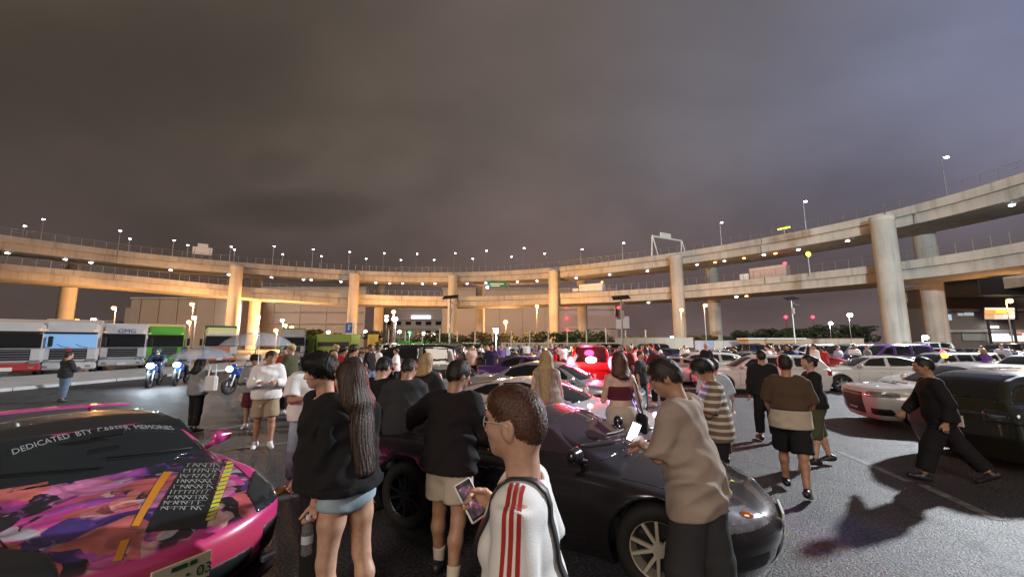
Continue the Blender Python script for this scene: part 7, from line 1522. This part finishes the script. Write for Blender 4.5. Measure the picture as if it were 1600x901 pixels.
def umbrella(label, hand, px, py, Y, rad, col, m):
    c = at(px, py, Y); t = thing('umbrella', label, 'umbrella', c); n = 8; M_ = 5; v = []; f = []
    for j in range(M_ + 1):
        a = R(70) * j / M_; rr = rad * math.sin(a) / math.sin(R(70)); z = (math.cos(a) - 1) * rad * .62
        for i in range(n * 4): th = 2 * math.pi * i / (n * 4); sc_ = 1 - .07 * j / M_ * abs(math.sin(th * n / 2)); v.append((rr * math.cos(th) * sc_, rr * math.sin(th) * sc_, z))
    for j in range(M_):
        for i in range(n * 4): i2 = (i + 1) % (n * 4); f.append((j * n * 4 + i, j * n * 4 + i2, (j + 1) * n * 4 + i2, (j + 1) * n * 4 + i))
    mesh('canopy', v, f, m, t, True)
    for i in range(n):
        th = 2 * math.pi * i / n; k = MB(); k.tube([(rad * math.sin(R(70) * j / 5) / math.sin(R(70)) * math.cos(th), rad * math.sin(R(70) * j / 5) / math.sin(R(70)) * math.sin(th), (math.cos(R(70) * j / 5) - 1) * rad * .62 - .006) for j in range(6)], .004, 5); k.make('rib', m_steel, t)
    h = Vector(hand) - c; k = MB(); k.bar((0, 0, .05), h + Vector((0, 0, -.06)), .007); k.make('shaft', m_steel, t); k = MB(); d = h.normalized(); k.bar(h - d * .02, h + d * .1, .014); k.make('handle', m_black, t); return t
m_clear = mat('clear_vinyl', (.80, .84, .90), .25, alpha=.30, spec=.8); m_blue_v = mat('pale_blue_vinyl', (.55, .66, .80), .3, alpha=.45, spec=.6)
h0 = world(J, lo_, a_, J['arm'][-1]['W']); umbrella('big clear umbrella above the white-jacketed man', h0, 405, 519, 9.0, .72, None, m_clear)
UMB = dict(aL=arm((-.15, .1, -1), (-.1, .4, -.9)), aR=arm((.15, .3, -.9), (-.25, .35, .9), curl=.9))
r, J, lo_, a_ = who('person in black trousers under a pale blue umbrella', 316, 558, 8.7, (.25, .95), SKIN[1], 'black', 'mid', T('grey', sleeve=.97, inf=.03, name='jacket', m=C_['grey']) if 0 else dict(m=C_['grey'], sleeve=.97, inf=.03, hem=.06), T('black', kind='trousers', inf=.02), m_shoe_b, dict(sex='f', hp=5, **UMB), res=.02)
umbrella('pale blue umbrella left of the clear one', world(J, lo_, a_, J['arm'][1]['W'] + J['arm'][1]['h'] * .06), 318, 542, 8.8, .58, None, m_blue_v)
b_ = thing('tote_bag', 'white tote bag on the shoulder of the person under the umbrella', 'bag', at(331, 590, 8.5)); k = MB(); k.box((0, 0, -.12), (.26, .1, .34), ch=.04); k.make('bag', C_['white'], b_); k = MB(); k.tube([(-.08, 0, .05), (-.06, .02, .28), (.06, .02, .28), (.08, 0, .05)], .012, 6); k.make('handle', C_['white'], b_)
who('person in a dark jacket and blue jeans in front of the white lorry', 109, 549, 13.0, (.2, .97), SKIN[0], 'black', 'short', T('char', sleeve=.97, inf=.03, wide=1.2, name='jacket'), T('denim', kind='trousers', inf=.02), m_shoe_b, HOLD, res=.024)
who('person in a white T-shirt and pale jeans behind the man with the white collar', 487, 549, 5.4, (.7, -.6), SKIN[1], 'brown', 'mop', T('white', sleeve=.42, inf=.03, wide=1.2), T('ltdenim', inf=.02), m_shoe_w, dict(hp=14, **HOLD), res=.017, face=True)
j_ = dict(lean=7, hp=18, **HOLD)
y1, Jy, ly_, ay = who('young man in a black T-shirt with yellow sleeve panels and a cap', 601, 558, 4.9, (.35, .93), SKIN[0], 'black', 'short', T('black', sleeve=.48, inf=.03, wide=1.35), T('black', kind='trousers', inf=.03), m_shoe_b, j_, res=.016)
for s in (1,):
    a = Jy['arm'][s]; S0 = Jy['sh'][s]
    for m_, r0, o0 in ((C_['yellow'], .004, 0), (C_['teal'], .009, .035), (C_['cream'], .0085, -.03)):
        F = Field(S0 - .28, S0 + vec(.2, .2, .1), .012); rs = .058 * Jy['f'] + .03 * .8 + r0; F.prim(dict(t='flat', a=S0 + a['u'] * .03, b=S0 + a['u'] * .272, ra=rs, rb=rs * 1.16, k=.02)); X, Y, Z = F.pts()
        if o0: F.F = np.maximum(F.F, np.abs((Y - S0[1]) - o0 * 1.6) - .014 + 0 * F.F)
        v, q, n = F.out(); mesh('sleeve_panel', v, q, m_, y1, True)
hc, hU, hF, hR = Jy['head'], Jy['hU'], Jy['hF'], Jy['hR']; F = Field(hc - .2, hc + .22, .012); HM = np.stack([hR, hF, hU], 1); F.prims([dict(t='ell', c=hc + hU * .045 - hF * .012, r=(.088, .106, .095), M=HM, k=.01)]); X, Y, Z = F.pts(); F.F = np.maximum(F.F, -((X - hc[0]) * hU[0] + (Y - hc[1]) * hU[1] + (Z - hc[2]) * hU[2]) + .035); F.prim(dict(t='ecap', a=hc + hU * .042 + hF * .07, b=hc + hU * .03 + hF * .15, ra=(.075, .008), rb=(.055, .007), u=hR, k=.01)); v, q, n = F.out(); mesh('cap', v, q, C_['black'], y1, True)
who('young man in a charcoal T-shirt and light jeans leaning beside the capped man', 640, 560, 4.8, (-.25, .95), SKIN[1], 'dark', 'short', T('char', sleeve=.46, inf=.03, wide=1.3), T('ltdenim', inf=.025), m_shoe_w, dict(lean=10, hp=22, hy=-35, **HOLD), res=.016)
bw2, Jx, lx_, ax_ = who('blond woman in a charcoal top with a black bag, left of the silver car', 668, 551, 6.1, (.2, .97), SKIN[3], 'blond', 'mid', T('char', sleeve=.46, inf=.025, wide=1.2, hem=.10), T('beige', kind='shorts', len=.30, inf=.02), m_shoe_w, dict(sex='f', hy=-20, aR=arm((.3, .3, -.9), (-.3, .5, .8)), aL=arm((-.15, .05, -1), (-.05, .2, -1))), res=.017)
b_ = thing('handbag', 'black and white handbag on the blond woman\'s arm', 'bag', world(Jx, lx_, ax_, Jx['arm'][-1]['E'] + vec(-.06, -.09, -.08))); k = MB(); k.box((0, 0, -.12), (.30, .14, .24), ch=.04); k.make('bag', C_['black'], b_); k = MB(); k.box((0, -.072, -.12), (.16, .012, .16), ch=.005); k.make('pocket', C_['white'], b_); k = MB(); k.tube([(-.1, 0, 0), (-.08, 0, .26), (.08, 0, .26), (.1, 0, 0)], .01, 6); k.make('strap', m_black, b_)
who('slim woman with long fair hair and a dark skirt in the red light', 854, 546, 6.05, (.1, .99), SKIN[3], 'blond', 'long', T('taupe', sleeve=.0, inf=.016, hem=.02), T('maroon', kind='skirt', len=.55, inf=.016), m_shoe_b, dict(sex='f', hy=-12, aR=arm((.18, .2, -1), (.1, .35, -1)), aL=arm((-.2, .1, -1), (.25, .6, .3))), res=.016)
ct, Jc, lc, ac = who('woman in a dark crop top and beige trousers, seen from behind', 966, 549, 5.25, (-.1, .99), SKIN[3], 'auburn', 'mid', dict(m=C_['maroon'], sleeve=0, hem=-.19, crop_top=.36, inf=.016, name='crop_top', loose=0), T('beige', kind='trousers', inf=.012, wide=1.05, len=.95), m_shoe_w, dict(sex='f', aR=arm((.35, .05, -.95), (.1, .45, -.85)), aL=arm((-.22, .15, -1), (.35, .75, .1))), res=.014, strands=900)
b_ = thing('shoulder_bag', 'dark bag on a long strap at the crop-top woman\'s hip', 'bag', lc, ac); P_ = Jc['P']; k = MB(); k.tube([Jc['sh'][1] + vec(-.02, -.02, .065), Jc['sh'][1] + vec(.03, -.07, -.06), P_ + vec(.19, -.13, .22), P_ + vec(.23, -.14, .02)], .011, 6); k.tube([Jc['sh'][1] + vec(-.02, -.02, .065), Jc['sh'][1] + vec(.0, .09, -.06), P_ + vec(.2, .06, .15), P_ + vec(.23, -.06, .02)], .011, 6); k.make('strap', m_black, b_); k = MB(); k.box(P_ + vec(.235, -.10, -.09), (.09, .22, .24), ch=.035); k.make('bag', C_['black'], b_)
def stripes(name, c1, c2, sc):
    m = cloth(name, c1, .05); t = m.node_tree; b = t.nodes['Principled BSDF']; tc = N(t, 'ShaderNodeTexCoord'); w = N(t, 'ShaderNodeTexWave', Scale=sc, Distortion=.6, bands_direction='Z'); t.links.new(tc.outputs['Object'], w.inputs['Vector']); r = ramp(t, [(.62, c1), (.7, c2)]); t.links.new(w.outputs['Color'], r.inputs[0]); t.links.new(r.outputs[0], b.inputs['Base Color']); return m
mp, Jm, lm_, am_ = who('mop-haired youth in a striped shirt looking at a lit phone', 1097, 558, 4.6, (-.85, .25), SKIN[1], 'black', 'mop', dict(m=stripes('striped', (.16, .12, .09), (.52, .46, .38), 4.2), sleeve=.5, inf=.022, wide=1.3, hem=.12), T('black', inf=.025), m_shoe_b, dict(lean=4, hp=24, **HOLD), res=.015, face=True)
h_ = world(Jm, lm_, am_, (Jm['arm'][1]['W'] + Jm['arm'][-1]['W']) / 2 + vec(0, .08, .06)); ph2 = thing('phone', 'phone with a bright white screen held by the mop-haired youth', 'phone', h_); k = MB(); k.box((0, 0, 0), (.012, .075, .15), Matrix.Rotation(R(-25), 3, 'Y'), .004); k.make('case', m_black, ph2); k = MB(); k.box((.0075, 0, .003), (.003, .065, .135), Matrix.Rotation(R(-25), 3, 'Y')); k.make('screen', glow('phone_glow', (.8, .9, 1), 6), ph2); point_light('screen_light', (.06, 0, .02), .6, (.8, .9, 1), .04, parent=ph2)
q_ = world(Jt, lt, at_, Jt['arm'][-1]['W'] + Jt['arm'][-1]['h'] * .10 + vec(0, .02, .04)); lp = thing('phone', 'phone with a bright bluish screen in the hand of the man in taupe', 'phone', q_); k = MB(); k.box((0, 0, 0), (.075, .012, .15), Matrix.Rotation(R(25), 3, 'Y'), .004); k.make('case', m_black, lp); k = MB(); k.box((0, -.008, .0), (.062, .004, .13), Matrix.Rotation(R(25), 3, 'Y')); k.make('screen', MATS['phone_glow'], lp)
who('person in a pale blue T-shirt with a dark bag behind the mop-haired youth', 1113, 559, 6.6, (.3, .95), SKIN[0], 'brown', 'short', T(cloth('paleblue', (.42, .50, .58)), sleeve=.46, inf=.03), T('char', inf=.025), m_shoe_b, dict(aR=arm((.3, .1, -1), (.1, .5, -.8))), res=.018)
who('man dressed in black standing left of the group at right', 1188, 546, 7.9, (.35, .9), SKIN[1], 'black', 'short', T('black', sleeve=.97, inf=.026, wide=1.2, name='jacket'), T('black', inf=.025), m_shoe_b, dict(aR=arm((.2, .1, -1), (.0, .4, -.9))), res=.018)
g1, J1, l1, a1 = who('man in a dark brown T-shirt over a pale shirt, black shorts, mid-stride', 1225, 553, 5.25, (.55, .83), SKIN[1], 'dark', 'short', T('brown', sleeve=.48, inf=.024, wide=1.3, hem=-.04), T('black', kind='shorts', len=.50, inf=.035, wide=1.3), m_shoe_b, dict(lean=3, legs=((20, 10, 2), (-16, 8, 2)), aL=arm((-.2, .25, -1), (.1, .6, -.7)), aR=arm((.25, .2, -1), (-.1, .7, -.5))), res=.015)
F = Field(J1['P'] - .3, J1['P'] + .3, .015); F.prim(dict(t='ecap', a=J1['waist'], b=J1['P'] - vec(0, 0, .12), ra=(.18, .14), rb=(.205, .175), u=J1['Rt'], k=.02), .03); X, Y, Z = F.pts(); F.F += wr_noise(X, Y, Z, .006, 2.); F.F = np.maximum(np.maximum(F.F, (J1['P'][2] - .12) - Z), Z - J1['P'][2] - .10); v, q, n = F.out(); mesh('undershirt', v, q, C_['beige'], g1, True)
bw3, J3, l3, a3 = who('woman in black with her hair up, facing left', 1262, 554, 6.4, (-.92, .2), SKIN[0], 'black', 'bun', T('black', sleeve=.97, inf=.025, hem=.04), T('olive', kind='trousers', len=.62, inf=.03, wide=1.15), m_shoe_b, dict(sex='f', legs=((10, 6, 2), (-10, 8, 2)), aL=arm((-.15, .35, -.9), (.1, .9, .1), curl=.8), aR=arm((.2, .35, -.9), (-.3, .9, .05), curl=.8)), res=.016, face=True)
pb_ = thing('paper_bag', 'pale paper bag held by the woman with her hair up', 'bag', world(J3, l3, a3, (J3['arm'][1]['W'] + J3['arm'][-1]['W']) / 2 + vec(0, .06, -.10))); k = MB(); k.box((0, 0, -.02), (.16, .1, .2), ch=.01); k.make('bag', C_['white'], pb_); k = MB(); k.tube([(-.04, 0, .08), (-.03, 0, .16), (.03, 0, .16), (.04, 0, .08)], .005, 5); k.make('handle', C_['white'], pb_)
who('person all in black striding past the dark olive car', 1440, 558, 5.65, (-.86, .50), SKIN[1], 'black', 'short', T('black', sleeve=.97, inf=.026, wide=1.2, name='hoodie'), T('black', inf=.035, wide=1.15), m_shoe_b, dict(lean=8, legs=((24, 8, 2), (-24, 14, 2)), aL=arm((-.15, -.3, -.9), (-.05, .2, -.9)), aR=arm((.15, .35, -.9), (.0, .6, -.7))), res=.016)

# ---- riders
for (mo, lab, tm_, hm_) in ((mo1, 'rider in dark blue on the motorcycle with the bright headlight', 'navy', C_['char']), (mo2, 'rider in grey on the second lit motorcycle', 'grey', C_['navy'])):
    J = skeleton(H=1.7, lean=22, hp=-12, legs=((72, 82, 12), (72, 82, 12)), aL=arm((-.25, .6, -.75), (.05, .9, -.42), curl=.9), aR=arm((.25, .6, -.75), (-.05, .9, -.42), curl=.9)); a = mo.rotation_euler.z - math.pi / 2; lo_ = Vector(mo.location) + Vector((math.cos(mo.rotation_euler.z), math.sin(mo.rotation_euler.z), 0)) * -.28; lo_.z = .90 - J['P'][2]
    r = person(lab, lo_, a, J, SKIN[1], 'black', None, T(tm_, sleeve=.97, inf=.03, name='jacket'), T('black', inf=.02), m_shoe_b, res=.028)
    F = Field(J['head'] - .2, J['head'] + .22, .02); F.prims([dict(t='ell', c=J['head'] + J['hU'] * .02, r=(.125, .145, .145), M=np.stack([J['hR'], J['hF'], J['hU']], 1), k=.02)]); v, q, n = F.out(); mesh('helmet', v, q, hm_, r, True)
    F = Field(J['head'] - .2, J['head'] + .22, .02); F.prims([dict(t='ell', c=J['head'] + J['hU'] * .015 + J['hF'] * .045, r=(.105, .11, .055), M=np.stack([J['hR'], J['hF'], J['hU']], 1), k=.02)]); v, q, n = F.out(); mesh('visor', v, q, M_GLASS, r, True)

# ---- the crowd beyond: templates copied with other clothes
TPL = []
for i_, (sx, tp, bt, hs_, ps) in enumerate([('m', dict(sleeve=.46, inf=.035, wide=1.3), dict(kind='trousers', inf=.025), 'short', dict()), ('m', dict(sleeve=.97, inf=.04, wide=1.3), dict(kind='trousers', inf=.03), 'mop', HOLD), ('f', dict(sleeve=.46, inf=.025), dict(kind='shorts', len=.22, inf=.02), 'mid', dict(aR=arm((.3, .3, -.9), (-.2, .5, .8)))), ('m', dict(sleeve=.46, inf=.035, wide=1.3), dict(kind='shorts', len=.46, inf=.03, wide=1.3), 'short', dict(legs=((14, 8, 3), (-12, 10, 3)))), ('f', dict(sleeve=.97, inf=.03), dict(kind='skirt', len=.8, inf=.015), 'long', dict(legs=((8, 6, 2), (-8, 6, 2)))), ('m', dict(sleeve=.97, inf=.045, wide=1.4), dict(kind='trousers', inf=.03), 'short', dict(legs=((18, 10, 3), (-18, 12, 3)))), ('m', dict(sleeve=.46, inf=.035), dict(kind='trousers', inf=.025), 'short', dict(aR=arm((.2, .3, -.9), (-.1, .3, .95)), aL=arm((-.2, .3, -.9), (.1, .3, .95)), hp=-6))]):
    J = skeleton(H=1.72 if sx == 'm' else 1.62, sex=sx, **ps); r = person('x', (0, -60, 0), 0, J, SKIN[1], 'black', hs_, dict(m=C_['white'], **tp), dict(m=C_['char'], **bt), m_shoe_b, res=.034); TPL.append(r)
rg = random.Random(23); tops = ['white'] * 7 + ['black'] * 6 + ['char'] * 3 + ['grey'] * 3 + ['red'] * 2 + ['navy', 'navy', 'lilac', 'lilac', 'beige', 'blue', 'pink', 'olive', 'purple']; bots = ['black'] * 5 + ['char'] * 3 + ['denim'] * 4 + ['beige'] * 2 + ['navy']
crowd = [(690, 19.5, 0, 'white', 'char'), (706, 20.2, 1, 'white', 'denim'), (724, 21, 6, 'white', 'black'), (672, 22, 0, 'red', 'black'), (530, 10.5, 1, 'red', 'black'), (552, 12.5, 0, 'white', 'black'), (515, 9.5, 5, 'black', 'black'), (575, 14, 3, 'black', 'denim'), (588, 16, 0, 'white', 'char'), (617, 15, 0, 'white', 'black'), (545, 9.2, 1, 'char', 'black'), (448, 10.8, 1, 'olive', 'black'), (440, 13, 0, 'red', 'denim'), (868, 26, 0, 'lilac', 'black'), (876, 25, 1, 'lilac', 'char'), (884, 26, 0, 'purple', 'purple'), (892, 25.5, 6, 'lilac', 'black'), (880, 23, 3, 'white', 'denim'), (862, 24, 0, 'blue', 'black'), (985, 13, 0, 'maroon', 'char'), (1004, 10.5, 0, 'char', 'black'), (1012, 14, 4, 'white', 'black'), (995, 18, 1, 'white', 'denim'), (1020, 19, 0, 'navy', 'black'), (1072, 24, 5, 'white', 'black'), (1152, 22, 1, 'black', 'black'), (1205, 17, 0, 'white', 'char'), (1222, 16.5, 0, 'pink', 'denim'), (1240, 19, 0, 'cream', 'char'), (1278, 17.5, 5, 'white', 'black'), (1290, 19, 0, 'red', 'black'), (1360, 22, 0, 'grey', 'black'), (1030, 12, 6, 'maroon', 'black')]
for i_ in range(84):
    Y = rg.choice([18, 20, 23, 26, 29, 33, 37, 42]) + rg.uniform(-1, 1); px_ = min(max(rg.gauss(800, 150), 520), 1180) if i_ < 66 else rg.uniform(1150, 1590); px_ = px_ + 75 if (878 < px_ < 955 and Y < 18.5) else px_; crowd.append((px_, Y, rg.randrange(7), rg.choice(tops), rg.choice(bots)))
def crowd_lab(c): px_, Y, ti, a, b = c; sx = ['man', 'man', 'woman', 'man', 'woman', 'man', 'man'][ti]; act = ['standing', 'looking down', 'with a raised hand', 'walking in shorts', 'in a skirt', 'striding', 'holding up a camera'][ti]; return uniq(f'{"far" if Y > 22 else "distant"} {sx} in {a.replace("char", "charcoal") if a == "char" else a} {act}', px_)
labs = [crowd_lab(c) for c in crowd]
for i_, c in enumerate(crowd):
    px_, Y, ti, a, b = c; lb = labs[i_]; same = sorted([j for j in range(len(labs)) if labs[j] == lb], key=lambda j: crowd[j][0])
    if len(same) > 1: lb += ', ' + ordl(same.index(i_))
    sk_ = rg.choice(SKIN); hr_ = HAIR[rg.choice(['black', 'black', 'dark', 'brown', 'blond'])]
    r = copy_tree(TPL[ti], remap={C_['white'].name: C_[a], C_['char'].name: C_[b], SKIN[1].name: sk_, HAIR['black'].name: hr_, m_shoe_b.name: rg.choice([m_shoe_b, m_shoe_w])})
    p = toward(px_, Y); r.location = (p.x, Y, 0); r.rotation_euler = (0, 0, rg.uniform(0, 6.28)); s_ = rg.uniform(.94, 1.06); r.scale = (s_, s_, s_); tag(r, lb, 'person', 'people in the far crowd')
for r0 in TPL: kill(r0)
